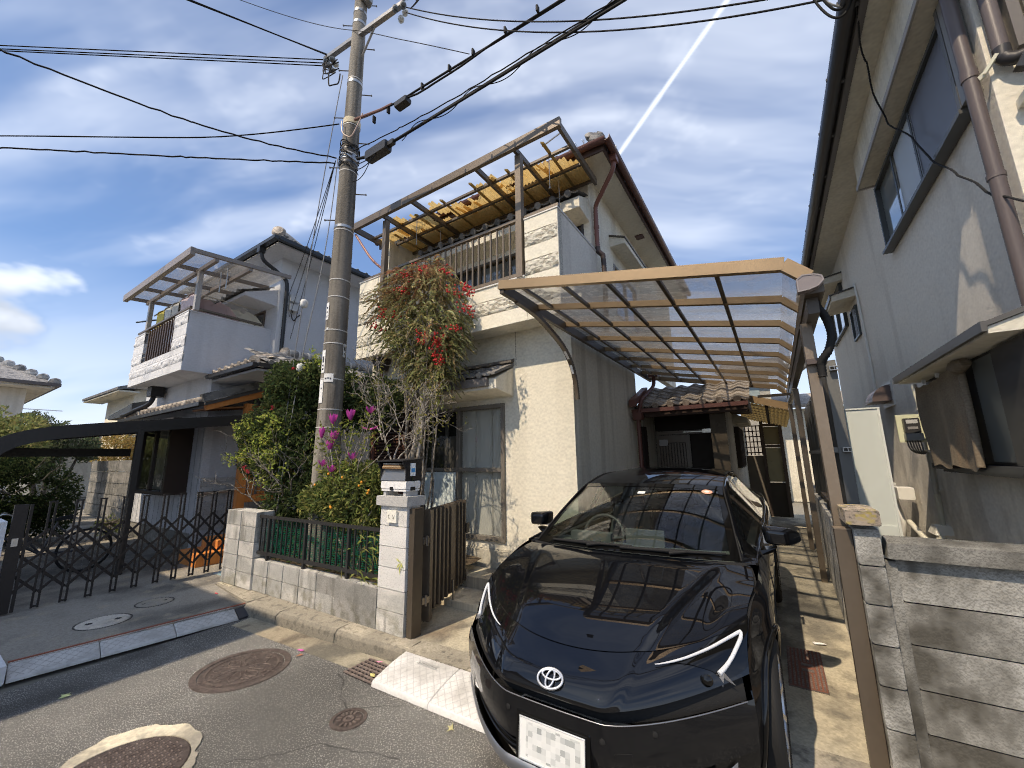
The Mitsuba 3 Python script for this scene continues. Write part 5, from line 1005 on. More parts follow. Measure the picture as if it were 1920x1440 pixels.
def skf(u, v):
    top = np.array([1.10, 4.80-1.0*u, 2.345-0.02*math.sin(u*5)]); bot = np.array([1.075, 4.62-0.90*u, 1.675+0.015*math.sin(u*13)])
    p = top+(bot-top)*v
    return tuple(p+np.array([-0.006*math.sin(u*9+v*2.5)-0.004*math.sin(u*23+v)-0.010*math.sin(v*5+u*2)*(1-u)-0.012*v*math.sin(u*14), 0, 0.006*math.sin(u*31+v*9)]))
add('sheet', MB().grid(skf, np.linspace(0, 1, 44), np.linspace(0, 1, 26)), 'm_sack', sk, smooth=True)
add('hem_roll', TUBE([tuple(np.array(skf(1.0, v))+np.array([0.0, -0.012, 0])) for v in np.linspace(0, 1, 14)], 0.020, 8), 'm_sack', sk, smooth=True)
add('top_roll', TUBE([(1.09, 3.82, 2.345), (1.08, 3.76, 2.335), (1.10, 3.68, 2.35)], [0.035, 0.05, 0.03], 10), 'm_sack', sk, smooth=True)
for u in (0.06, 0.3, 0.62, 0.98): add('peg', BOX(1.08, 1.10, 4.80-1.0*u-0.01, 4.80-1.0*u+0.01, 2.335, 2.37), 'm_satin', sk, rgb=(0.6, 0.6, 0.58), smooth=False)
# electricity meter
me = thing('electricity_meter', 'grey and black electricity meter on a cream board with looping cables, on the right house', 'meter')
add('board', BOX(1.035, 1.225, 5.30, 5.32, 1.885, 2.15, 0.006), 'm_satin', me, rgb=(0.56, 0.57, 0.40))
add('body', BOX(1.075, 1.185, 5.235, 5.299, 1.97, 2.11, 0.012), 'm_satin', me, rgb=(0.035, 0.035, 0.036))
add('dial_window', BOX(1.09, 1.17, 5.229, 5.2345, 2.06, 2.095, 0.002), 'm_satin', me, rgb=(0.45, 0.46, 0.46))
add('dial', BOX(1.095, 1.165, 5.230, 5.2345, 2.005, 2.03), 'm_satin', me, rgb=(0.22, 0.22, 0.22), smooth=False)
add('terminal_cover', BOX(1.07, 1.19, 5.215, 5.30, 1.90, 1.966, 0.008), 'm_satin', me, rgb=(0.24, 0.25, 0.25))
mb = MB()
for k in range(6): mb.tube(curve([(1.08+k*0.018, 5.27, 1.905), (1.085+k*0.018, 5.26, 1.84), (1.12+k*0.012, 5.28, 1.79), (1.19, 5.34, 1.775+k*0.006), (1.235, 5.42, 1.80)], 14), 0.006, 6)
add('cable', mb, 'm_satin', me, rgb=(0.10, 0.10, 0.10), smooth=50)
pp = thing('wall_conduit', 'cream conduit running down the right house wall from the canopy past the meter', 'pipe')
add('tube', TUBE(curve([(1.265, 5.56, 2.46), (1.262, 5.47, 2.16), (1.262, 5.47, 1.8), (1.262, 5.50, 1.4), (1.262, 5.52, 0.9), (1.262, 5.52, 0.15)], 30), 0.022, 8), 'm_satin', pp, rgb=(0.52, 0.50, 0.40), smooth=50)
add('grey_tube', TUBE([(1.24, 5.36, 1.80), (1.24, 5.40, 1.75), (1.245, 5.45, 1.4)], 0.018, 8), 'm_satin', pp, rgb=(0.42, 0.41, 0.36), smooth=50)
for z in (1.42, 2.2): add('clip', BOX(1.235, 1.295, 5.46, 5.53, z, z+0.02), 'm_satin', pp, rgb=(0.5, 0.48, 0.42), smooth=False)
ac = thing('pipe_cluster', 'tangle of white water pipes and valves by the grey cabinet', 'pipes')
mb = MB()
for k, (y, o, r, c) in enumerate(((6.85, 0.0, 0.03, 0), (6.7, 0.05, 0.022, 0), (6.55, 0.02, 0.025, 0), (7.0, 0.06, 0.02, 0))):
    add('pipe', TUBE(curve([(1.20-o, y, 1.42-0.04*k), (1.17-o, y+0.02, 1.25), (1.19-o, y-0.03, 1.0), (1.16-o, y+0.05, 0.7), (1.2-o, y, 0.15)], 24), r, 8), 'm_satin', ac, rgb=(0.62, 0.61, 0.57), smooth=50)
add('grey_pipe', TUBE([(1.15, 6.62, 1.18), (1.15, 6.6, 0.15)], 0.04, 10), 'm_satin', ac, rgb=(0.26, 0.28, 0.31), smooth=50)
add('valve_box', BOX(1.13, 1.27, 6.3, 6.5, 1.27, 1.40, 0.01), 'm_satin', ac, rgb=(0.66, 0.65, 0.60))
add('valve', MB().box(1.08, 1.2, 6.7, 6.9, 1.36, 1.43, 0.015).box(1.06, 1.13, 6.9, 7.0, 1.38, 1.46, 0.01), 'm_satin', ac, rgb=(0.55, 0.55, 0.52))
add('low_pipe', TUBE(curve([(1.2, 6.4, 1.02), (1.2, 6.1, 0.96), (1.2, 5.8, 0.91), (1.2, 5.55, 0.90)], 16), 0.028, 8), 'm_satin', ac, rgb=(0.60, 0.58, 0.48), smooth=50)
jb = thing('junction_box', 'small cream plastic junction box with a bent pipe on the right house wall', 'box')
add('box', MB().hexa([(1.17, 5.40, 1.03), (1.30, 5.40, 1.03), (1.30, 5.62, 1.03), (1.17, 5.62, 1.03), (1.20, 5.44, 1.11), (1.30, 5.44, 1.11), (1.30, 5.58, 1.11), (1.20, 5.58, 1.11)], 0.008).box(1.18, 1.30, 5.42, 5.60, 0.98, 1.029), 'm_satin', jb, rgb=(0.62, 0.60, 0.53))
add('pipe', TUBE(curve([(1.22, 5.42, 1.02), (1.21, 5.40, 0.95), (1.22, 5.44, 0.89), (1.22, 5.6, 0.885)], 16), 0.026, 8), 'm_satin', jb, rgb=(0.58, 0.56, 0.46), smooth=50)
cd = thing('white_conduit', 'thin white conduit running down the far part of the right house wall', 'pipe')
add('tube', TUBE(curve([(1.285, 7.42, 4.27), (1.275, 7.30, 3.9), (1.275, 7.26, 3.4), (1.275, 7.25, 3.0), (1.275, 7.27, 2.6), (1.275, 7.2, 2.45)], 24), 0.014, 8), 'm_satin', cd, rgb=(0.60, 0.59, 0.55), smooth=50)
vh = thing('vent_hood', 'dark brown quarter-round vent hood on the right house above the grey cabinet', 'vent hood')
mb = MB(); th = np.linspace(0, math.pi/2, 12)
pg = Polygon([(0, 0)]+[(0.20*math.cos(t), 0.20*math.sin(t)) for t in th])
mb.prism(pg, (1.30, 6.55, 2.42), (-1.4, 0, 0), (0, 0, 1), (0, 1, 0), 0.45)
add('hood', mb, 'm_satin', vh, rgb=(0.10, 0.075, 0.068), smooth=40)
add('flange', BOX(1.285, 1.30, 6.5, 7.05, 2.36, 2.66), 'm_satin', vh, rgb=(0.5, 0.49, 0.46), smooth=False)
# corner downpipes and what shows of the sunlit front
dpn = numbered(N+'__downpipe'); tag(dpn, 'brown downpipe at the near corner of the right house')
scene[dpn] = entry(MB().tube([(1.235, 3.20, 5.2), (1.235, 3.18, 3.98), (1.235, 3.17, 0.12)], 0.034, 12).lathe([(0.034, 0), (0.039, 0.002), (0.039, 0.06), (0.034, 0.062)], (1.235, 3.18, 3.96), n=14).lathe([(0.034, 0), (0.039, 0.002), (0.039, 0.03), (0.034, 0.032)], (1.235, 3.18, 3.30), n=14), 'm_satin', rgb=(0.105, 0.085, 0.08), smooth=50)
dp2 = numbered(N+'__downpipe'); tag(dp2, 'second downpipe, with a black elbow, on the sunlit front')
scene[dp2] = entry(TUBE([(1.345, 3.10, 5.2), (1.345, 3.10, 4.0)], 0.034, 12), 'm_satin', rgb=(0.12, 0.10, 0.095), smooth=50)
add('elbow', TUBE(curve([(1.345, 3.10, 4.04), (1.345, 3.10, 3.98), (1.39, 3.085, 3.935), (1.50, 3.07, 3.93), (1.8, 3.06, 3.93)], 20), 0.036, 12), 'm_satin', dp2, rgb=(0.035, 0.032, 0.032), smooth=50)
add('pipe_clip', MB().beam((1.27, 3.12, 3.93), (1.32, 3.08, 4.0), 0.012, 0.02).beam((1.275, 3.13, 3.935), (1.26, 3.15, 3.93), 0.014, 0.03), 'm_satin', N, rgb=(0.6, 0.58, 0.45))
bfr = thing('corner_balustrade', 'black steel balcony bars at the upper right corner of the picture', 'balcony rail')
add('bar', BEAM((1.335, 2.98, 3.79), (1.62, 2.98, 4.32), 0.04, 0.045, (0, 1, 0)), 'm_satin', bfr, rgb=(0.03, 0.03, 0.03))
add('bar', BEAM((1.375, 2.99, 3.72), (1.70, 2.99, 4.12), 0.04, 0.045, (0, 1, 0)), 'm_satin', bfr, rgb=(0.03, 0.03, 0.03))
for k in range(3): add('upright', BOX(1.47+k*0.13, 1.505+k*0.13, 3.0, 3.05, 2.6, 3.80+0.15*k), 'm_satin', bfr, rgb=(0.055, 0.045, 0.042))
add('bracket', BOX(1.36, 1.40, 3.0, 3.14, 3.66, 3.71), 'm_satin', bfr, rgb=(0.62, 0.60, 0.5))
wf = window(N, (1.47, NY-0.03, 4.03), (1, 0, 0), 1.6, 1.1, (0.13, 0.115, 0.10), 2, name='front_window', back=(0.60, 0.63, 0.66), backoff=0.026)
add('corner_board', MB().box(1.40, 1.445, 3.08, NY-0.001, 4.0, NZ), 'm_satin', N, rgb=(0.15, 0.135, 0.12), smooth=False)
cwr = thing('house_cable', 'thin black cable sagging from the eaves across the wall of the right house', 'cable')
CW = curve([(0.90, 3.45, 5.14), (1.0, 3.9, 4.95), (1.14, 4.25, 4.60), (1.215, 4.05, 4.22), (1.20, 3.8, 3.88), (1.21, 3.5, 3.55), (1.22, 3.2, 3.22), (1.3, 2.9, 2.95)], 40)
add('strand', TUBE(CW+0.006*np.stack([np.sin(np.arange(len(CW))*1.1), np.cos(np.arange(len(CW))*1.3), 0*np.arange(len(CW))], 1), 0.006, 6), 'm_rubber', cwr, smooth=True)
# ------------------------------------------------------------------ utility pole and wires
U = thing('utility_pole', 'tall weathered concrete utility pole standing behind the garden wall', 'utility pole')
UB, UTp = np.array([-5.22, 3.30, 0.3]), np.array([-5.13, 3.30, 11.2])
def upt(z, off=(0, 0, 0)): return UB+(UTp-UB)*(z-UB[2])/(UTp[2]-UB[2])+np.array(off, float)
def ur(z): return 0.183-0.0085*z
zz = np.linspace(0.3, 11.2, 24)
add('shaft', TUBE([upt(z) for z in zz], [ur(z) for z in zz], 32), 'm_pole', U, smooth=60)
WH, STL, BK = (0.62, 0.61, 0.58), (0.42, 0.42, 0.41), (0.035, 0.035, 0.035)
def band(z, h, rgb, t=0.006, name='band', mat='m_metal'):
    r = ur(z); return add(name, MB().lathe([(r-0.003, -h/2), (r+t, -h/2), (r+t, h/2), (r-0.003, h/2)], upt(z), (0.008, 0, 1), 32), mat, U, rgb=rgb, smooth=40)
for z in (9.38, 9.14, 7.93): band(z, 0.05, (0.5, 0.49, 0.46))
for z in (7.99, 6.58, 6.26, 5.24, 4.43, 4.16, 3.65, 3.45, 2.93, 2.5, 2.25, 7.10): band(z, 0.012, WH, 0.005, 'wire_loop', 'm_satin')
band(7.17, 0.10, (0.56, 0.49, 0.34), 0.012, mat='m_matte')
band(6.52, 0.09, STL); band(6.66, 0.03, (0.10, 0.10, 0.10)); band(6.42, 0.03, (0.10, 0.10, 0.10)); band(5.30, 0.04, STL)
for k in range(11):                                                   # step bolts, alternating
    z = 9.6-k*0.46; s = -1 if k % 2 else 1
    if z < 5.0: break
    c = upt(z); d = norm(np.array([s*0.75, -0.55 if s < 0 else 0.6, 0.0])); r = ur(z)
    add('step_bolt', MB().tube([c+d*r*0.9, c+d*(r+0.16)], 0.009, 6).tube([c+d*(r+0.155), c+d*(r+0.17)], 0.016, 6), 'm_metal', U, rgb=(0.22, 0.21, 0.2))
AL, AR = np.array([-5.95, 3.19, 8.86]), np.array([-4.10, 3.36, 8.89])
add('crossarm', MB().beam(AL, AR, 0.07, 0.07), 'm_metal', U, rgb=(0.36, 0.35, 0.33))
add('arm_brace', MB().beam((-4.75, 3.32, 8.86), (-5.13, 3.32, 8.35), 0.03, 0.02), 'm_metal', U, rgb=(0.3, 0.3, 0.29))
add('pole_top_bracket', MB().box(-5.06, -4.98, 3.2, 3.4, 9.55, 9.75, 0.01).box(-5.0, -4.90, 3.26, 3.36, 9.5, 9.58, 0.01), 'm_metal', U, rgb=(0.34, 0.34, 0.32))
ri = np.random.default_rng(9)
for x0, n in ((-5.9, 5), (-4.22, 4)):
    for k in range(n):
        c = np.array([x0+0.09*(k % 3), 3.2+0.12*(k % 2)+(0.1 if x0 > -5 else 0), 8.80-0.07*(k//2)])
        add('insulator', MB().lathe([(0, -0.05), (0.03, -0.045), (0.05, -0.01), (0.035, 0.0), (0.05, 0.02), (0.03, 0.05), (0, 0.055)], c, norm((-1 if x0 < -5 else 1, -0.5, 0.3*ri.random())), 12), 'm_satin', U, rgb=(0.55, 0.56, 0.53) if k % 2 else (0.12, 0.13, 0.13))
jl = MB()
for k in range(7):
    a = np.array([-5.95+0.1*ri.random(), 3.2, 8.83]); b = np.array([-5.55+0.15*ri.random(), 3.15, 8.55-0.35*ri.random()])
    jl.tube(curve([a, (a+b)/2+np.array([-0.16*ri.random(), -0.05, -0.22*ri.random()]), b], 12), 0.009, 6)
for k in range(6):
    a = np.array([-4.2+0.1*ri.random(), 3.35, 8.92]); b = np.array([-3.95+0.1*ri.random(), 3.36, 8.66])
    jl.tube(curve([a, a+np.array([0.25*ri.random(), 0, 0.20*ri.random()]), b+np.array([0.14, 0, 0.05]), b], 14), 0.008, 6)
jl.tube(curve([(-5.52, 3.12, 8.5), (-5.62, 3.1, 8.25), (-5.57, 3.1, 8.0), (-5.42, 3.15, 7.99), (-5.40, 3.17, 8.2)], 18), 0.011, 6)
add('jumper_wires', jl, 'm_rubber', U, smooth=50)
mb = MB(); mb.tube(curve([(-5.16, 3.12, 7.1), (-5.1, 3.11, 6.85), (-4.98, 3.16, 6.75), (-4.9, 3.22, 6.95), (-4.87, 3.28, 7.22)], 20), 0.009, 6)
add('ground_loop', mb, 'm_satin', U, rgb=(0.40, 0.28, 0.22), smooth=50)
ct = MB()
for k in range(14):
    z = 6.25+0.55*ri.random(); r = ur(z)+0.02; a0 = 6.28*ri.random()
    ct.tube([upt(z+0.05*math.sin(t*2), (r*math.cos(a0+t), r*math.sin(a0+t), 0)) for t in np.linspace(0, 1.6+ri.random(), 9)], 0.008, 5)
for k in range(7):
    z = 6.3+0.4*ri.random(); c = upt(z, (-ur(z)-0.03, -0.05+0.06*ri.random(), 0)); ct.box(c[0]-0.03, c[0]+0.03, c[1]-0.03, c[1]+0.03, c[2]-0.025, c[2]+0.035, 0.008)
add('cable_fittings', ct, 'm_rubber', U, smooth=50, kind='stuff')
def plate(z, ang, w, h, rgb=(0.74, 0.74, 0.72), marks=None, label=None):
    """a small sign bent round the pole; ang in degrees from the camera's side"""
    r = ur(z)+0.008; a = math.atan2(-3.3, 5.2)+math.radians(ang); th = np.linspace(-w/2/r, w/2/r, 7)
    def fn(t, v, rr=r): return tuple(upt(z, (rr*math.cos(a+t), rr*math.sin(a+t), v)))
    k = add('sign_plate', MB().grid(fn, th, (-h/2, h/2)), 'm_satin', U, rgb=rgb, smooth=True, label=label)
    if marks:
        mb = MB()
        for (u0, u1, v0, v1) in marks: mb.grid(lambda t, v: fn(t, v, r+0.002), np.linspace((u0-0.5)*w/r, (u1-0.5)*w/r, 4), ((v0-0.5)*h, (v1-0.5)*h))
        add('lettering', mb, 'm_satin', k, rgb=(0.05, 0.05, 0.055), smooth=True)
    return k
plate(3.93, -62, 0.07, 0.26, marks=[(0.3, 0.7, 0.15, 0.25), (0.3, 0.7, 0.4, 0.5), (0.3, 0.7, 0.65, 0.75)])
plate(3.66, -48, 0.035, 0.035); plate(3.36, 52, 0.055, 0.20, rgb=(0.66, 0.66, 0.64), marks=[(0.3, 0.7, 0.2, 0.3), (0.25, 0.75, 0.5, 0.8)], label='small white plate with dark marks on the right of the pole')
plate(3.18, -58, 0.075, 0.33, marks=[(0.3, 0.75, 0.12, 0.2), (0.3, 0.75, 0.28, 0.36), (0.3, 0.75, 0.45, 0.72)])
plate(2.94, -20, 0.13, 0.12, marks=[(0.15, 0.3, 0.3, 0.5), (0.4, 0.55, 0.35, 0.55), (0.65, 0.8, 0.3, 0.5)], label='white rectangular number plate on the front of the pole')
plate(2.75, -56, 0.075, 0.33, marks=[(0.4, 0.7, 0.6, 0.66)])
# wires
def wire(name, label, pts, r, dip=0.0, cat='cable', rgb=None, wob=0.0, n=40, mat='m_rubber'):
    P = sag(pts[0], pts[1], dip, n) if len(pts) == 2 else curve(pts, n)
    if wob:
        t = np.arange(len(P)); P = P+wob*np.stack([np.sin(t*2.3), np.cos(t*1.7), np.sin(t*2.9+1)], 1)
    t = thing(name, label, cat)
    add('strand', TUBE(P, r, 6, False), mat if rgb is None else 'm_satin', t, smooth=True, rgb=rgb)
    return t, P
def ext(a, b, f): a, b = np.asarray(a, float), np.asarray(b, float); return tuple(a+(b-a)*f)
for k, (dz, o) in enumerate(((0.10, 0.0), (0.02, 0.05), (-0.03, 0.1))):
    wire('power_line', ('upper', 'middle', 'lower')[k]+' of the three level power lines running left from the crossarm', [(-5.98, 3.18+o, 8.85+dz*0.3), ext((-5.98, 3.18, 8.85), (-10.4, 0.02-o, 8.85+dz), 2.2)], 0.009)
for k, (dx, dz) in enumerate(((0.0, 0.06), (0.08, 0.02), (0.17, -0.02))):
    wire('power_line', ('left', 'middle', 'right')[k]+' of three power lines rising to the top edge left of the pole', [(-5.9+dx*0.4, 3.2, 8.9+dz), ext((-5.9, 3.2, 8.9), (-7.19+dx, 1.35+0.4*dx, 9.02+dz), 3.5)], 0.010)
wire('thin_wire', 'thin wire from the top edge passing the pole top to the cable on the right', [ext((-5.15, 3.25, 8.93), (-6.54, 2.29, 9.6), 3), (-5.15, 3.18, 8.93), (-4.0, 3.3, 8.05), (-2.76, 3.36, 7.02)], 0.006, n=60)
wire('twisted_line', 'wavy black line falling to the pole from the upper left edge', [ext((-5.85, 3.25, 6.9), (-6.95, -0.15, 6.45), 2.5), (-7.05, -0.0, 6.57), (-6.35, 1.62, 6.52), (-5.40, 3.22, 6.62)], 0.011, wob=0.006, n=80)
wire('level_line', 'thin level line reaching the pole at the tan clamp', [ext((-5.35, 3.2, 7.2), (-9.65, 0.19, 6.9), 2), (-9.65, 0.19, 6.90), (-7.3, 1.85, 6.93), (-5.36, 3.2, 7.22)], 0.010)
wire('twisted_line', 'wavy black line, lowest of those coming from the left to the pole', [ext((-5.4, 3.2, 6.5), (-8.9, 0.2, 6.3), 2), (-8.85, 0.20, 6.30), (-7.0, 1.78, 6.38), (-5.38, 3.2, 6.5)], 0.011, wob=0.006, n=80)
# the two cable runs over the house, to the right
cA, PA = wire('overhead_cable', 'upper black overhead cable with clips and a small splice, brown next to the pole', [(-5.0, 3.27, 7.16), (-4.45, 3.30, 7.06), (-3.9, 3.32, 6.99), (-1.43, 3.48, 7.02), (14.0, 4.2, 7.6)], 0.016, n=90)
add('brown_sleeve', TUBE([(-5.02, 3.25, 7.16), (-4.45, 3.30, 7.062), (-4.2, 3.31, 7.03)], 0.021, 8), 'm_satin', cA, rgb=(0.20, 0.10, 0.07))
add('second_strand', TUBE(curve([(-3.95, 3.3, 6.96), (-3.45, 3.3, 6.86), (-2.9, 3.36, 6.92), (-2.4, 3.40, 6.99), (-1.4, 3.47, 7.03), (14.0, 4.22, 7.57)], 60), 0.014, 6, False), 'm_rubber', cA, smooth=True)
for x in (-4.62, -4.3, -3.6, -3.1, -2.7, -2.2, -1.75): add('clip', BOX(x-0.012, x+0.012, 3.31+0.06*(x+4)/2.5, 3.36+0.06*(x+4)/2.5, 6.97+0.012*(x+2), 7.055), 'm_rubber', cA, smooth=False)
add('splice_box', BOX(-4.08, -3.84, 3.25, 3.36, 6.86, 6.94, 0.015), 'm_satin', cA, rgb=(0.03, 0.03, 0.03))
cB, PB = wire('overhead_cable', 'lower black overhead cable bundle wound with a spiral wire, with a long black closure box', [(-4.93, 3.28, 6.42), (-4.55, 3.29, 6.34), (-4.15, 3.30, 6.34), (-0.76, 3.41, 6.42), (14.0, 4.0, 7.0)], 0.022, n=90)
add('second_strand', TUBE(curve([(-4.0, 3.31, 6.34), (-2.6, 3.33, 6.33), (-0.76, 3.37, 6.34), (14.0, 3.95, 6.9)], 40), 0.016, 6, False), 'm_rubber', cB, smooth=True)
sp = []
for t in np.linspace(0, 1, 420):
    x = -4.0+t*9.0; c = np.array([x, 3.31+0.03*(x+4), 6.33+0.024*(x+4)]); a = t*60; sp.append(c+0.045*np.array([0, math.cos(a), math.sin(a)])+np.array([0, 0, 0.01*math.sin(a*0.37)]))
add('spiral_wire', TUBE(sp, 0.006, 5, False), 'm_rubber', cB, smooth=True)
add('closure_box', MB().hexa([(-4.66, 3.22, 6.24), (-4.22, 3.23, 6.25), (-4.22, 3.36, 6.25), (-4.66, 3.35, 6.24), (-4.66, 3.22, 6.38), (-4.22, 3.23, 6.39), (-4.22, 3.36, 6.39), (-4.66, 3.35, 6.38)], 0.02).box(-4.24, -4.10, 3.27, 3.33, 6.30, 6.37, 0.012), 'm_satin', cB, rgb=(0.028, 0.028, 0.028))
add('tail_wires', MB().tube(curve([(-4.95, 3.2, 6.40), (-4.75, 3.22, 6.22), (-4.5, 3.25, 6.25)], 12), 0.007, 5).tube(curve([(-4.98, 3.18, 6.3), (-4.72, 3.2, 6.1), (-4.42, 3.25, 6.25)], 12), 0.007, 5).tube(curve([(-5.0, 3.2, 6.0), (-4.78, 3.22, 5.95), (-4.5, 3.22, 6.2)], 12), 0.006, 5), 'm_rubber', cB, smooth=50)
wire('twisted_line', 'wavy thin line just above the lower overhead cable on the right of the pole', [(-5.0, 3.25, 6.58), (-4.0, 3.3, 6.50), (-2.6, 3.33, 6.42), (14.0, 4.0, 7.1)], 0.008, wob=0.005, n=160)
for k, dz in enumerate((0.10, 0.0)):
    wire('service_line', ('upper', 'lower')[k]+' of two service lines sagging from the crossarm to the right house', [(-4.0, 3.33, 8.70-k*0.10), (0.78, 3.40, 5.20+dz)], 0.008, 0.30+0.05*k)
lp = thing('service_loop', 'looped service wires hanging under the eaves gutter of the right house', 'cable')
for k, (a, b, d) in enumerate((((0.70, 3.38, 5.24), (0.93, 3.50, 5.24), 0.10), ((0.66, 3.38, 5.25), (0.92, 3.40, 5.27), 0.26), ((0.70, 3.36, 5.22), (0.90, 3.45, 5.30), 0.18))):
    add('loop', TUBE(sag(a, b, d, 16), 0.008, 6), 'm_rubber' if k else 'm_satin', lp, smooth=True, rgb=(0.4, 0.4, 0.38) if not k else None)
# stays and drops on the left of the pole
g1, _ = wire('guy_wire', 'stay wire left of the pole carrying the upper white ball insulator', [(-5.40, 3.22, 8.22), (-5.96, 3.24, 5.08), (-6.22, 3.25, 3.05), (-6.42, 3.25, 0.4)], 0.008, rgb=(0.22, 0.22, 0.22))
g2, _ = wire('guy_wire', 'stay wire nearest the pole carrying the lower white ball insulator', [(-5.36, 3.22, 6.59), (-5.58, 3.25, 4.96), (-5.99, 3.25, 3.22), (-6.35, 3.25, 0.4)], 0.008, rgb=(0.30, 0.30, 0.30))
for g, c in ((g1, (-6.04, 3.25, 4.28)), (g2, (-5.98, 3.25, 3.22))):
    add('ball_insulator', MB().lathe([(0, -0.075), (0.04, -0.062), (0.058, -0.03), (0.052, -0.005), (0.06, 0.02), (0.048, 0.055), (0, 0.07)], c, norm((0.25, 0, 1)), 16), 'm_satin', g, rgb=(0.72, 0.72, 0.70), smooth=50)
for k in range(3):
    wire('drop_wire', ('left', 'middle', 'right')[k]+' of three thin drop wires slanting from the pole to the left house', [(-5.38, 3.2, 6.55), (-8.9+0.12*k, 4.42, 5.55-0.55*k)], 0.006, 0.1)
# ------------------------------------------------------------------ the house on the left
L = thing('left_house', 'pale blue-grey two-storey house on the left with a laundry balcony and orange entrance timbers', 'house')
FX, FY = -9.60, 3.40
add('front_wall', wall_sheet((-13.5, FY, 0.45), (1, 0, 0), 3.9, 3.2, [(1.35, 0.78, 3.25, 2.24)], 0.14), 'm_bluewall', L, smooth=False)
for k in range(15):
    x = -13.45+k*0.27
    if -12.2 < x < -10.3: continue
    add('siding_joint', BOX(x, x+0.014, FY-0.004, FY-0.0005, 0.46, 2.9), 'm_matte', L, rgb=(0.26, 0.28, 0.29), smooth=False)
for k in range(7): add('siding_joint', BOX(-12.1+k*0.27, -12.086+k*0.27, FY-0.004, FY-0.0005, 0.46, 1.22), 'm_matte', L, rgb=(0.26, 0.28, 0.29), smooth=False)
add('side_wall', BOX(FX-0.14, FX, FY+0.004, 9.0, 0.1, 4.2), 'm_bluewall', L, tint=0.85, smooth=False)
add('foundation', BOX(-13.45, FX-0.02, FY+0.03, FY+0.2, 0.1, 0.45), 'm_block', L, tint=0.6, smooth=False)
lw = numbered(L+'__bay_window'); tag(lw, 'dark brown framed bay window of the left house')
scene[lw] = entry(MB().box(-12.2, -10.15, 3.02, FY, 1.18, 1.25).box(-12.2, -10.15, 3.02, FY, 2.62, 2.72).box(-12.2, -12.08, 3.02, FY, 1.25, 2.62).box(-10.27, -10.15, 3.02, FY, 1.25, 2.62).box(-11.22, -11.13, 3.06, 3.12, 1.25, 2.62), 'm_satin', rgb=(0.042, 0.028, 0.022), smooth=False)
for a, b in ((-12.08, -11.22), (-11.13, -10.27)):
    add('pane', MB().raw([(a, 3.09, 1.25), (b, 3.09, 1.25), (b, 3.09, 2.62), (a, 3.09, 2.62)], [[0, 1, 2, 3]]), 'm_glass', lw, smooth=False)
add('curtain', MB().grid(lambda u, v: (u, 3.22+0.02*math.sin(u*30), v), np.linspace(-11.5, -10.35, 60), (1.26, 2.55)), 'm_matte', lw, rgb=(0.42, 0.41, 0.38), smooth=True)
add('dark_room', BOX(-12.1, -10.25, 3.36, 3.38, 1.2, 2.65), 'm_matte', lw, rgb=(0.02, 0.018, 0.016), smooth=False)
random.seed(8)
for r in range(11):                                                  # brick facing beside the porch
    z = 0.50+r*0.092; y = 3.42-(0.11 if r % 2 else 0)
    while y < 4.75:
        y0, y1 = max(3.42, y), min(y+0.225, 4.75)
        if y1-y0 > 0.04: add('brick', BOX(FX+0.001, FX+0.016, y0+0.004, y1-0.004, z+0.004, z+0.088, 0.003), 'm_granite', L, tint=0.62+0.12*random.random())
        y += 0.23
add('wall_vent', BOX(FX, FX+0.03, 4.02, 4.14, 1.74, 1.88, 0.004), 'm_satin', L, rgb=(0.03, 0.03, 0.03))
hr = add('handrail', TUBE([(FX+0.08, 3.44, 1.21), (FX+0.08, 4.7, 1.24)], 0.024, 10), 'm_satin', L, rgb=(0.33, 0.25, 0.18)); 
add('bracket', MB().tube([(FX, 3.52, 1.18), (FX+0.08, 3.52, 1.20)], 0.02, 8).lathe([(0, 0), (0.03, 0.0), (0.03, 0.05), (0, 0.055)], (FX+0.08, 3.42, 1.205), (0, -1, 0), 10), 'm_metal', hr, rgb=(0.6, 0.59, 0.56))
# strip roof over the ground floor
lr = numbered(L+'__lower_roof'); tag(lr, 'dark tiled strip roof with pale round eave tiles')
scene[lr] = entry(MB().hexa([(-13.6, 3.08, 2.84), (-8.86, 3.08, 2.86), (-8.86, 4.6, 3.48), (-13.6, 4.6, 3.46), (-13.6, 3.08, 2.90), (-8.86, 3.08, 2.92), (-8.86, 4.6, 3.56), (-13.6, 4.6, 3.54)]), 'm_satin', rgb=(0.07, 0.07, 0.075), smooth=False)
for k in range(19):
    x = -13.45+k*0.24
    add('eave_tile', MB().lathe([(0, 0), (0.07, 0.0), (0.075, 0.03), (0.072, 0.22)], (x, 3.04, 2.955), (0, 1, 0.40), 12), 'm_browntile', lr, tint=1.5, smooth=40)
add('gutter', MB().beam((-13.6, 2.99, 2.85), (-8.8, 3.0, 2.88), 0.09, 0.07), 'm_satin', lr, rgb=(0.02, 0.02, 0.022))
add('verge', MB().beam((-8.83, 3.02, 2.98), (-8.83, 4.45, 3.56), 0.06, 0.12).beam((-8.86, 3.0, 3.04), (-8.86, 4.45, 3.62), 0.12, 0.05), 'm_tile', lr, tint=0.85, smooth=False)
bx_ = numbered(L+'__porch'); tag(bx_, 'orange stained porch timbers')
scene[bx_] = entry(MB().beam((-8.93, 3.10, 2.84), (-8.93, 4.35, 3.32), 0.07, 0.14, ch=0.01).box(-9.02, -8.88, 3.80, 3.94, 0.1, 2.98, 0.01), 'm_orange', smooth=30)
add('ceiling', MB().hexa([(FX, 3.14, 2.80), (-8.95, 3.14, 2.80), (-8.95, 5.2, 3.1), (FX, 5.2, 3.1), (FX, 3.14, 2.83), (-8.95, 3.14, 2.83), (-8.95, 5.2, 3.13), (FX, 5.2, 3.13)]), 'm_orange', bx_, tint=0.45, smooth=False)
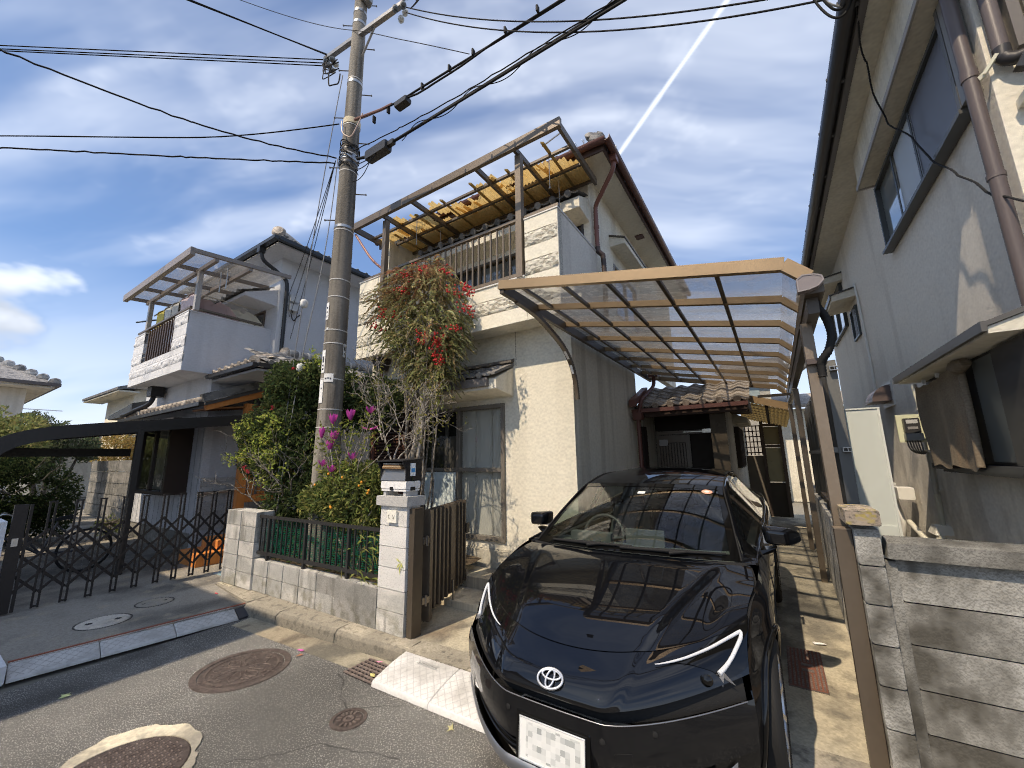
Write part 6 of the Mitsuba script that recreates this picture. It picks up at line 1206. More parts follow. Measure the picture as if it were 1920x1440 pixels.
add('fence_rail', MB().box(-8.95, -8.9, 3.95, 5.6, 1.02, 1.16), 'm_orange', bx_, tint=0.9, smooth=False)
for k in range(8): add('fence_slat', BOX(-8.945, -8.92, 3.98+k*0.2, 4.12+k*0.2, 1.165, 1.65), 'm_orange', bx_, tint=0.7, smooth=False)
add('porch_lamp', BOX(FX, FX+0.14, 4.35, 4.55, 2.36, 2.55, 0.01), 'm_satin', L, rgb=(0.03, 0.03, 0.032), label='black lamp box under the porch')
add('wall_camera', MB().lathe([(0, -0.05), (0.05, -0.04), (0.06, 0.02), (0, 0.06)], (FX+0.25, 4.3, 2.45), (1, -0.6, -0.2), 12).tube([(FX, 4.35, 2.5), (FX+0.22, 4.3, 2.46)], 0.012, 6), 'm_satin', L, rgb=(0.4, 0.4, 0.4))
wd = thing('wooden_step', 'orange-brown wooden step in the sun behind the lattice gate', 'step')
add('tread', BOX(-9.0, -8.2, 3.0, 3.75, 0.10, 0.30, 0.01), 'm_orange', wd, tint=1.15); add('upper_tread', BOX(-9.0, -8.35, 3.35, 3.75, 0.301, 0.46, 0.01), 'm_orange', wd, tint=1.25)
bt = thing('blue_tile', 'pale blue square cover on the ground by the block pier', 'cover'); add('slab', BOX(-7.56, -7.2, 3.02, 3.4, 0.10, 0.108), 'm_satin', bt, rgb=(0.30, 0.42, 0.46), smooth=False)
# small hipped roof over the entrance, right
er2 = numbered(L+'__entrance_roof'); tag(er2, 'small hipped entrance roof with white-jointed ridge tiles')
A = [(-9.55, 3.42, 3.56), (-7.70, 3.42, 3.60), (-8.85, 4.65, 4.12), (-7.70, 8.6, 3.60), (-8.85, 8.6, 4.12), (-9.55, 8.6, 3.85), (-9.55, 4.65, 4.05)]
scene[er2] = entry(MB().raw(A, [[0, 1, 2], [0, 2, 6]]).raw(A, [[1, 3, 4], [1, 4, 2], [2, 4, 5], [2, 5, 6]]), 'm_tile', smooth=False)
tile_roof(er2, (-9.5, 3.36, 3.585), (1, 0, 0.02), 1.62, (0, 1.2, 0.5), 0.5, 'm_browntile', 0.25, 0.25, tint=1.25, amp=0.04)
tile_roof(er2, (-7.64, 3.5, 3.60), (0, 1, 0), 4.5, (-1, 0, 0.45), 1.0, 'm_tile', 0.26, 0.25, tint=1.2, amp=0.035)
rg = add('ridge', TUBE([(-8.85, 4.45, 4.17), (-8.85, 8.6, 4.20)], 0.10, 12), 'm_tile', er2, tint=1.2, smooth=50)
for k in range(14): add('joint', MB().lathe([(0.102, -0.025), (0.112, 0), (0.102, 0.025)], (-8.85, 4.5+k*0.22, 4.172), (0, 1, 0), 14), 'm_matte', rg, rgb=(0.58, 0.56, 0.52), smooth=40)
mb = MB(); mb.lathe([(0, -0.08), (0.12, -0.06), (0.15, 0.0), (0.10, 0.08), (0, 0.1)], (-8.85, 4.42, 4.16), (0, -1, 0.3), 14)
for s in (-1, 1): mb.tube([(-8.85, 4.45, 4.12), (-8.85+s*0.45, 3.95, 3.90), (-8.85+s*0.95, 3.42, 3.66)], [0.09, 0.085, 0.095], 10)
add('hip_tiles', mb, 'm_browntile', er2, tint=1.2, smooth=50)
add('gutter', MB().box(-9.58, -7.6, 3.27, 3.36, 3.49, 3.56, 0.015).box(-7.68, -7.58, 3.36, 8.6, 3.50, 3.57, 0.015), 'm_satin', er2, rgb=(0.022, 0.022, 0.025))
add('soffit', BOX(-9.58, -7.7, 3.4, 8.6, 3.44, 3.48), 'm_bluewall', er2, tint=0.8, smooth=False)
add('entrance_wall', BOX(-9.5, -7.95, 4.9, 5.05, 0.1, 3.45), 'm_bluewall', L, tint=0.5, smooth=False)
# upper floor
add('upper_front_wall', wall_sheet((-13.4, 4.40, 3.4), (1, 0, 0), 4.1, 3.2, [(1.2, 0.25, 3.55, 2.0)], 0.14), 'm_bluewall', L, tint=0.97, smooth=False)
add('upper_side_wall', BOX(-9.44, -9.30, 4.403, 12.0, 3.0, 6.62), 'm_bluewall', L, smooth=False)
add('corner_trim', BOX(-9.31, -9.285, 4.41, 4.62, 3.9, 6.5), 'm_satin', L, rgb=(0.60, 0.61, 0.62), smooth=False)
window(L, (-12.2, 4.39, 3.65), (1, 0, 0), 2.35, 1.75, (0.10, 0.07, 0.05), 3, name='upper_window', back=(0.02, 0.02, 0.02))
uc = numbered(L+'__upper_canopy'); tag(uc, 'white canopy with a row of tiles over the balcony door')
scene[uc] = entry(MB().hexa([(-12.4, 3.72, 5.42), (-9.36, 3.72, 5.42), (-9.36, 4.40, 5.38), (-12.4, 4.40, 5.38), (-12.4, 3.72, 5.5), (-9.36, 3.72, 5.5), (-9.36, 4.40, 5.78), (-12.4, 4.40, 5.78)]), 'm_bluewall', tint=1.1, smooth=False)
tile_roof(uc, (-12.42, 3.66, 5.52), (1, 0, 0), 3.05, (0, 0.68, 0.30), 0.72, 'm_tile', 0.25, 0.24, tint=1.1)
lroof = numbered(L+'__roof')
RA = [(-13.9, 3.95, 6.68), (-8.66, 3.95, 6.68), (-11.28, 6.57, 7.78), (-8.66, 12.6, 6.68), (-11.28, 9.98, 7.78), (-13.9, 12.6, 6.68)]
scene[lroof] = entry(MB().raw(RA, [[0, 1, 2], [1, 3, 4], [1, 4, 2], [3, 5, 4], [5, 0, 2], [5, 2, 4]]), 'm_tile', tint=0.8, smooth=False)
tile_roof(lroof, (-13.9, 3.93, 6.70), (1, 0, 0), 5.24, (0, 1, 0.42), 0.28, 'm_tile', 0.27, 0.28, tint=1.0)
tile_roof(lroof, (-8.64, 3.95, 6.70), (0, 1, 0), 5.5, (-1, 0, 0.42), 0.28, 'm_tile', 0.27, 0.28, tint=1.0)
add('soffit', BOX(-13.85, -8.72, 4.0, 12.55, 6.58, 6.62), 'm_bluewall', lroof, tint=1.05, smooth=False)
add('hip_ridge', MB().tube([(-8.72, 4.0, 6.80), (-9.0, 4.28, 6.95), (-9.6, 4.9, 7.2), (-11.3, 6.6, 7.9)], [0.12, 0.11, 0.10, 0.10], 12).lathe([(0, -0.06), (0.12, -0.04), (0.15, 0), (0.11, 0.07), (0, 0.09)], (-8.74, 4.0, 6.86), (1, -1, 0.4), 14), 'm_browntile', lroof, tint=1.2, smooth=50)
add('gutter', MB().box(-13.95, -8.56, 3.84, 3.94, 6.60, 6.68, 0.02).box(-8.64, -8.54, 3.941, 12.6, 6.60, 6.68, 0.02), 'm_satin', lroof, rgb=(0.03, 0.033, 0.037))
add('downpipe', MB().box(-9.3, -9.17, 3.83, 3.96, 6.46, 6.61, 0.015).tube(curve([(-9.23, 3.9, 6.48), (-9.23, 3.95, 6.33), (-9.25, 4.3, 6.16), (-9.26, 4.52, 6.02), (-9.26, 4.55, 5.8), (-9.26, 4.55, 4.2), (-9.26, 4.55, 4.06), (-9.26, 4.4, 4.0), (-9.26, 4.3, 3.97)], 50), 0.042, 10), 'm_satin', L, rgb=(0.025, 0.027, 0.03), smooth=50)
for z, h in ((5.55, 0.17), (5.33, 0.15)): add('meter_box', BOX(-9.30, -9.18, 4.62, 4.82, z, z+h, 0.008), 'm_satin', L, rgb=(0.52, 0.53, 0.52))
add('meter_cable', TUBE(curve([(-9.25, 4.72, 5.33), (-9.24, 4.7, 5.2), (-9.24, 4.76, 5.1), (-9.24, 4.82, 5.2), (-9.24, 4.9, 5.28)], 20), 0.012, 6), 'm_rubber', L, smooth=True)
# balcony
lb = numbered(L+'__balcony'); tag(lb, 'pale balcony with a brown slatted opening in its stone-textured front')
BF, BX0, BX1 = 2.83, -12.72, -9.50
scene[lb] = entry(MB().box(BX1-0.1, BX1, BF+0.02, 4.4, 3.59, 4.80).box(BX0, BX0+0.1, BF+0.02, 4.4, 3.59, 4.80).box(BX0+0.1, BX1-0.1, BF+0.02, 4.4, 3.60, 3.70).box(BX0+0.1, BX1-0.1, BF+0.06, BF+0.14, 3.70, 4.06).box(-10.2, BX1-0.1, BF+0.06, BF+0.14, 4.06, 4.80).box(BX0+0.1, -12.0, BF+0.06, BF+0.14, 4.06, 4.80), 'm_bluewall', smooth=False)
rows = [3.59, 3.77, 3.95, 4.08, 4.32, 4.56, 4.80]
for r in range(6):
    z0, z1 = rows[r]+0.004, rows[r+1]-0.004
    for x0, x1 in ([(BX0, -11.6), (-11.6, -10.5), (-10.5, BX1)] if r < 3 else [(-10.2, BX1), (BX0, -12.0)]):
        if r in (1, 3, 5):
            def fn(u, v, x0=x0, x1=x1, z0=z0, z1=z1):
                e = min(u-x0, x1-u, v-z0, z1-v); d = meshkit.fbm(np.array([u*14, v*18, 9.1]), 3)
                return (u, BF-0.05*(d-0.25)*min(1, max(e, 0)/0.03), v)
            add('stone_panel', MB().grid(fn, np.linspace(x0+0.004, x1-0.004, 36), np.linspace(z0, z1, 9)), 'm_bluewall', lb, tint=1.12, smooth=60)
        else: add('stone_panel', BOX(x0+0.004, x1-0.004, BF, BF+0.06, z0, z1, 0.004), 'm_bluewall', lb, tint=1.12)
for k in range(12): add('rail_bar', BOX(-11.93+k*0.15, -11.895+k*0.15, BF+0.04, BF+0.07, 4.08, 4.86), 'm_satin', lb, rgb=(0.095, 0.062, 0.045), smooth=False)
add('rail', MB().box(-12.6, BX1+0.01, BF+0.0, BF+0.06, 4.87, 4.91).box(BX1-0.06, BX1+0.01, BF+0.061, 4.2, 4.87, 4.91).box(-12.0, -10.2, BF+0.03, BF+0.08, 4.06, 4.10), 'm_bronze', lb, tint=0.62, smooth=False)
add('coping', MB().box(-10.2, BX1+0.01, BF-0.01, BF+0.15, 4.802, 4.825).box(BX1-0.11, BX1+0.01, BF+0.15, 4.4, 4.802, 4.825).box(BX0, -12.0, BF-0.01, BF+0.15, 4.802, 4.825), 'm_satin', lb, rgb=(0.58, 0.59, 0.60), smooth=False)
la = thing('laundry_awning', 'grey metal awning with clear sheets over the left house balcony', 'awning')
TP = (0.235, 0.20, 0.17)
def az_(y): return 5.70+0.09*(y-2.5)
add('front_beam', BOX(-12.55, -8.62, 2.46, 2.54, az_(2.5)-0.10, az_(2.5)+0.05, 0.006), 'm_satin', la, rgb=TP)
for k in range(5):
    x = -12.52+k*0.97; add('rafter', BEAM((x, 2.50, az_(2.5)), (x, 4.3, az_(4.3)), 0.05, 0.08), 'm_satin', la, rgb=TP, smooth=False)
for y in (2.90, 3.5): add('purlin', BOX(-12.54, -8.64, y-0.03, y+0.03, az_(y)-0.10, az_(y)-0.02), 'm_satin', la, rgb=TP, smooth=False)
for x in (-12.16, -9.36): add('post', BOX(x-0.05, x+0.05, BF+0.02, BF+0.10, 4.80, az_(2.86)-0.1, 0.005), 'm_satin', la, rgb=(0.36, 0.34, 0.32))
for k in range(4):
    x0, x1 = -12.50+k*0.97, -11.55+k*0.97
    add('roof_sheet', MB().raw([(x0, 2.48, az_(2.48)+0.045), (x1, 2.48, az_(2.48)+0.045), (x1, 4.3, az_(4.3)+0.045), (x0, 4.3, az_(4.3)+0.045)], [[0, 1, 2, 3]]), 'm_poly', la, smooth=False)
for x in (-9.25, -8.95): add('hanger', MB().tube([(x, 3.2, az_(3.2)-0.05), (x, 3.2, az_(3.2)-0.5)], 0.012, 6), 'm_metal', la, rgb=(0.5, 0.49, 0.46))
# laundry
lp_ = thing('laundry_pole', 'drying pole with its support arm on the left balcony', 'pole')
add('pole', TUBE([(-12.2, 2.98, 5.32), (-9.5, 2.98, 5.32)], 0.016, 8), 'm_metal', lp_, rgb=(0.5, 0.5, 0.5)); add('arm', TUBE([(-12.5, 2.75, 5.15), (-12.1, 3.0, 5.2)], 0.02, 8), 'm_satin', lp_, rgb=(0.1, 0.13, 0.15))
add('cross_pole', TUBE([(-9.78, 2.9, 5.30), (-9.78, 4.2, 5.30)], 0.012, 8), 'm_metal', lp_, rgb=(0.5, 0.48, 0.42))
def towel(name, label, x0, x1, z0, rgb, y=2.98, cat='towel', z1=5.32, stripe=None):
    t = thing(name, label, cat)
    fnn = lambda u, v: (u, y+0.022*(1 if v > 0 else -1)+0.012*math.sin(u*14+v*3), z1-abs(v)*(z1-z0)*(1 if v > 0 else 0.8))
    vs = np.linspace(-1, 1, 15)
    m = MB().grid(fnn, np.linspace(x0, x1, 18), vs).mesh()
    col = np.tile(np.array(rgb, float), (len(m.vertices), 1))
    if stripe:
        z = m.vertices[:, 2]; col[np.abs(z-stripe[0]) < stripe[1]] = stripe[2]
    scene[numbered(t+'__cloth')] = entry(m, 'm_matte', rgb=np.array(rgb) if not stripe else None, smooth=True) if not stripe else mikit.ply(m, 'm_matte', smooth=True, color=col, uv=np.tile([1.0, 0.5], (len(m.vertices), 1)))
towel('yellow_towel', 'yellow towel with a pale border drying at the left end of the left balcony', -11.95, -11.48, 4.55, (0.62, 0.52, 0.12), stripe=(4.66, 0.07, (0.75, 0.72, 0.6)))
towel('white_towel', 'white towel next to the yellow towel on the left balcony', -11.42, -11.05, 4.6, (0.62, 0.62, 0.58))
towel('white_towel', 'cream towel in the middle of the washing line on the left balcony', -11.0, -10.62, 4.6, (0.60, 0.57, 0.50))
towel('pink_towel', 'pale pink towel beside the right awning post on the left balcony', -10.42, -9.62, 4.68, (0.66, 0.54, 0.54), stripe=(4.78, 0.07, (0.78, 0.77, 0.76)))
def shirt(name, label, c, rgb, w=0.5, h=0.5):
    t = thing(name, label, 'shirt'); c = np.asarray(c, float); d = norm((0.15, 1, 0)); n = np.array([d[1], -d[0], 0])
    V = lambda a, z, o: c+d*a+np.array([0, 0, z])+n*o
    prof = [(-w/2, -h), (-w/2, -0.18), (-w*0.82, -0.38), (-w*0.95, -0.30), (-w/2, 0.0), (-0.08, 0.04), (0, -0.03), (0.08, 0.04), (w/2, 0.0), (w*0.95, -0.30), (w*0.82, -0.38), (w/2, -0.18), (w/2, -h)]
    m = trimesh.creation.extrude_polygon(Polygon(prof), 0.03, engine='earcut').subdivide().subdivide()
    v = m.vertices.copy(); o = v[:, 2]+0.03*np.sin(v[:, 0]*22+v[:, 1]*5)
    P = c+v[:, 0:1]*d+v[:, 1:2]*np.array([0, 0, 1.0])+o[:, None]*n
    add('body', trimesh.Trimesh(P, m.faces, process=False), 'm_matte', t, rgb=rgb, smooth=True)
    add('hanger', TUBE([V(-0.15, 0.02, 0.015), V(0, 0.12, 0.015), V(0.15, 0.02, 0.015)], 0.006, 6), 'm_satin', t, rgb=(0.5, 0.5, 0.5))
shirt('brown_shirt', 'dusky pink-brown shirt drying at the side of the left balcony', (-9.80, 3.34, 5.20), (0.36, 0.26, 0.24), 0.5)
shirt('cream_cardigan', 'cream cardigan on a hanger beside the brown shirt on the left balcony', (-9.80, 3.90, 5.15), (0.52, 0.48, 0.38), 0.50)
# hopper, back roof at the far left of the house
hb = numbered(L+'__rain_hopper'); tag(hb, 'black rain hopper and pipe under the left balcony')
scene[hb] = entry(MB().box(-12.35, -12.05, 3.1, 3.35, 3.36, 3.60, 0.03).tube(curve([(-12.2, 3.2, 3.37), (-12.22, 3.15, 3.2), (-12.6, 3.0, 3.05), (-13.4, 2.98, 2.98)], 24), 0.05, 10), 'm_satin', rgb=(0.022, 0.022, 0.025))
add('west_roof', MB().hexa([(-15.2, 3.1, 3.0), (-13.3, 3.1, 3.0), (-13.3, 5, 3.3), (-15.2, 5, 3.0), (-15.2, 3.1, 3.1), (-13.3, 3.1, 3.3), (-13.3, 5, 3.9), (-15.2, 5, 3.3)]), 'm_satin', L, rgb=(0.035, 0.04, 0.045), smooth=False)
# ------------------------------------------------------------------ the left yard: carport, lattice gate, gate pillar
lc = thing('black_carport', 'black arched carport roof at the left edge, over the yard behind the lattice gate', 'carport')
ap = curve([(-8.8, 0.62, 1.70), (-8.8, 0.72, 1.98), (-8.8, 0.90, 2.14), (-8.8, 1.2, 2.245), (-8.8, 1.6, 2.32), (-8.8, 2.2, 2.41), (-8.8, 3.0, 2.53), (-8.8, 4.05, 2.67)], 40)
def archbeam(x, w, h, nm, rgb):
    mb = MB()
    for a, b in zip(ap[:-1], ap[1:]):
        a2, b2 = np.array([x, a[1], a[2]]), np.array([x, b[1], b[2]]); mb.beam(a2, b2+(b2-a2)*0.1, w, h, (0, 0, 1))
    add(nm, mb, 'm_satin', lc, rgb=rgb, smooth=40)
archbeam(-8.8, 0.07, 0.19, 'arch_beam', (0.022, 0.021, 0.021))
for k in range(4): archbeam(-9.8-k*1.0, 0.05, 0.07, 'arch_rib', (0.022, 0.021, 0.021))
mb = MB()
for a, b in zip(ap[:-1], ap[1:]): mb.raw([(-8.83, a[1], a[2]+0.075), (-13, a[1], a[2]+0.075), (-13, b[1], b[2]+0.075), (-8.83, b[1], b[2]+0.075)], [[0, 1, 2, 3]])
for a, b in zip(ap[:-1], ap[1:]): mb.raw([(-8.83, a[1], a[2]+0.065), (-8.83, b[1], b[2]+0.065), (-13, b[1], b[2]+0.065), (-13, a[1], a[2]+0.065)], [[0, 1, 2, 3]])
add('dark_roof_sheet', mb, 'm_satin', lc, rgb=(0.020, 0.020, 0.022), smooth=True)
add('rear_beam', BOX(-11.06, -10.95, 0.9, 2.65, 1.95, 2.10), 'm_satin', lc, rgb=(0.02, 0.02, 0.02), smooth=False)
add('post', BOX(-8.84, -8.76, 2.17, 2.25, 0.1, 2.36, 0.006), 'm_satin', lc, rgb=(0.025, 0.024, 0.024))
add('post', BOX(-12.9, -12.8, 0.75, 0.85, 0.1, 2.0, 0.006), 'm_satin', lc, rgb=(0.025, 0.024, 0.024))
ag = thing('lattice_gate', 'black folding lattice gate drawn across the entrance of the left yard', 'gate')
GX_, ys = -7.64, [0.97, 1.205, 1.435, 1.655, 1.885, 2.10, 2.33, 2.535, 2.75, 2.95, 3.16]
GC = (0.021, 0.018, 0.018)
for i, y in enumerate(ys):
    if i == 0: mb = MB().box(GX_-0.03, GX_+0.03, y-0.075, y+0.035, 0.12, 1.335, 0.004).box(GX_-0.02, GX_+0.02, y+0.05, y+0.075, 0.12, 1.33)
    else: mb = MB().box(GX_-0.012, GX_+0.012, y-0.034, y-0.016, 0.12, 1.335).box(GX_-0.012, GX_+0.012, y+0.016, y+0.034, 0.12, 1.335).box(GX_-0.016, GX_+0.016, y-0.038, y+0.038, 1.335, 1.352).box(GX_-0.010, GX_+0.010, y-0.015, y+0.015, 0.13, 0.15)
    add('post', mb, 'm_satin', ag, rgb=GC, smooth=False)
lv = [0.30, 0.54, 0.78, 1.02]
for i in range(len(ys)-1):
    for a in range(3):
        add('lattice_bar', BEAM((GX_+0.016, ys[i], lv[a]), (GX_+0.016, ys[i+1], lv[a+1]), 0.006, 0.030, (0, 0, 1)), 'm_satin', ag, rgb=GC, smooth=False)
        add('lattice_bar', BEAM((GX_-0.016, ys[i], lv[a+1]), (GX_-0.016, ys[i+1], lv[a]), 0.006, 0.030, (0, 0, 1)), 'm_satin', ag, rgb=GC, smooth=False)
add('lock', BOX(GX_+0.031, GX_+0.045, 0.92, 0.97, 0.86, 0.95, 0.004), 'm_metal', ag, rgb=(0.6, 0.6, 0.58))
gpw = thing('white_gate_pillar', 'white plastered gate pillar cut off by the left edge', 'gate pillar')
add('shaft', BOX(-8.1, -7.58, 0.50, 0.86, 0.05, 1.155, 0.01), 'm_bluewall', gpw, tint=1.25)
wk = thing('white_kerb_end', 'white painted kerb end at the left edge, beside the first grey ramp', 'kerb'); add('block', BOX(-5.95, -5.56, 0.40, 0.79, 0.0, 0.15, 0.02), 'm_bluewall', wk, tint=1.2)
bk = thing('parked_bicycle', 'dark bicycle standing in the shade behind the lattice gate, by the white pillar', 'bicycle')
bp = lambda s, z, o=0: (-9.6+o, 0.55+s, 0.1+z)
for s in (0.35, 1.40):
    w = add('wheel', MB().lathe([(0.30, -0.015), (0.33, -0.012), (0.335, 0), (0.33, 0.012), (0.30, 0.015), (0.30, -0.015)], bp(s, 0.335), (1, 0, 0), 28), 'm_rubber', bk, smooth=40)
    mb = MB()
    for k in range(12): mb.tube([bp(s, 0.335), bp(s+0.3*math.cos(k*0.524), 0.335+0.3*math.sin(k*0.524))], 0.002, 4)
    add('spokes', mb, 'm_metal', w, rgb=(0.4, 0.4, 0.4))
add('frame', MB().tube([bp(1.40, 0.335), bp(0.92, 0.36), bp(0.62, 0.8)], 0.016, 8).tube([bp(0.92, 0.36), bp(0.45, 0.72)], 0.018, 8).tube([bp(1.05, 0.82), bp(0.92, 0.36)], 0.016, 8).tube([bp(1.04, 0.78), bp(1.40, 0.335)], 0.010, 8).tube([bp(0.35, 0.335), bp(0.46, 0.95)], 0.016, 8), 'm_satin', bk, rgb=(0.05, 0.05, 0.055))
add('handlebar', TUBE(curve([bp(0.62, 0.93, -0.28), bp(0.5, 1.0, -0.15), bp(0.46, 0.98, 0), bp(0.5, 1.0, 0.15), bp(0.62, 0.93, 0.28)], 20), 0.013, 8), 'm_metal', bk, rgb=(0.45, 0.45, 0.45))
add('saddle', MB().hexa([bp(0.93, 0.83, -0.03), bp(0.93, 0.83, 0.03), bp(1.2, 0.85, 0.09), bp(1.2, 0.85, -0.09), bp(0.93, 0.86, -0.03), bp(0.93, 0.86, 0.03), bp(1.2, 0.91, 0.09), bp(1.2, 0.91, -0.09)], 0.015), 'm_rubber', bk)
add('basket', MB().box(-9.75, -9.45, 0.62, 0.86, 0.95, 0.96).box(-9.75, -9.74, 0.62, 0.86, 0.96, 1.18).box(-9.46, -9.45, 0.62, 0.86, 0.96, 1.18).box(-9.74, -9.46, 0.62, 0.63, 0.96, 1.18), 'm_metal', bk, rgb=(0.12, 0.12, 0.12))
# ------------------------------------------------------------------ beyond
bwl = thing('back_block_wall', 'dark grey block wall beyond the left house corner', 'block wall')
for r in range(5):
    for k in range(3): add('panel', BOX(-20.6+k*1.45, -19.17+k*1.45, 4.0, 4.12, 0.15+r*0.36, 0.15+(r+1)*0.36-0.02, 0.01), 'm_block', bwl, tint=0.42+0.08*random.random())
fh = thing('far_grey_house', 'far house at the left edge with a grey hipped tile roof', 'house')
add('wall', BOX(-40, -24.9, 0.3, 2.6, 0.0, 4.85), 'm_greywall', fh, tint=1.1, smooth=False)
fr_ = [(-42, -3.0, 5.05), (-24.0, 3.25, 5.05), (-24.0, -3.2, 5.05), (-31, 0.0, 7.7), (-42, 3.25, 5.05), (-40, 0.0, 7.7)]
frf = add('roof', MB().raw(fr_, [[2, 1, 3], [1, 4, 5], [1, 5, 3]]), 'm_tile', fh, tint=1.35, smooth=False)
for k in range(9):
    t = k/9; add('course', MB().beam((-24.0-7.0*t+0.02, 3.25-3.25*t, 5.07+2.65*t), (-41.9, 3.25-3.25*t, 5.07+2.65*t), 0.05, 0.05), 'm_tile', frf, tint=1.0, smooth=False)
for k in range(12): t = k/12; add('hip_tile', MB().lathe([(0, -0.1), (0.16, -0.08), (0.18, 0.1), (0, 0.16)], (-24.1-6.9*t, 3.2-3.2*t, 5.13+2.65*t), (1, -0.46, -0.38), 8), 'm_tile', frf, tint=1.8, smooth=40)
add('soffit', BOX(-42, -24.05, -3.1, 3.2, 4.86, 4.92), 'm_greywall', fh, tint=1.0, smooth=False)
add('gutter', MB().box(-42, -23.92, 3.22, 3.36, 4.94, 5.06).box(-24.02, -23.9, -3.0, 3.22, 4.94, 5.06), 'm_satin', fh, rgb=(0.12, 0.10, 0.09), smooth=False)
add('dark_panel', BOX(-30.2, -25.3, 2.6, 2.64, 3.1, 4.45), 'm_matte', fh, rgb=(0.085, 0.08, 0.075), smooth=False)
add('window', BOX(-27.9, -26.9, 2.64, 2.67, 3.3, 4.4), 'm_satin', fh, rgb=(0.42, 0.44, 0.47), smooth=False)
fc = thing('far_cream_house', 'corner of a far cream house showing beside the left balcony', 'house')
add('wall', BOX(-30, -25.6, 6.0, 9, 0, 5.4), 'm_cream', fc, tint=1.15, smooth=False)
add('roof', MB().hexa([(-31, 5.2, 5.2), (-24.8, 5.2, 5.2), (-24.8, 9.5, 5.9), (-31, 9.5, 5.9), (-31, 5.2, 5.32), (-24.8, 5.2, 5.32), (-24.8, 9.5, 6.9), (-31, 9.5, 6.9)]), 'm_tile', fc, tint=0.8, smooth=False)
add('soffit', BOX(-31, -24.85, 5.25, 6.0, 5.12, 5.19), 'm_cream', fc, tint=0.8, smooth=False)
fd_ = thing('far_dark_roof', 'low dark tiled roof far off under the autumn tree', 'house')
add('wall', BOX(-38, -33.6, 5.0, 9, 0, 2.7), 'm_greywall', fd_, smooth=False)
fdr = add('roof', MB().hexa([(-38.5, 4.2, 2.75), (-33, 4.2, 2.75), (-33, 9.5, 2.75), (-38.5, 9.5, 2.75), (-37.5, 6.5, 4.05), (-34, 6.5, 4.05), (-34, 7.2, 4.05), (-37.5, 7.2, 4.05)]), 'm_tile', fd_, tint=0.8, smooth=False)
for k in range(7): add('tile_roll', TUBE([(-38+k*0.75, 4.25, 2.85), (-37.3+k*0.55, 6.45, 4.1)], 0.1, 6), 'm_tile', fdr, tint=1.4, smooth=True)
fa = thing('far_antenna', 'thin television antenna on a mast above the left trees', 'antenna')
add('mast', TUBE([(-38, 3.9, 0), (-38, 3.9, 5.3)], 0.035, 6), 'm_metal', fa, rgb=(0.5, 0.5, 0.5)); add('boom', MB().tube([(-38, 2.5, 5.25), (-38, 5.6, 5.25)], 0.025, 5), 'm_metal', fa, rgb=(0.55, 0.55, 0.55))
hs = thing('house_behind', 'grey neighbouring house out of the picture, whose shade falls on the road', 'house')
add('wall', BOX(-12.5, -6.2, -9.0, -2.4, 0.0, 5.6), 'm_greywall', hs, smooth=False)
add('roof', MB().hexa([(-13.0, -9.5, 5.6), (-5.75, -9.5, 5.6), (-5.75, -1.9, 5.6), (-13.0, -1.9, 5.6), (-11, -7.0, 7.4), (-8.0, -7.0, 7.4), (-8.0, -4.4, 7.4), (-11, -4.4, 7.4)]), 'm_tile', hs, smooth=False)
for k in range(2): add('window', BOX(-11+k*2.4, -9.6+k*2.4, -2.4, -2.36, 1.0+k*2.4, 2.2+k*2.4), 'm_satin', hs, rgb=(0.1, 0.11, 0.12), smooth=False)
rh_ = thing('rear_house', 'small grey house roof seen through the gap beyond the carport', 'house')
add('wall', BOX(-0.9, 0.15, 18.0, 22, 0, 5.0), 'm_greywall', rh_, tint=0.6, smooth=False)
add('roof', MB().hexa([(-1.6, 17.4, 5.0), (1.4, 17.4, 4.9), (1.4, 22.5, 5.5), (-1.6, 22.5, 5.6), (-1.6, 17.4, 5.15), (1.4, 17.4, 5.05), (1.4, 22.5, 6.4), (-1.6, 22.5, 6.5)]), 'm_tile', rh_, smooth=False)
add('window', BOX(-0.7, -0.2, 17.96, 18.0, 3.4, 4.5), 'm_satin', rh_, rgb=(0.25, 0.30, 0.30), smooth=False)
rg2 = thing('rear_low_roof', 'pale tiled low roof in the gap between the carport posts and the right house', 'house')
add('wall', BOX(0.2, 3.2, 19.5, 24, 0, 3.6), 'm_cream', rg2, tint=1.1, smooth=False)
add('roof', MB().hexa([(0.0, 19.0, 3.6), (3.4, 19.0, 3.6), (3.4, 24, 4.6), (0.0, 24, 4.6), (0.0, 19.0, 3.72), (3.4, 19.0, 3.72), (3.4, 24, 4.75), (0.0, 24, 4.75)]), 'm_browntile', rg2, tint=1.3, smooth=False)
# ------------------------------------------------------------------ the black car (its own axes: x across, y from the nose backwards, z up)
from scipy.interpolate import PchipInterpolator
CAR = thing('black_hatchback', 'glossy black hatchback parked nose-out under the carport, an oval emblem on its nose', 'car')
CO, CP = np.array([-0.985, 1.795, 0.132]), 0.0265
def cw(p):
    p = np.asarray(p, float); y, z = p[..., 1], p[..., 2]
    return np.stack([CO[0]+p[..., 0], CO[1]+y*math.cos(CP)-z*math.sin(CP), CO[2]+z*math.cos(CP)+y*math.sin(CP)], -1)
def cadd(name, mb, mat, parent=CAR, **k):
    m = mb.mesh() if isinstance(mb, MB) else mb
    return add(name, trimesh.Trimesh(cw(m.vertices), m.faces, process=False), mat, parent, **k)
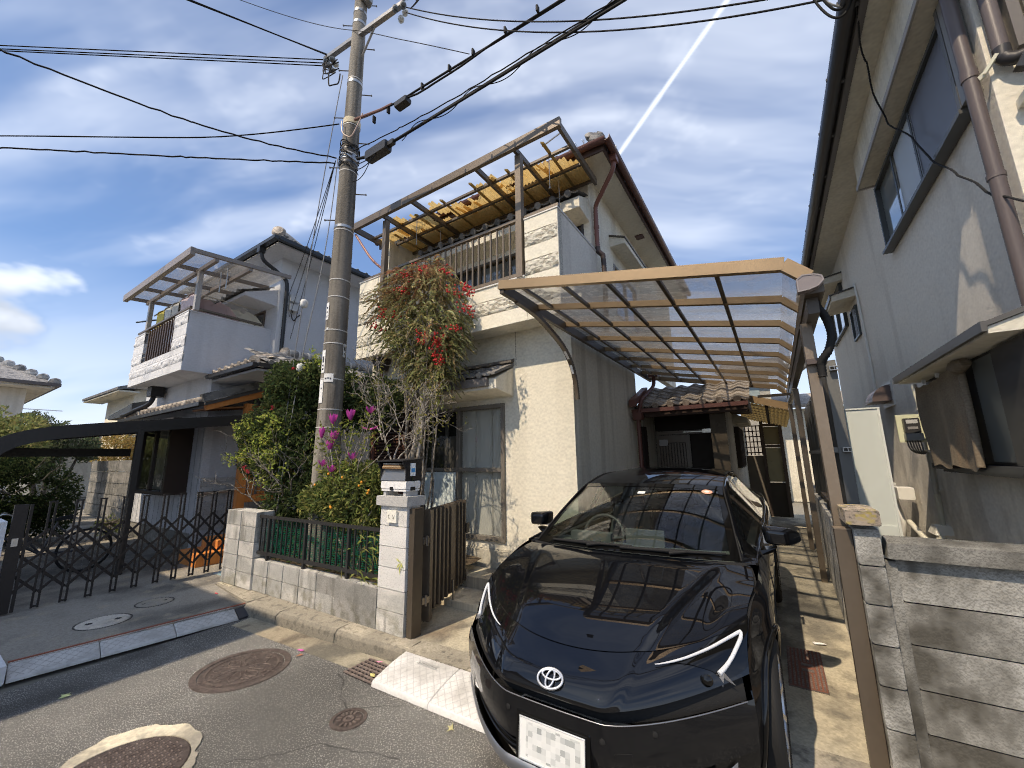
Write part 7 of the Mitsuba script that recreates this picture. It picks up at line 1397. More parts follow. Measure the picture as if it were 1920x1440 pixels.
# front/bonnet surface A(u, t)
_C = np.array([(.16, .15), (.04, .19), (.02, .27), (.05, .33), (.03, .43), (.03, .53), (.02, .585), (.055, .645), (.23, .712), (.50, .815), (.80, .905), (1.07, .975)])
_E = np.array([(.755, .55, .17), (.77, .47, .21), (.785, .43, .31), (.792, .42, .40), (.796, .42, .50), (.79, .44, .585), (.778, .49, .665), (.775, .56, .745), (.783, .65, .815), (.80, .82, .868), (.818, 1.0, .908), (.79, 1.25, .945)])
_t = np.arange(12.0)
_cy, _cz = PchipInterpolator(_t, _C[:, 0]), PchipInterpolator(_t, _C[:, 1])
_ex, _ey, _ez = (PchipInterpolator(_t, _E[:, k]) for k in range(3))
def A(u, t):
    u = np.asarray(u, float); t = np.asarray(t, float); a = np.abs(u)
    s = np.clip((a-0.30)/0.70, 0, 1); front = np.clip((8.3-t)/2.3, 0, 1)
    gy = front*(0.16*a**2+0.84*s**1.45)+(1-front)*a**2.2; hz = front*(0.10*a**2+0.90*s**1.3)+(1-front)*a**1.8
    y = _cy(t)+(_ey(t)-_cy(t))*gy; z = _cz(t)+(_ez(t)-_cz(t))*hz
    hood = np.clip((t-7.6)/1.2, 0, 1)*np.clip((11.15-t)/0.7, 0, 1)
    ac = np.interp(t, [6.0, 8.0, 11.0], [0.36, 0.44, 0.78]); st_ = np.clip((a-ac+0.03)/0.10, 0, 1); st_ = st_*st_*(3-2*st_)
    rg_ = np.clip((a-0.74)/0.16, 0, 1); rg_ = rg_*rg_*(3-2*rg_)
    z = z+hood*(0.024*(1-st_)+0.018*rg_*np.clip((10.2-t)/1.5, 0, 1))
    y = y-np.clip((t-5.9)/0.4, 0, 1)*np.clip((8.2-t)/0.6, 0, 1)*0.016*(1-np.clip((a-ac+0.02)/0.06, 0, 1))
    x = u*_ex(t)
    return np.stack(np.broadcast_arrays(x, y, z), -1)
def patch(fn, us, ts):
    U, Tt = np.meshgrid(us, ts); P = fn(U, Tt); n, m = len(us), len(ts)
    i = (np.arange(n-1)[None]+np.arange(m-1)[:, None]*n).ravel()
    return MB().raw(P.reshape(-1, 3), np.stack([i, i+1, i+n+1, i+n], 1))
UU = np.linspace(-1, 1, 101)
cadd('front_bumper', patch(A, UU, np.r_[np.linspace(0, 1.9, 8), np.linspace(3.05, 5.05, 16)][8:]), 'm_paint', smooth=True)
cadd('bumper_lip', patch(A, UU, np.linspace(0, 2.05, 14)), 'm_blackgloss', smooth=True)
def A_in(d): return lambda u, t: A(u, t)+np.stack([0*u, d+0*u, 0*u], -1)
cadd('lower_grille', patch(A_in(0.05), UU*0.84, np.linspace(1.9, 3.2, 8)), 'm_rubber', smooth=True)
for t in (2.35, 2.62, 2.9):
    q = A(np.linspace(-0.78, 0.78, 40), np.full(40, t))+np.array([0, 0.03, 0]); cadd('grille_bar', TUBE(q, 0.008, 6), 'm_blackgloss', smooth=True)
for s in (-1, 1): cadd('bumper_corner', patch(A, np.linspace(0.80, 1, 14)*s, np.linspace(1.95, 3.1, 10)), 'm_blackgloss', smooth=True)
def lipf(u, t): return A(u, 1.35+0.80*t+0.9*np.clip((np.abs(u)-0.62)/0.3, 0, 1)**2*(0.4+0.6*t))+np.stack([0*u, -0.010-0.010*np.sin(np.pi*t), 0*u], -1)
cadd('silver_lip', patch(lipf, np.linspace(-0.90, 0.90, 80), np.linspace(0, 1, 9)), 'm_metal', rgb=(0.36, 0.38, 0.41), smooth=True, label='satin silver trim along the lower bumper')
cadd('upper_grille', patch(A_in(0.045), UU*0.96, np.linspace(4.9, 6.1, 8)), 'm_rubber', smooth=True)
cadd('nose', patch(A, UU, np.linspace(6.0, 7.975, 20)), 'm_paint', smooth=True)
cadd('nose_edge', patch(lambda u, t: A(u, 6.0)+np.stack([0*u, 0.05*t, -0.004*t], -1), UU, np.linspace(0, 1, 4)), 'm_paint', smooth=True)
cadd('bonnet', patch(A, UU*0.985, np.linspace(8.0, 10.95, 50)), 'm_paint', smooth=True)
cadd('shut_line', patch(lambda u, t: A(u, t)-np.stack([0*u, 0*u, 0.014+0*u], -1), UU, np.linspace(7.8, 11.0, 30)), 'm_rubber', smooth=True)
# sides
_sy = np.array([0.0, 1.25, 1.6, 2.2, 3.0, 3.6, 4.1, 4.5]); 
_bx = PchipInterpolator([0.63, .8, 1.0, 1.25, 1.6, 2.2, 3.0, 3.6, 4.1, 4.52], [.762, .792, .818, .828, .83, .845, .85, .84, .80, .72])
_bz = PchipInterpolator([0.63, .8, 1.0, 1.25, 1.6, 2.2, 3.0, 3.6, 4.1, 4.52], [.812, .866, .908, .945, .965, .985, 1.01, 1.05, 1.075, 1.05])
_wp = PchipInterpolator([0.4, 0.7, 1.1, 2.0, 3.6, 4.1, 4.52], [.925, .965, 1.0, 1.0, 1.0, .975, .90])
kz = np.linspace(0, 1, 30)
def side(s, k, sgn):
    """s 0..1 along the car, k 0..1 from the sill to the shoulder"""
    ye = np.interp(k, np.linspace(0, 1, 9), _E[:9, 1]); y = ye+(4.52-ye)*s
    zs = _bz(np.maximum(y, 0.63)); z0 = 0.165; z = z0+(zs-z0)*k
    prof = np.interp(k, [0, .08, .22, .40, .58, .74, .88, 1.0], [.80, .835, .85, .868, .882, .884, .872, .0])
    xb = _bx(np.maximum(y, 0.63)); e = np.clip((k-0.88)/0.12, 0, 1)
    x = np.where(k > 0.88, .872*(1-e**1.5)+xb*e**1.5, prof)*1.0
    x = x*_wp(y)/np.where(k > 0.88, 1-(1-_wp(y)**-1)*0, 1)
    x = np.where(k > 0.88, (.872*_wp(y))*(1-e**1.5)+xb*e**1.5, x)
    x = x-0.018*np.exp(-((z-0.45)/0.10)**2)*np.clip((y-1.5)/0.4, 0, 1)*np.clip((3.3-y)/0.4, 0, 1)
    ex = np.interp(k, np.linspace(0, 1, 9), _E[:9, 0]); b = np.clip(s/0.115, 0, 1); b = np.sin(b*np.pi/2); x = ex*(1-b)+x*b
    return np.stack([sgn*x, y, z], -1)
WY = (0.925, 3.675); WR, WZ = 0.335, 0.335
for sgn in (-1, 1):
    ss = np.r_[np.linspace(0, 0.06, 16), np.linspace(0.064, 1, 190)]; P = side(*np.meshgrid(ss, np.linspace(0, 1, 60)), sgn)
    n, m = P.shape[1], P.shape[0]; i = (np.arange(n-1)[None]+np.arange(m-1)[:, None]*n).ravel(); Q = np.stack([i, i+1, i+n+1, i+n], 1)
    V = P.reshape(-1, 3); c = V[Q].mean(1); keep = np.ones(len(Q), bool)
    for wy in WY: keep &= ((c[:, 1]-wy)**2+(c[:, 2]-WZ)**2) > 0.372**2
    Q = Q[keep] if sgn > 0 else Q[keep][:, ::-1]
    cadd('body_side', MB().raw(V, Q), 'm_paint', smooth=True)
    for wy in WY:
        th = np.linspace(-0.35, math.pi+0.35, 40); ring = []
        pts = np.stack([np.full(40, 0.0), wy+0.372*np.cos(th), WZ+0.372*np.sin(th)], 1); ok = pts[:, 2] > 0.17; pts = pts[ok]
        k_ = np.clip((pts[:, 2]-0.165)/(_bz(np.maximum(pts[:, 1], 0.63))-0.165), 0, 1); ye = np.interp(k_, np.linspace(0, 1, 9), _E[:9, 1]); s_ = np.clip((pts[:, 1]-ye)/(4.52-ye), 0, 1)
        pts[:, 0] = side(s_, k_, sgn)[:, 0]
        mb = MB().tube(pts+np.array([sgn*0.002, 0, 0]), 0.016, 8)
        inn = pts.copy(); inn[:, 0] -= sgn*0.30
        q = np.vstack([pts, inn]); nn_ = len(pts); i = np.arange(nn_-1); mb.raw(q, np.stack([i, i+1, i+nn_+1, i+nn_], 1))
        cadd('wheel_arch', mb, 'm_blackgloss', smooth=50)
    # sill shadow line, door gaps, handle
    for y0, y1 in ((1.42, 1.55), (2.62, 2.66)):
        zz_ = np.linspace(0.24, 0.97, 20); yy = y0+(y1-y0)*(zz_-0.24)/0.73
        k_ = (zz_-0.165)/(_bz(yy)-0.165); ye = np.interp(k_, np.linspace(0, 1, 9), _E[:9, 1]); cadd('door_gap', TUBE(side((yy-ye)/(4.52-ye), k_, sgn)+np.array([0, 0, 0]), 0.004, 5), 'm_rubber', smooth=True)
    q = side(np.array([0.50, 0.53, 0.545]), np.array([0.86, 0.865, 0.865]), sgn)+np.array([sgn*0.018, 0, 0]); cadd('door_handle', TUBE(q, 0.012, 8), 'm_paint', smooth=True)
    q = np.array([(sgn*0.80, y, 0.165) for y in (1.30, 3.30)]); cadd('sill', BEAM(q[0], q[1], 0.08, 0.05, ch=0.01), 'm_blackgloss')
# tail
cadd('tail', patch(lambda u, t: np.stack([u*(0.72-0.04*t), 4.52+0.10*(1-u*u)-0.05*t*t+0*u, 0.20+0.87*t+0*u], -1), np.linspace(-1, 1, 20), np.linspace(0, 1, 12)), 'm_paint', smooth=True)
# glasshouse
_ry = np.array([1.26, 1.65, 2.06, 2.6, 3.2, 3.8, 4.25, 4.52])
_rx = PchipInterpolator(_ry, [.735, .665, .60, .585, .58, .57, .58, .62]); _rz = PchipInterpolator(_ry, [.955, 1.17, 1.345, 1.412, 1.40, 1.29, 1.165, 1.07])
def WS(u, v):
    a = np.abs(u); xb, xt = 0.735, 0.60
    x = u*(xb+(xt-xb)*v); yb = 1.055+(1.26-1.055)*a**2.2; yt = 1.90+(2.06-1.90)*a**2.2
    y = yb+(yt-yb)*v; z = (0.985-0.030*a**2)*(1-v)+(1.372-0.027*a**2)*v+0.028*np.sin(np.pi*v)*(1-0.4*a*a)
    return np.stack([x, y, z], -1)
cadd('windshield', patch(WS, np.linspace(-0.93, 0.93, 30), np.linspace(0.06, 0.93, 16)), 'm_carglass', smooth=True)
fr_m = MB()
for us, vs in ((np.linspace(-1, 1, 40), np.linspace(0.0, 0.065, 3)), (np.linspace(-1, 1, 40), np.linspace(0.925, 1.0, 3)), (np.linspace(-1, -0.925, 3), np.linspace(0, 1, 16)), (np.linspace(0.925, 1, 3), np.linspace(0, 1, 16))): fr_m.add(patch(lambda u, v: WS(u, v)+np.stack([0*u, -0.002+0*u, 0.003+0*u], -1), us, vs).mesh())
cadd('windshield_frame', fr_m, 'm_blackgloss', smooth=True)
cadd('cowl', patch(lambda u, t: np.stack([u*0.78, 1.06+0.20*np.abs(u)**2.2-0.03+0.05*t+0*u, 0.958-0.03*u*u+0.022*t-0.016*np.sin(np.pi*t)], -1), np.linspace(-1, 1, 30), np.linspace(0, 1, 5)), 'm_rubber', smooth=True)
def RF(u, t):
    y0 = np.interp(t, [0, 1], [1.90, 4.50]); a = np.abs(u); y = y0+0.16*a**2.2*(1-t)
    xe = _rx(np.clip(y0+0.16*(1-t), 1.26, 4.52)); zc = PchipInterpolator([1.90, 2.3, 2.75, 3.2, 3.8, 4.25, 4.55], [1.373, 1.437, 1.468, 1.455, 1.34, 1.21, 1.10])(y0); ze = _rz(np.clip(y0+0.16*(1-t), 1.26, 4.52))
    return np.stack([u*xe, y, zc+(ze-zc)*a**3.0], -1)
cadd('roof', patch(RF, np.linspace(-1, 1, 40), np.linspace(0, 1, 50)), 'm_paint', smooth=True)
cadd('roof_rear_spoiler', patch(lambda u, t: np.stack([u*0.56, 3.72+0.2*t+0*u, 1.345-0.02*t-0.03*u*u], -1), np.linspace(-1, 1, 20), np.linspace(0, 1, 3)), 'm_paint', smooth=True)
fin = cadd('antenna_fin', trimesh.convex.convex_hull(np.array([(-0.02, 3.4, 1.38), (0.02, 3.4, 1.38), (0.018, 3.6, 1.36), (-0.018, 3.6, 1.36), (0, 3.58, 1.44), (0, 3.53, 1.435)])), 'm_paint')
for sgn in (-1, 1):
    yy = np.linspace(1.26, 4.50, 60); top = np.stack([sgn*_rx(yy), yy, _rz(yy)], 1)
    out = top+np.stack([sgn*(0.038+0*yy), 0*yy, -0.050-0*yy], 1); belt = np.stack([sgn*(_bx(yy)-0.012), yy, _bz(yy)+0.004], 1)
    gap = belt[:, 2]-out[:, 2]; out = np.where((out[:, 2] > belt[:, 2])[:, None], out, belt)
    def strip(a, b): 
        i = np.arange(59); q = np.stack([i, i+1, i+61, i+60], 1); return MB().raw(np.vstack([a, b]), q)
    rail = top+np.stack([sgn*(0.020+0*yy), 0*yy, -0.012+0*yy], 1)
    mbp = MB(); n = 60
    V = np.vstack([top, rail, out]); i = np.arange(59); mbp.raw(V, np.vstack([np.stack([i, i+1, i+61, i+60], 1), np.stack([i+60, i+61, i+121, i+120], 1)]))
    cadd('roof_pillar', mbp, 'm_paint', smooth=True)
    cadd('roof_trim', TUBE(top+np.array([sgn*0.002, 0, 0.004]), 0.006, 6), 'm_rubber', smooth=True)
    for (j0, j1) in ((5, 25), (27, 46)):
        mb = MB(); a, b = out[j0:j1], belt[j0:j1]; m = j1-j0; i = np.arange(m-1); mb.raw(np.vstack([a, b]), np.stack([i, i+1, i+m+1, i+m], 1)); cadd('side_window', mb, 'm_carglass', smooth=True)
    for (j0, j1) in ((0, 6), (24, 28), (45, 60)):
        mb = MB(); a, b = out[j0:j1], belt[j0:j1]; m = j1-j0; i = np.arange(m-1); mb.raw(np.vstack([a, b]), np.stack([i, i+1, i+m+1, i+m], 1)); cadd('pillar_cover', mb, 'm_blackgloss', smooth=True)
    cadd('window_sill_trim', TUBE(belt+np.array([sgn*0.004, 0, 0.004]), 0.009, 6), 'm_blackgloss', smooth=True)
    # mirror
    cx = sgn*0.94
    mhull = [(cx+dx*sgn, 1.60+dy, 1.025+dz) for dx, dy, dz in ((-0.115, 0.02, 0.065), (0.06, 0.03, 0.055), (0.105, 0.07, 0.02), (0.11, 0.08, -0.03), (0.05, 0.03, -0.06), (-0.10, 0.02, -0.055), (-0.09, -0.045, 0.045), (0.02, -0.04, 0.035), (-0.08, -0.04, -0.045), (0.03, -0.035, -0.045), (-0.12, 0.14, 0.06), (0.10, 0.14, 0.015), (0.10, 0.14, -0.045), (-0.11, 0.14, -0.055))]
    hull = m3.Manifold.hull_points(np.array(mhull)).refine(6); hm = hull.to_mesh(); hm = trimesh.Trimesh(hm.vert_properties[:, :3], hm.tri_verts, process=True); hm = trimesh.smoothing.filter_laplacian(hm, iterations=3)
    mir = cadd('mirror', hm, 'm_paint', smooth=True)
    cadd('mirror_base', MB().hexa([(sgn*0.79, 1.52, 0.93), (sgn*0.90, 1.60, 0.955), (sgn*0.90, 1.68, 0.955), (sgn*0.79, 1.72, 0.93), (sgn*0.79, 1.54, 0.965), (sgn*0.93, 1.60, 0.99), (sgn*0.93, 1.68, 0.99), (sgn*0.79, 1.70, 0.965)], 0.006), 'm_blackgloss', mir)
    cadd('mirror_glass', BOX(cx-0.09, cx+0.08, 1.738, 1.745, 0.985, 1.065), 'm_metal', mir, rgb=(0.5, 0.5, 0.5), smooth=False)
    # wheels
    for wy in WY:
        w = numbered(CAR+'__wheel')
        tyre = MB().lathe([(0.235, 0.10), (0.255, 0.115), (0.300, 0.118), (0.325, 0.105), (0.335, 0.085), (0.335, -0.085), (0.31, -0.115), (0.235, -0.10)], (sgn*0.765, wy, WZ), (sgn, 0, 0), 48).mesh()
        scene[w] = entry(trimesh.Trimesh(cw(tyre.vertices), tyre.faces, process=False), 'm_rubber', smooth=50)
        cadd('rim', MB().lathe([(0.215, 0.06), (0.232, 0.108), (0.240, 0.112), (0.240, 0.10), (0.222, 0.04), (0.20, -0.05)], (sgn*0.765, wy, WZ), (sgn, 0, 0), 40).lathe([(0, 0.095), (0.03, 0.093), (0.05, 0.08), (0.055, 0.05)], (sgn*0.765, wy, WZ), (sgn, 0, 0), 20), 'm_metal', w, rgb=(0.42, 0.43, 0.45), smooth=40)
        mb = MB(); dk = MB()
        for q in range(5):
            a = q*2*math.pi/5+0.3
            for da, sp_ in ((-0.13, 0.25), (0.13, -0.25)):
                p0 = np.array([sgn*(0.765+0.082), wy+0.045*math.cos(a+da), WZ+0.045*math.sin(a+da)]); p1 = np.array([sgn*(0.765+0.104), wy+0.226*math.cos(a+da*2.2), WZ+0.226*math.sin(a+da*2.2)])
                mb.beam(p0, p1, 0.026, 0.018, (sgn, 0, 0))
        cadd('spokes', mb, 'm_metal', w, rgb=(0.50, 0.51, 0.53), smooth=False)
        cadd('brake_disc', MB().lathe([(0, 0.0), (0.15, 0.0), (0.15, -0.02)], (sgn*0.765, wy, WZ), (sgn, 0, 0), 28).lathe([(0.0, -0.03), (0.225, -0.03)], (sgn*0.765, wy, WZ), (sgn, 0, 0), 28), 'm_satin', w, rgb=(0.03, 0.03, 0.032), smooth=40)
# headlights with the white hooked light strip
for sgn in (-1, 1):
    def HL(u, t, d=0.004): 
        p = A(u*sgn, t); e = 1e-3
        n = np.cross(A(u*sgn+e, t)-p, A(u*sgn, t+e)-p); n = n/np.linalg.norm(n, axis=-1, keepdims=True); n = n*np.sign(-n[..., 1:2]+0.3*n[..., 2:3]); return p+n*d
    edge_top = [(0.56, 7.72), (0.72, 7.72), (0.86, 7.86), (0.97, 8.18), (0.995, 8.3)]; edge_bot = [(0.56, 7.62), (0.70, 7.35), (0.82, 6.75), (0.90, 6.15), (0.995, 6.3)]
    tt = np.linspace(0, 1, 5); et, eb = PchipInterpolator(tt, np.array(edge_top)), PchipInterpolator(tt, np.array(edge_bot))
    def HP(a, b, d):
        q = et(np.asarray(a))*(1-np.asarray(b))[..., None]+eb(np.asarray(a))*np.asarray(b)[..., None]; return HL(q[..., 0], q[..., 1], d)
    lamp = cadd('headlight', patch(lambda a, b: HP(a, b, 0.004), np.linspace(0, 1, 40), np.linspace(0, 1, 14)), 'm_blackgloss', smooth=True, label='hook-shaped headlight, %s side in the picture' % ('left' if sgn < 0 else 'right'))
    path = np.array([(0.545, 7.55), (0.66, 7.52), (0.78, 7.58), (0.89, 7.72), (0.955, 7.80), (0.962, 7.62), (0.94, 7.2), (0.905, 6.8), (0.855, 6.5)])
    wd_ = np.array([0.03, 0.07, 0.10, 0.13, 0.15, 0.17, 0.02, 0.02, 0.03])
    L_ = np.r_[0, np.cumsum(np.linalg.norm(np.diff(path*np.array([1, 0.25]), axis=0), axis=1))]; pf = PchipInterpolator(L_, path)
    q = pf(np.linspace(0, L_[-1], 50)); P = HL(q[:, 0], q[:, 1], 0.010)
    rad = np.interp(np.linspace(0, 1, 50), [0, 0.12, 0.55, 0.66, 0.9, 1], [0.002, 0.005, 0.008, 0.009, 0.0085, 0.011])
    cadd('light_strip', TUBE(P, rad, 8), 'm_satin', lamp, rgb=(0.60, 0.62, 0.64), smooth=True)
    mb = MB(); c = HL(np.array([0.865]), np.array([6.42]), 0.012)[0]
    for d1_, d2_ in (((-0.05, -0.01, -0.01), (0.004, 0, 0.01)), ((0.05, 0.03, -0.045), (0.01, 0, 0.01)), ((0.0, 0.0, -0.05), (0.008, 0, 0))):
        mb.raw([c+np.array([sgn*0.012, 0, 0.012]), c+np.array(d1_)*np.array([sgn, 1, 1]), c-np.array([sgn*0.012, 0, 0.004])], [[0, 1, 2], [2, 1, 0]])
    cadd('light_star', mb, 'm_metal', lamp, rgb=(0.62, 0.63, 0.66), smooth=False)
    c = HL(np.array([0.80]), np.array([6.42]), 0.006)[0]
    cadd('lens', MB().lathe([(0, 0.014), (0.02, 0.011), (0.026, 0.0)], c, (0.3*sgn, -1, 0), 16), 'm_blackgloss', lamp, smooth=True)
# emblem: three crossing rings, plate, small things
def ell(c, a, b, ax, ay, r, n=40):
    th = np.linspace(0, 2*math.pi, n+1); return [np.asarray(c)+ax*a*math.cos(t)+ay*b*math.sin(t) for t in th], r
ec = A(np.array(0.0), np.array(7.0)); ed_ = norm(A(np.array(0.0), np.array(7.3))-A(np.array(0.0), np.array(6.8))); ex_ = np.array([1.0, 0, 0]); en = np.cross(ex_, ed_); ec = ec+en*(0.008 if en[1] < 0 else -0.008)
mb = MB()
for P_, r in (ell(ec, 0.062, 0.043, ex_, ed_, 0.006), ell(ec+ed_*0.017, 0.046, 0.020, ex_, ed_, 0.005), ell(ec, 0.019, 0.038, ex_, ed_, 0.005)): mb.tube(P_, r, 8, False)
cadd('emblem', mb, 'm_metal', rgb=(0.80, 0.81, 0.82), smooth=True, label='silver oval emblem of crossing rings')
def plate_c(p, n, uv):
    r = cell_rand(uv.x*14, uv.y*7, 3.0); r2 = cell_rand(uv.x*14, uv.y*7, 9.0)
    m = smoothstep(0.10, 0.12, uv.x)*smoothstep(0.95, 0.93, uv.x)*smoothstep(0.08, 0.1, uv.y)*smoothstep(0.92, 0.9, uv.y)
    row = dr.floor(uv.y*7); on = dr.select(r2 > 0.45, 1.0, 0.25)*m
    return mix((0.72, 0.73, 0.71), (0.33, 0.35, 0.34), on*r)
bsdf('m_plate', pr(proc(plate_c), 0.4, specular=0.4))
pf0 = A(np.array(0.0), np.array(4.05)); tl = np.array([0, 0.03, 0.0])
npz = cadd('plate_holder', MB().hexa([(-0.185, 0.012, 0.285), (0.185, 0.012, 0.285), (0.185, 0.10, 0.285), (-0.185, 0.10, 0.285), (-0.185, 0.030, 0.475), (0.185, 0.030, 0.475), (0.185, 0.10, 0.50), (-0.185, 0.10, 0.50)], 0.006), 'm_blackgloss')
Pq = np.array([(-0.165, -0.0005, 0.295), (0.165, -0.0005, 0.295), (0.165, 0.016, 0.459), (-0.165, 0.016, 0.459)])+np.array([0, 0.006, 0])
m = trimesh.Trimesh(cw(Pq), [[0, 1, 2], [0, 2, 3]], process=False)
scene[tag(numbered(CAR+'__licence_plate'), 'white licence plate blurred into grey squares')] = entry(m, 'm_plate', uv=np.array([(0, 0), (1, 0), (1, 1), (0, 1.0)]), smooth=False)
cadd('plate_rim', MB().tube([Pq[0], Pq[1], Pq[2], Pq[3], Pq[0]], 0.004, 6), 'm_metal', rgb=(0.6, 0.61, 0.6), smooth=40)
for u, t in ((0.30, 4.35), (0.55, 4.6), (-0.30, 4.35), (-0.55, 4.6)):
    c = A(np.array(u), np.array(t)); cadd('parking_sensor', MB().lathe([(0, 0.002), (0.010, 0.002), (0.012, 0.0)], c+np.array([0, -0.001, 0]), (0.4*u, -1, 0.1), 14).lathe([(0.012, 0.0022), (0.0135, 0.0022), (0.0135, 0.0)], c+np.array([0, -0.001, 0]), (0.4*u, -1, 0.1), 14), 'm_rubber', smooth=True)
q = [A(np.array(u), np.array(t))+np.array([0, -0.001, 0]) for u, t in ((0.36, 3.4), (0.44, 3.4), (0.44, 4.0), (0.36, 4.0), (0.36, 3.4))]; cadd('tow_cover', TUBE(q, 0.0015, 4), 'm_rubber', smooth=True)
cadd('bumper_chrome_line', TUBE(A(np.linspace(-0.97, 0.97, 60), np.full(60, 5.03))+np.array([0, -0.003, 0.002]), 0.003, 6), 'm_metal', rgb=(0.32, 0.32, 0.33), smooth=True)
# wipers, interior
for x0, x1, y0, y1, z0 in ((-0.55, 0.10, 1.10, 1.06, 0.995), (0.02, 0.66, 1.075, 1.20, 0.990)):
    a = WS(np.array(x0/0.735), np.array(0.03)); b = WS(np.array(x1/0.735), np.array(0.05)); mid_ = WS(np.array((x0+x1)/2/0.735), np.array(0.035))
    cadd('wiper', MB().tube([a+[0, -0.012, 0.014], mid_+[0, -0.014, 0.020], b+[0, -0.012, 0.016]], [0.010, 0.014, 0.006], 6).tube([mid_+[0, -0.03, 0.008], mid_+[0.1, -0.012, 0.026]], 0.012, 6), 'm_rubber', smooth=True)
GR = (0.050, 0.052, 0.052)
cadd('dashboard', MB().grid(lambda u, v: (u*0.70, 1.14+0.22*abs(u)**2.2+0.52*v, 0.925+0.035*math.sin(v*2.6)-0.05*v*v-0.02*u*u), np.linspace(-1, 1, 30), np.linspace(0, 1, 10)), 'm_matte', rgb=(0.10, 0.105, 0.103), smooth=True)
cadd('instrument_panel', MB().box(-0.62, 0.66, 1.62, 1.70, 0.55, 0.90, 0.02).box(-0.55, -0.20, 1.50, 1.58, 0.92, 1.0, 0.015).box(-0.10, 0.20, 1.58, 1.61, 0.90, 1.04, 0.008), 'm_matte', rgb=(0.09, 0.095, 0.095))
cadd('floor', MB().box(-0.80, 0.80, 1.2, 4.4, 0.25, 0.30).box(-0.78, -0.72, 1.25, 4.3, 0.30, 0.92).box(0.72, 0.78, 1.25, 4.3, 0.30, 0.92).box(-0.75, 0.75, 1.20, 1.24, 0.30, 0.90).box(-0.7, 0.7, 4.2, 4.3, 0.3, 0.98), 'm_matte', rgb=(0.02, 0.02, 0.021), smooth=False)
sw = [np.array([-0.37, 1.80, 0.92])+0.18*np.array([math.cos(t), 0, 0])+0.18*math.sin(t)*norm(np.array([0, 0.35, 0.94])) for t in np.linspace(0, 2*math.pi, 30)]
cadd('steering_wheel', MB().tube(sw, 0.015, 8, False).tube([(-0.55, 1.80, 0.92), (-0.37, 1.76, 0.90), (-0.19, 1.80, 0.92)], [0.012, 0.045, 0.012], 8).tube([(-0.37, 1.76, 0.9), (-0.37, 1.85, 0.75)], 0.02, 6).tube([(-0.37, 1.75, 0.9), (-0.37, 1.55, 0.84)], 0.03, 6), 'm_satin', rgb=(0.06, 0.06, 0.062), smooth=50)
for x in (-0.37, 0.37):
    cadd('seat', MB().hexa([(x-0.24, 2.05, 0.45), (x+0.24, 2.05, 0.45), (x+0.24, 2.55, 0.45), (x-0.24, 2.55, 0.45), (x-0.24, 2.05, 0.60), (x+0.24, 2.05, 0.60), (x+0.24, 2.55, 0.58), (x-0.24, 2.55, 0.58)], 0.05).hexa([(x-0.24, 2.45, 0.55), (x+0.24, 2.45, 0.55), (x+0.24, 2.60, 0.55), (x-0.24, 2.60, 0.55), (x-0.19, 2.68, 1.08), (x+0.19, 2.68, 1.08), (x+0.19, 2.80, 1.08), (x-0.19, 2.80, 1.08)], 0.05).hexa([(x-0.11, 2.72, 1.10), (x+0.11, 2.72, 1.10), (x+0.11, 2.80, 1.10), (x-0.11, 2.80, 1.10), (x-0.10, 2.74, 1.27), (x+0.10, 2.74, 1.27), (x+0.10, 2.82, 1.27), (x-0.10, 2.82, 1.27)], 0.04), 'm_matte', rgb=GR)
cadd('rear_seat', MB().hexa([(-0.62, 3.35, 0.5), (0.62, 3.35, 0.5), (0.62, 3.5, 0.5), (-0.62, 3.5, 0.5), (-0.56, 3.55, 1.05), (0.56, 3.55, 1.05), (0.56, 3.68, 1.05), (-0.56, 3.68, 1.05)], 0.05), 'm_matte', rgb=GR)
cadd('rear_mirror', MB().hexa([(-0.11, 1.86, 1.26), (0.11, 1.86, 1.26), (0.11, 1.90, 1.26), (-0.11, 1.90, 1.26), (-0.11, 1.85, 1.32), (0.11, 1.85, 1.32), (0.11, 1.89, 1.32), (-0.11, 1.89, 1.32)], 0.012), 'm_rubber')
cadd('headlining', patch(lambda u, t: RF(u, t)-np.stack([0*u, 0*u, 0.04+0*u], -1), np.linspace(-0.96, 0.96, 20), np.linspace(0.03, 0.7, 14)), 'm_matte', rgb=(0.035, 0.035, 0.034), smooth=True)
c = WS(np.array(0.80), np.array(0.875))+np.array([0, -0.004, 0.003]); s1 = norm(WS(np.array(0.85), np.array(0.875))-WS(np.array(0.75), np.array(0.875))); s2 = norm(WS(np.array(0.80), np.array(0.92))-WS(np.array(0.80), np.array(0.82)))
def oval(c, a, b): return [c+s1*a*math.cos(t)+s2*b*math.sin(t) for t in np.linspace(0, 2*math.pi, 20, endpoint=False)]
k1 = cadd('round_sticker', MB().raw(np.vstack([oval(c, 0.042, 0.036), [c]]), [[i, (i+1) % 20, 20] for i in range(20)]), 'm_matte', rgb=(0.66, 0.36, 0.25), smooth=False, label='orange oval sticker at the top corner of the windshield')
cadd('sticker_centre', MB().raw(np.vstack([oval(c+np.array([0, -0.001, 0.001]), 0.02, 0.017), [c+np.array([0, -0.001, 0.001])]]), [[i, (i+1) % 20, 20] for i in range(20)]), 'm_matte', k1, rgb=(0.75, 0.68, 0.60), smooth=False)
c = WS(np.array(0.02), np.array(0.80))+np.array([0, -0.004, 0.003]); t2 = norm(WS(np.array(0.02), np.array(0.85))-WS(np.array(0.02), np.array(0.75)))
cadd('square_sticker', MB().raw([c+np.array([a, 0, 0])+t2*b for a, b in ((-0.03, -0.022), (0.03, -0.022), (0.03, 0.022), (-0.03, 0.022))], [[0, 1, 2, 3]]), 'm_matte', rgb=(0.66, 0.70, 0.66), smooth=False, label='small pale green square inspection sticker')
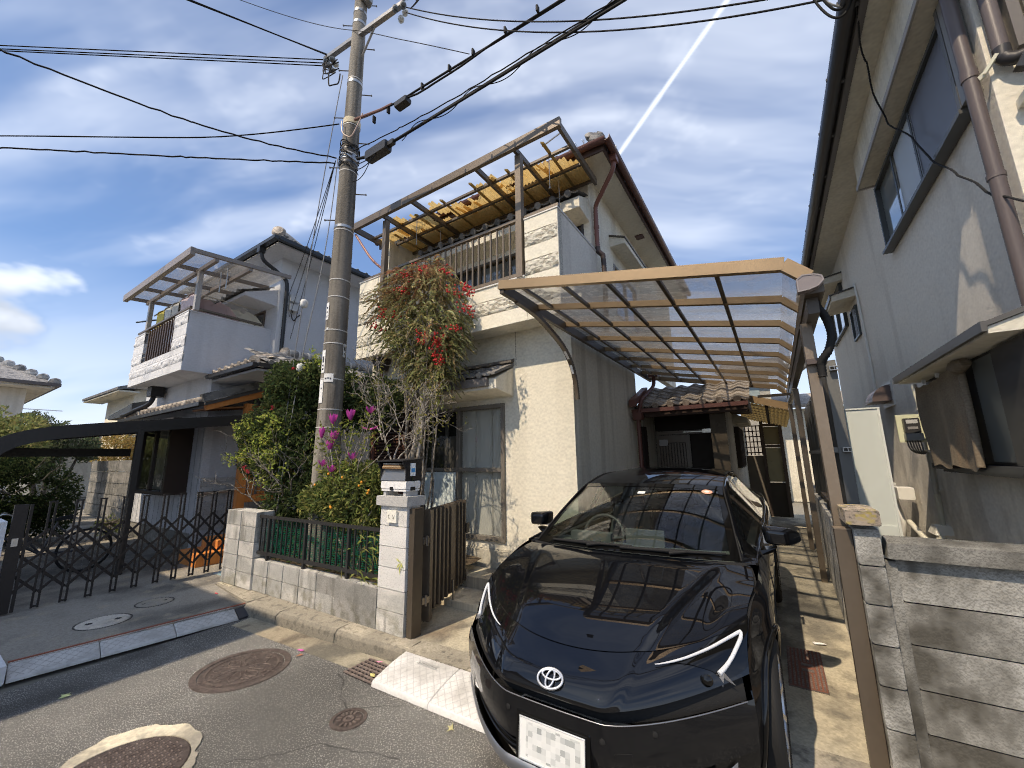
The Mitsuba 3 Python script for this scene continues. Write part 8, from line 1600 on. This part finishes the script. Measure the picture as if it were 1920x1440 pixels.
# ------------------------------------------------------------------ plants: many small leaf blades, coloured leaf by leaf
def leaf_mesh(C, D, S, W, col, g, droop=0.3):
    """C centres (n,3), D leaf directions, S lengths, W widths, col (n,3) -> mesh arrays and vertex colours; each blade is folded along its midrib"""
    n = len(C); D = D/np.linalg.norm(D, axis=1, keepdims=True); R = g.normal(size=(n, 3)); sd = np.cross(D, R); sd /= np.linalg.norm(sd, axis=1, keepdims=True)
    nr = np.cross(sd, D); S = np.broadcast_to(S, (n,))[:, None]; W = np.broadcast_to(W, (n,))[:, None]
    base = C-D*S*0.5; tip = C+D*S*0.5-np.array([0, 0, 1.0])*S*droop*0.35; mid = C+nr*S*0.02
    l = mid+sd*W*0.5+nr*W*0.18; r = mid-sd*W*0.5+nr*W*0.18
    V = np.stack([base, l, tip, r], 1).reshape(-1, 3); b = np.arange(n)[:, None]*4
    F = np.vstack([b+np.array([0, 1, 2]), b+np.array([0, 2, 3])]); return V, F, np.repeat(col, 4, 0)
def leaves(name, par, parts, **k):
    V, F, Cc, o = [], [], [], 0
    for v, f, c in parts: V.append(v); F.append(f+o); Cc.append(c); o += len(v)
    V, F, Cc = np.vstack(V), np.vstack(F), np.clip(np.vstack(Cc), 0, 1)
    kk = numbered(par+'__'+name); scene[kk] = mikit.ply((V, F), 'm_leaf', smooth=False, color=Cc, uv=np.tile([1.0, .5], (len(V), 1)))
    if k: tag(kk, **k)
    return kk
def tint(base, n, g, a=0.25, hue=0.12): return np.asarray(base)*(1+a*(g.random((n, 1))*2-1))*(1+hue*(g.random((n, 3))*2-1))
def blob(g, n, c, r, hollow=0.55):
    """points in an uneven ellipsoid shell"""
    d = g.normal(size=(n, 3)); d /= np.linalg.norm(d, axis=1, keepdims=True)
    rr = hollow+(1-hollow)*g.random((n, 1))**0.6; nz = 0.75+0.6*meshkit.fbm(d*1.9+np.asarray(c), 3)[:, None]
    return np.asarray(c)+d*rr*nz*np.asarray(r), d
def branch(mb, p, q, r0, r1, g, wig=0.05, n=8):
    p, q = np.asarray(p, float), np.asarray(q, float); L = np.linalg.norm(q-p); t = np.linspace(0, 1, n)[:, None]
    w = np.cumsum(g.normal(size=(n, 3)), 0)*wig*L/n*1.5; w -= w[0]; w -= t*w[-1]*0.5
    P = p+(q-p)*t+w; mb.tube(P, np.linspace(r0, r1, n), 6); return P
# --- sacred bamboo with red berries before the balcony
g = np.random.default_rng(21)
nd = thing('nandina_shrub', 'tall berry bush with drooping green and reddish leaves and scarlet berry clusters before the balcony', 'shrub')
st = MB(); stems = []
for k in range(16):
    b = np.array([-4.05+0.12*g.normal(), 3.85+0.10*g.normal(), 0.5]); tpz = 3.0+1.2*g.random()
    top = np.array([-4.2+0.36*g.normal()*(0.3+tpz/7), 3.98+0.12*g.normal(), tpz]); stems.append(branch(st, b, top, 0.016, 0.007, g, 0.05, 12))
add('stem', st, 'm_bark', nd, tint=0.75, smooth=True, kind='stuff')
parts = []
nS = 1350
for k in range(nS):
    while True:
        z = 2.82+1.80*g.random(); h = (z-2.82)/1.80; w = np.interp(h, [0, 0.12, 0.3, 0.55, 0.8, 1.0], [0.16, 0.34, 0.62, 0.92, 0.90, 0.50]); cxx = np.interp(h, [0, 0.25, 0.55, 1.0], [-3.86, -3.95, -4.18, -4.22])
        x = cxx+0.06+w*0.80*(g.random()*2-1); y = 3.92+0.28*(g.random()*2-1)*w
        if meshkit.fbm(np.array([x*3.2, y*3.2, z*3.2]), 3) > 0.38: break
    out = np.array([x-cxx, (y-3.95)*0.9-0.25, 0.12]); out = norm(out+0.5*g.normal(size=3)); L = 0.16+0.16*g.random(); m = 11
    t = np.linspace(0.1, 1, m); rach = np.array([x, y, z])+out*L*t[:, None]-np.array([0, 0, 1.0])*(t[:, None]**2)*L*0.75
    D = np.tile(out, (m, 1))+0.9*np.cross(out, [0, 0, 1.0])*np.where(np.arange(m) % 2, 1, -1)[:, None]-np.array([0, 0, 0.55])+0.25*g.normal(size=(m, 3))
    red = np.clip((h-0.62)*1.4, 0, 0.6)+0.12*g.random()+(0.35 if g.random() < 0.10 else 0); br = 0.75+0.5*g.random()
    base = np.array((0.215, 0.225, 0.095))*(1-red)+np.array((0.44, 0.22, 0.14))*red
    if g.random() < 0.22: base = np.array((0.42, 0.40, 0.20))
    parts.append(leaf_mesh(rach, D, 0.066+0.02*g.random(m), 0.019+0.005*g.random(m), tint(base*br, m, g), g, 0.8))
leaves('foliage', nd, parts)
for k, (x, z, n, L) in enumerate(((-4.55, 3.91, 40, 0.17), (-4.15, 4.18, 30, 0.15), (-3.79, 4.39, 18, 0.12), (-4.69, 3.74, 14, 0.08), (-2.99, 3.87, 34, 0.15), (-3.20, 3.91, 18, 0.10), (-2.99, 3.61, 22, 0.12), (-3.73, 3.38, 44, 0.18), (-3.46, 3.29, 60, 0.20), (-3.45, 3.06, 48, 0.20), (-3.19, 3.41, 18, 0.10), (-3.34, 4.22, 14, 0.09), (-4.08, 4.37, 22, 0.12), (-4.29, 3.81, 14, 0.10))):
    mb = MB()
    for q in range(n):
        t = g.random(); c = np.array([x*1.022, 3.70+0.05*g.normal(), 1.78+(z-1.78)*1.022+L*(0.5-t)])+g.normal(size=3)*np.array([0.036, 0.03, 0.018])*(1.2-0.5*t); s = trimesh.creation.icosphere(subdivisions=1, radius=0.0125); s.apply_translation(c); mb.add(s)
    add('berry_cluster', mb, 'm_satin', nd, rgb=(0.50, 0.018, 0.020), smooth=True)
# --- old gnarled trunk and bare branches
g = np.random.default_rng(33)
tr = thing('bare_tree', 'small gnarled leafless tree with pale twisting branches in front of the storm shutter', 'tree')
tk = MB(); tk.tube(curve([(-4.20, 3.85, 0.45), (-4.19, 3.85, 1.3), (-4.14, 3.84, 1.75), (-4.02, 3.85, 2.05), (-3.98, 3.84, 2.38), (-3.90, 3.84, 2.66), (-3.93, 3.84, 2.97), (-3.9, 3.82, 3.2)], 26), 0.05, 10)
tk.tube(curve([(-4.02, 3.80, 0.45), (-3.98, 3.80, 1.6), (-3.90, 3.80, 2.1), (-3.86, 3.79, 2.5), (-3.80, 3.79, 2.75)], 20), 0.026, 8)
for k in range(26):
    z = 1.6+1.4*g.random(); c = np.array([np.interp(z, [1.3, 1.75, 2.05, 2.66, 3.0], [-4.19, -4.14, -4.02, -3.90, -3.92]), 3.85, z])+0.03*g.normal(size=3); s = trimesh.creation.icosphere(subdivisions=1, radius=0.022+0.022*g.random()); s.apply_translation(c); tk.add(s)
add('trunk', tk, 'm_bark', tr, smooth=True)
def crown(par, name, roots, g, depth=3, r0=0.017, L0=0.5, spread=0.75, tintv=1.35, rmin=0.0028):
    mb = MB(); tips = []
    def grow(p, d, L, r, lv):
        q = p+d*L; P = branch(mb, p, q, r, max(r*0.62, rmin), g, 0.14, 7); tips.append(P[-1])
        if lv == 0: return
        for k in range(3 if lv > 1 else 2):
            nd_ = norm(d+spread*g.normal(size=3)+np.array([0, 0, 0.18])); grow(P[4+k % 3], nd_, L*(0.55+0.3*g.random()), max(r*0.6, rmin), lv-1)
    for p, d, L in roots: grow(np.asarray(p, float), norm(d), L*L0/0.5, r0, depth)
    add(name, mb, 'm_bark', par, tint=tintv, smooth=True); return tips
t1 = crown(tr, 'branch', [((-4.10, 3.82, 1.9), (-0.5, -0.3, 0.7), 0.5), ((-3.98, 3.82, 2.2), (0.8, -0.2, 0.5), 0.42), ((-3.95, 3.82, 2.4), (0.7, -0.4, 0.5), 0.36), ((-3.93, 3.82, 2.55), (-0.7, -0.2, 0.5), 0.5), ((-3.9, 3.82, 2.9), (0.4, -0.3, 0.7), 0.4), ((-3.9, 3.82, 2.95), (-0.4, -0.2, 0.8), 0.4)], g, 3, 0.009, tintv=0.95)
ml = thing('pale_branch_bush', 'bare bush of smooth pale grey branches spreading behind the black letterbox', 'shrub')
t2 = crown(ml, 'branch', [((-3.93, 3.35, 0.5), (0.02, 0.02, 1.0), 1.25)], g, 0, 0.018)
t3 = crown(ml, 'branch', [((-3.92, 3.38, 1.75), (-0.55, 0.1, 0.62), 0.52), ((-3.92, 3.38, 1.78), (0.02, 0.1, 0.9), 0.42), ((-3.92, 3.38, 1.76), (0.6, 0.1, 0.5), 0.46), ((-4.20, 3.42, 2.05), (-0.3, 0.1, 0.8), 0.5)], g, 4, 0.012, spread=0.6, tintv=1.15)
bud = MB()
parts = []
for t in t1[::2]+t3[::2]:
    if g.random() < 0.5: n = 4; parts.append(leaf_mesh(t+0.03*g.normal(size=(n, 3)), g.normal(size=(n, 3))+[0, 0, .4], 0.045, 0.02, tint((0.24, 0.24, 0.06), n, g), g))
leaves('young_leaves', ml, parts)
# --- magnolia
g = np.random.default_rng(5)
mg = thing('magnolia_bush', 'slender bush with upright magenta flowers in front of the utility pole', 'shrub')
FL = [(-4.96, 3.05, 2.13, 1), (-4.73, 3.05, 2.30, 0), (-4.68, 3.05, 2.08, 0), (-4.74, 3.04, 1.97, 0), (-4.37, 3.05, 2.33, 0), (-4.29, 3.05, 1.85, 2), (-4.90, 3.05, 1.77, 2), (-4.06, 3.1, 2.40, 2), (-4.04, 3.1, 2.20, 3), (-4.62, 3.0, 1.70, 2)]
tw = MB()
for x, y, z, b in FL:
    base = np.array([-4.55+0.1*g.normal(), 3.15, 1.2]); branch(tw, base, (x, y, z-0.05), 0.012, 0.005, g, 0.10, 9)
for k in range(22):
    base = np.array([-4.55+0.15*g.normal(), 3.15, 1.25]); branch(tw, base, base+np.array([0.55*g.normal()*0.8, 0.12*g.normal(), 0.45+0.6*g.random()]), 0.008, 0.0025, g, 0.16, 8)
add('branch', tw, 'm_bark', mg, tint=1.05, smooth=True)
for x, y, z, b in FL:
    n = {0: 9, 1: 4, 2: 6, 3: 5}[b]; V, F, Cc = [], [], []
    for q in range(n):
        a = q*2.4; sp_ = {0: 0.30, 1: 0.10, 2: 0.65, 3: 1.1}[b]*(0.5+0.5*q/n); L = {0: 0.145, 1: 0.16, 2: 0.10, 3: 0.12}[b]; W = L*0.30
        d = norm(np.array([math.cos(a)*sp_, math.sin(a)*sp_, 1.0 if b != 3 else 0.2])); s = norm(np.cross(d, [math.cos(a), math.sin(a), 0.01])); o = np.array([x, y, z-0.045])+0.012*np.array([math.cos(a), math.sin(a), 0])
        outw = norm(np.array([math.cos(a), math.sin(a), 0]))
        P = [o, o+d*L*0.35+s*W*0.5, o+d*L*0.72+s*W*0.42+outw*0.008, o+d*L+outw*0.012, o+d*L*0.72-s*W*0.42+outw*0.008, o+d*L*0.35-s*W*0.5, o+d*L*0.5+outw*0.016]
        i0 = len(V); V += P; F += [[i0+6, i0+k_, i0+(k_+1) % 6] for k_ in range(6)]
        c0 = np.array((0.46, 0.075, 0.33))*(0.8+0.5*g.random()); Cc += [c0*0.7, c0, c0*1.25, c0*1.5, c0*1.25, c0, c0*1.15]
    kk = numbered(mg+'__flower'); scene[kk] = mikit.ply((np.array(V), np.array(F)), 'm_leaf', smooth=True, color=np.clip(np.array(Cc), 0, 1), uv=np.tile([1., .5], (len(V), 1)))
parts = []
for k in range(150):
    c = np.array([-4.5+0.4*g.normal(), 3.08+0.1*g.normal(), 1.55+0.75*g.random()]); n = 3; parts.append(leaf_mesh(c+0.025*g.normal(size=(n, 3)), g.normal(size=(n, 3))+[0, 0, 0.8], 0.055, 0.024, tint((0.19, 0.22, 0.055), n, g), g))
for x, y, z, b in FL: parts.append(leaf_mesh(np.array([x, y, z-0.07])+0.03*g.normal(size=(4, 3)), g.normal(size=(4, 3)), 0.06, 0.026, tint((0.24, 0.27, 0.06), 4, g), g))
leaves('leaves', mg, parts)
# --- the large evergreen bush left of the pole
g = np.random.default_rng(17)
ca = thing('evergreen_bush', 'large dark glossy evergreen bush with yellow-green young shoots, left of the utility pole', 'shrub')
parts = []; cl = []
for c, r, n in (((-6.35, 3.52, 3.0), (0.78, 0.5, 0.42), 6760), ((-6.75, 3.45, 2.3), (0.85, 0.55, 0.55), 7280), ((-5.75, 3.75, 2.75), (0.6, 0.4, 0.5), 3120), ((-6.3, 3.5, 1.75), (0.80, 0.5, 0.5), 4420), ((-7.2, 3.4, 1.95), (0.45, 0.35, 0.45), 2080), ((-4.95, 3.85, 2.65), (0.55, 0.35, 0.42), 3120), ((-6.2, 3.5, 1.2), (0.62, 0.45, 0.35), 1560)):
    P, d = blob(g, n, c, r, 0.35); m = meshkit.fbm(P*3.1, 3) > 0.40; P, d = P[m], d[m]; n = len(P)
    parts.append(leaf_mesh(P, d+0.9*g.normal(size=(n, 3)), 0.070+0.022*g.random(n), 0.036, tint((0.075, 0.100, 0.040), n, g, 0.35), g))
for c, r, n in (((-6.95, 3.08, 2.15), (0.55, 0.2, 0.35), 60), ((-6.35, 3.05, 2.15), (0.45, 0.2, 0.42), 46), ((-7.5, 3.1, 1.85), (0.25, 0.15, 0.12), 10), ((-6.3, 3.1, 1.7), (0.5, 0.2, 0.3), 18), ((-5.7, 3.3, 3.3), (0.3, 0.2, 0.25), 10)):
    P, d = blob(g, n, c, r, 0.2)
    for p in P: k = 12; parts.append(leaf_mesh(p+0.035*g.normal(size=(k, 3)), g.normal(size=(k, 3))+[0, -0.2, 0.5], 0.05, 0.027, tint((0.38, 0.43, 0.10), k, g, 0.25), g))
leaves('foliage', ca, parts)
crown(ca, 'branch', [((-6.3, 3.4, 0.45), (0.05, 0, 1), 0.9), ((-6.35, 3.4, 0.45), (-0.35, 0, 1), 1.0), ((-6.2, 3.35, 1.0), (0.4, -0.2, 0.8), 0.6), ((-6.4, 3.3, 0.9), (-0.6, -0.3, 0.6), 0.7), ((-6.1, 3.2, 1.3), (0.5, -0.3, 0.2), 0.5)], g, 3, 0.013, tintv=0.8)
mb = MB()
for c in ((-6.95, 3.1, 2.42), (-7.1, 3.1, 1.72), (-7.02, 3.12, 1.66), (-6.1, 3.2, 3.2), (-6.45, 3.12, 2.62)):
    P, d = blob(g, 8, c, (0.03, 0.02, 0.03), 0.3); v, f, cc = leaf_mesh(P, d, 0.05, 0.04, tint((0.50, 0.07, 0.09), 8, g), g); kk = numbered(ca+'__red_flower'); scene[kk] = mikit.ply((v, f), 'm_leaf', smooth=False, color=np.clip(cc, 0, 1), uv=np.tile([1., .5], (len(v), 1)))
# --- kumquat shrub with small orange fruit
g = np.random.default_rng(8)
ku = thing('citrus_shrub', 'rounded citrus shrub with small orange fruits just behind the black railing', 'shrub')
parts = []
for c, r, n in (((-4.62, 3.22, 1.38), (0.62, 0.28, 0.36), 5280), ((-4.1, 3.2, 1.45), (0.36, 0.25, 0.30), 2420), ((-5.2, 3.25, 1.28), (0.34, 0.25, 0.26), 1540), ((-4.3, 3.18, 1.15), (0.5, 0.22, 0.25), 1980), ((-4.35, 3.2, 1.68), (0.35, 0.2, 0.12), 770)):
    P, d = blob(g, n, c, r, 0.4); m = meshkit.fbm(P*4.2, 3) > 0.36; P, d = P[m], d[m]; n = len(P); c_ = np.where(g.random((n, 1)) < 0.30, np.array([[0.31, 0.315, 0.10]]), np.array([[0.125, 0.155, 0.05]]))
    parts.append(leaf_mesh(P, d+0.8*g.normal(size=(n, 3))+[0, 0, 0.3], 0.066+0.022*g.random(n), 0.027, c_*tint((1, 1, 1), n, g, 0.3), g, 0.5))
leaves('foliage', ku, parts)
sm = MB()
for k in range(9): branch(sm, (-4.45+0.1*g.normal(), 3.25, 0.42), (-4.5+0.45*g.normal(), 3.2+0.12*g.normal(), 1.2+0.3*g.random()), 0.016, 0.005, g, 0.1, 8)
add('stem', sm, 'm_bark', ku, smooth=True)
for (x, y, z) in ((-4.58, 2.94, 1.64), (-3.98, 2.97, 1.55), (-4.02, 2.97, 1.51), (-3.89, 2.99, 1.43), (-4.47, 2.93, 1.25), (-3.87, 2.99, 1.46), (-4.50, 2.94, 1.26), (-4.9, 2.97, 1.5), (-4.3, 2.94, 1.6)):
    s = trimesh.creation.icosphere(subdivisions=2, radius=0.0135); s.apply_scale((1, 1, 1.15)); s.apply_translation((x, y, z)); add('fruit', s, 'm_satin', ku, rgb=(0.72, 0.30, 0.025), smooth=True)
# --- weeds behind and through the railing
g = np.random.default_rng(4)
wd2 = thing('bamboo_grass', 'tuft of pale green bamboo grass poking through the railing next to the gate pillar', 'grass')
parts = []
for k in range(70):
    b = np.array([-3.75+0.14*g.normal(), 2.93+0.03*g.normal(), 0.52+0.5*g.random()]); d = np.array([0.6*g.normal(), -0.25*g.random(), 0.2+0.6*g.random()]); parts.append(leaf_mesh(b[None], d[None], 0.11+0.06*g.random(), 0.013, tint((0.30, 0.34, 0.10), 1, g), g, 0.6))
leaves('blades', wd2, parts)
gw2 = tag(numbered('garden_weeds'), 'low weeds and small ferns on the soil behind the railing', 'weeds', kind='stuff')
parts = []
for k in range(420):
    b = np.array([-6.6+3.0*g.random(), 3.05+0.6*g.random(), 0.48+0.35*g.random()**2]); n = 4
    parts.append(leaf_mesh(b+0.03*g.normal(size=(n, 3)), g.normal(size=(n, 3))+[0, 0, 0.7], 0.075, 0.02, tint((0.10, 0.15, 0.05), n, g, 0.4), g, 0.5))
V, F, Cc, o = [], [], [], 0
for v, f, c in parts: V.append(v); F.append(f+o); Cc.append(c); o += len(v)
V, F, Cc = np.vstack(V), np.vstack(F), np.vstack(Cc); scene[gw2] = mikit.ply((V, F), 'm_leaf', smooth=False, color=np.clip(Cc, 0, 1), uv=np.tile([1., .5], (len(V), 1)))
# --- trees at the far left and beyond
def tree(name, label, clumps, base, g, rgb, size, trunk=True, spikes=False, cat='tree'):
    t = thing(name, label, cat); parts = []
    for c, r, n in clumps:
        P, d = blob(g, n, c, r, 0.3); m = meshkit.fbm(P*1.6, 3) > 0.36; P, d = P[m], d[m]; n = len(P)
        parts.append(leaf_mesh(P, d+0.8*g.normal(size=(n, 3))+([0, 0, 1.0] if spikes else [0, 0, 0.2]), size*(0.8+0.5*g.random(n)), size*0.42, tint(rgb, n, g, 0.35), g))
    leaves('crown', t, parts)
    mb = MB()
    for c, r, n in clumps: branch(mb, base, c, 0.09, 0.02, g, 0.06, 8)
    for k in range(24):
        c, r, n = clumps[k % len(clumps)]; e = np.asarray(c)+np.asarray(r)*0.8*g.normal(size=3)*0.6; branch(mb, c, e, 0.025, 0.006, g, 0.1, 6)
    add('trunk', mb, 'm_bark', t, tint=0.7, smooth=True); return t
g = np.random.default_rng(61)
tree('broadleaf_tree', 'sunlit olive-green tree at the far left edge, above the black carport', [((-17.5, 0.9, 2.5), (1.3, 0.9, 1.0), 5120), ((-17.0, 1.7, 2.3), (1.2, 0.7, 0.85), 4160), ((-18.5, 0.2, 2.6), (1.2, 0.8, 1.2), 1800)], (-17.3, 1.2, 0.0), g, (0.29, 0.30, 0.12), 0.13)
tree('conifer_tree', 'darker feathery tree behind the olive tree, right of the far grey house', [((-19.5, 2.35, 2.75), (0.55, 0.45, 0.75), 2400), ((-19.3, 2.9, 2.55), (0.6, 0.4, 0.65), 2400), ((-19.5, 3.6, 2.35), (0.5, 0.35, 0.45), 1440), ((-19.4, 2.4, 1.9), (0.8, 0.7, 0.7), 1500)], (-19.4, 2.7, 0), g, (0.15, 0.175, 0.10), 0.11, spikes=True)
tree('dark_hedge_tree', 'dense dark bush in the shade under the black carport', [((-14.2, 0.7, 1.3), (1.0, 0.7, 0.9), 4800), ((-14.0, 1.5, 1.2), (0.9, 0.6, 0.9), 4480), ((-14.4, 2.2, 1.0), (0.8, 0.5, 0.8), 3200), ((-14.2, 1.2, 0.6), (1.0, 1.1, 0.5), 1800)], (-14.2, 1.3, 0.05), g, (0.038, 0.055, 0.024), 0.10)
tree('autumn_tree', 'orange-brown young tree behind the dark block wall', [((-20.5, 4.5, 2.3), (0.9, 0.6, 0.75), 2400), ((-20.2, 5.2, 2.4), (0.7, 0.5, 0.7), 1600), ((-22.5, 5.3, 3.0), (1.1, 0.7, 0.5), 900)], (-20.6, 4.9, 0), g, (0.40, 0.29, 0.10), 0.10, cat='tree')
tree('low_yard_plant', 'small low plant by the corner of the left house', [((-13.1, 3.0, 0.45), (0.35, 0.25, 0.25), 500)], (-13.1, 3.0, 0.1), g, (0.15, 0.18, 0.05), 0.07, cat='plant')
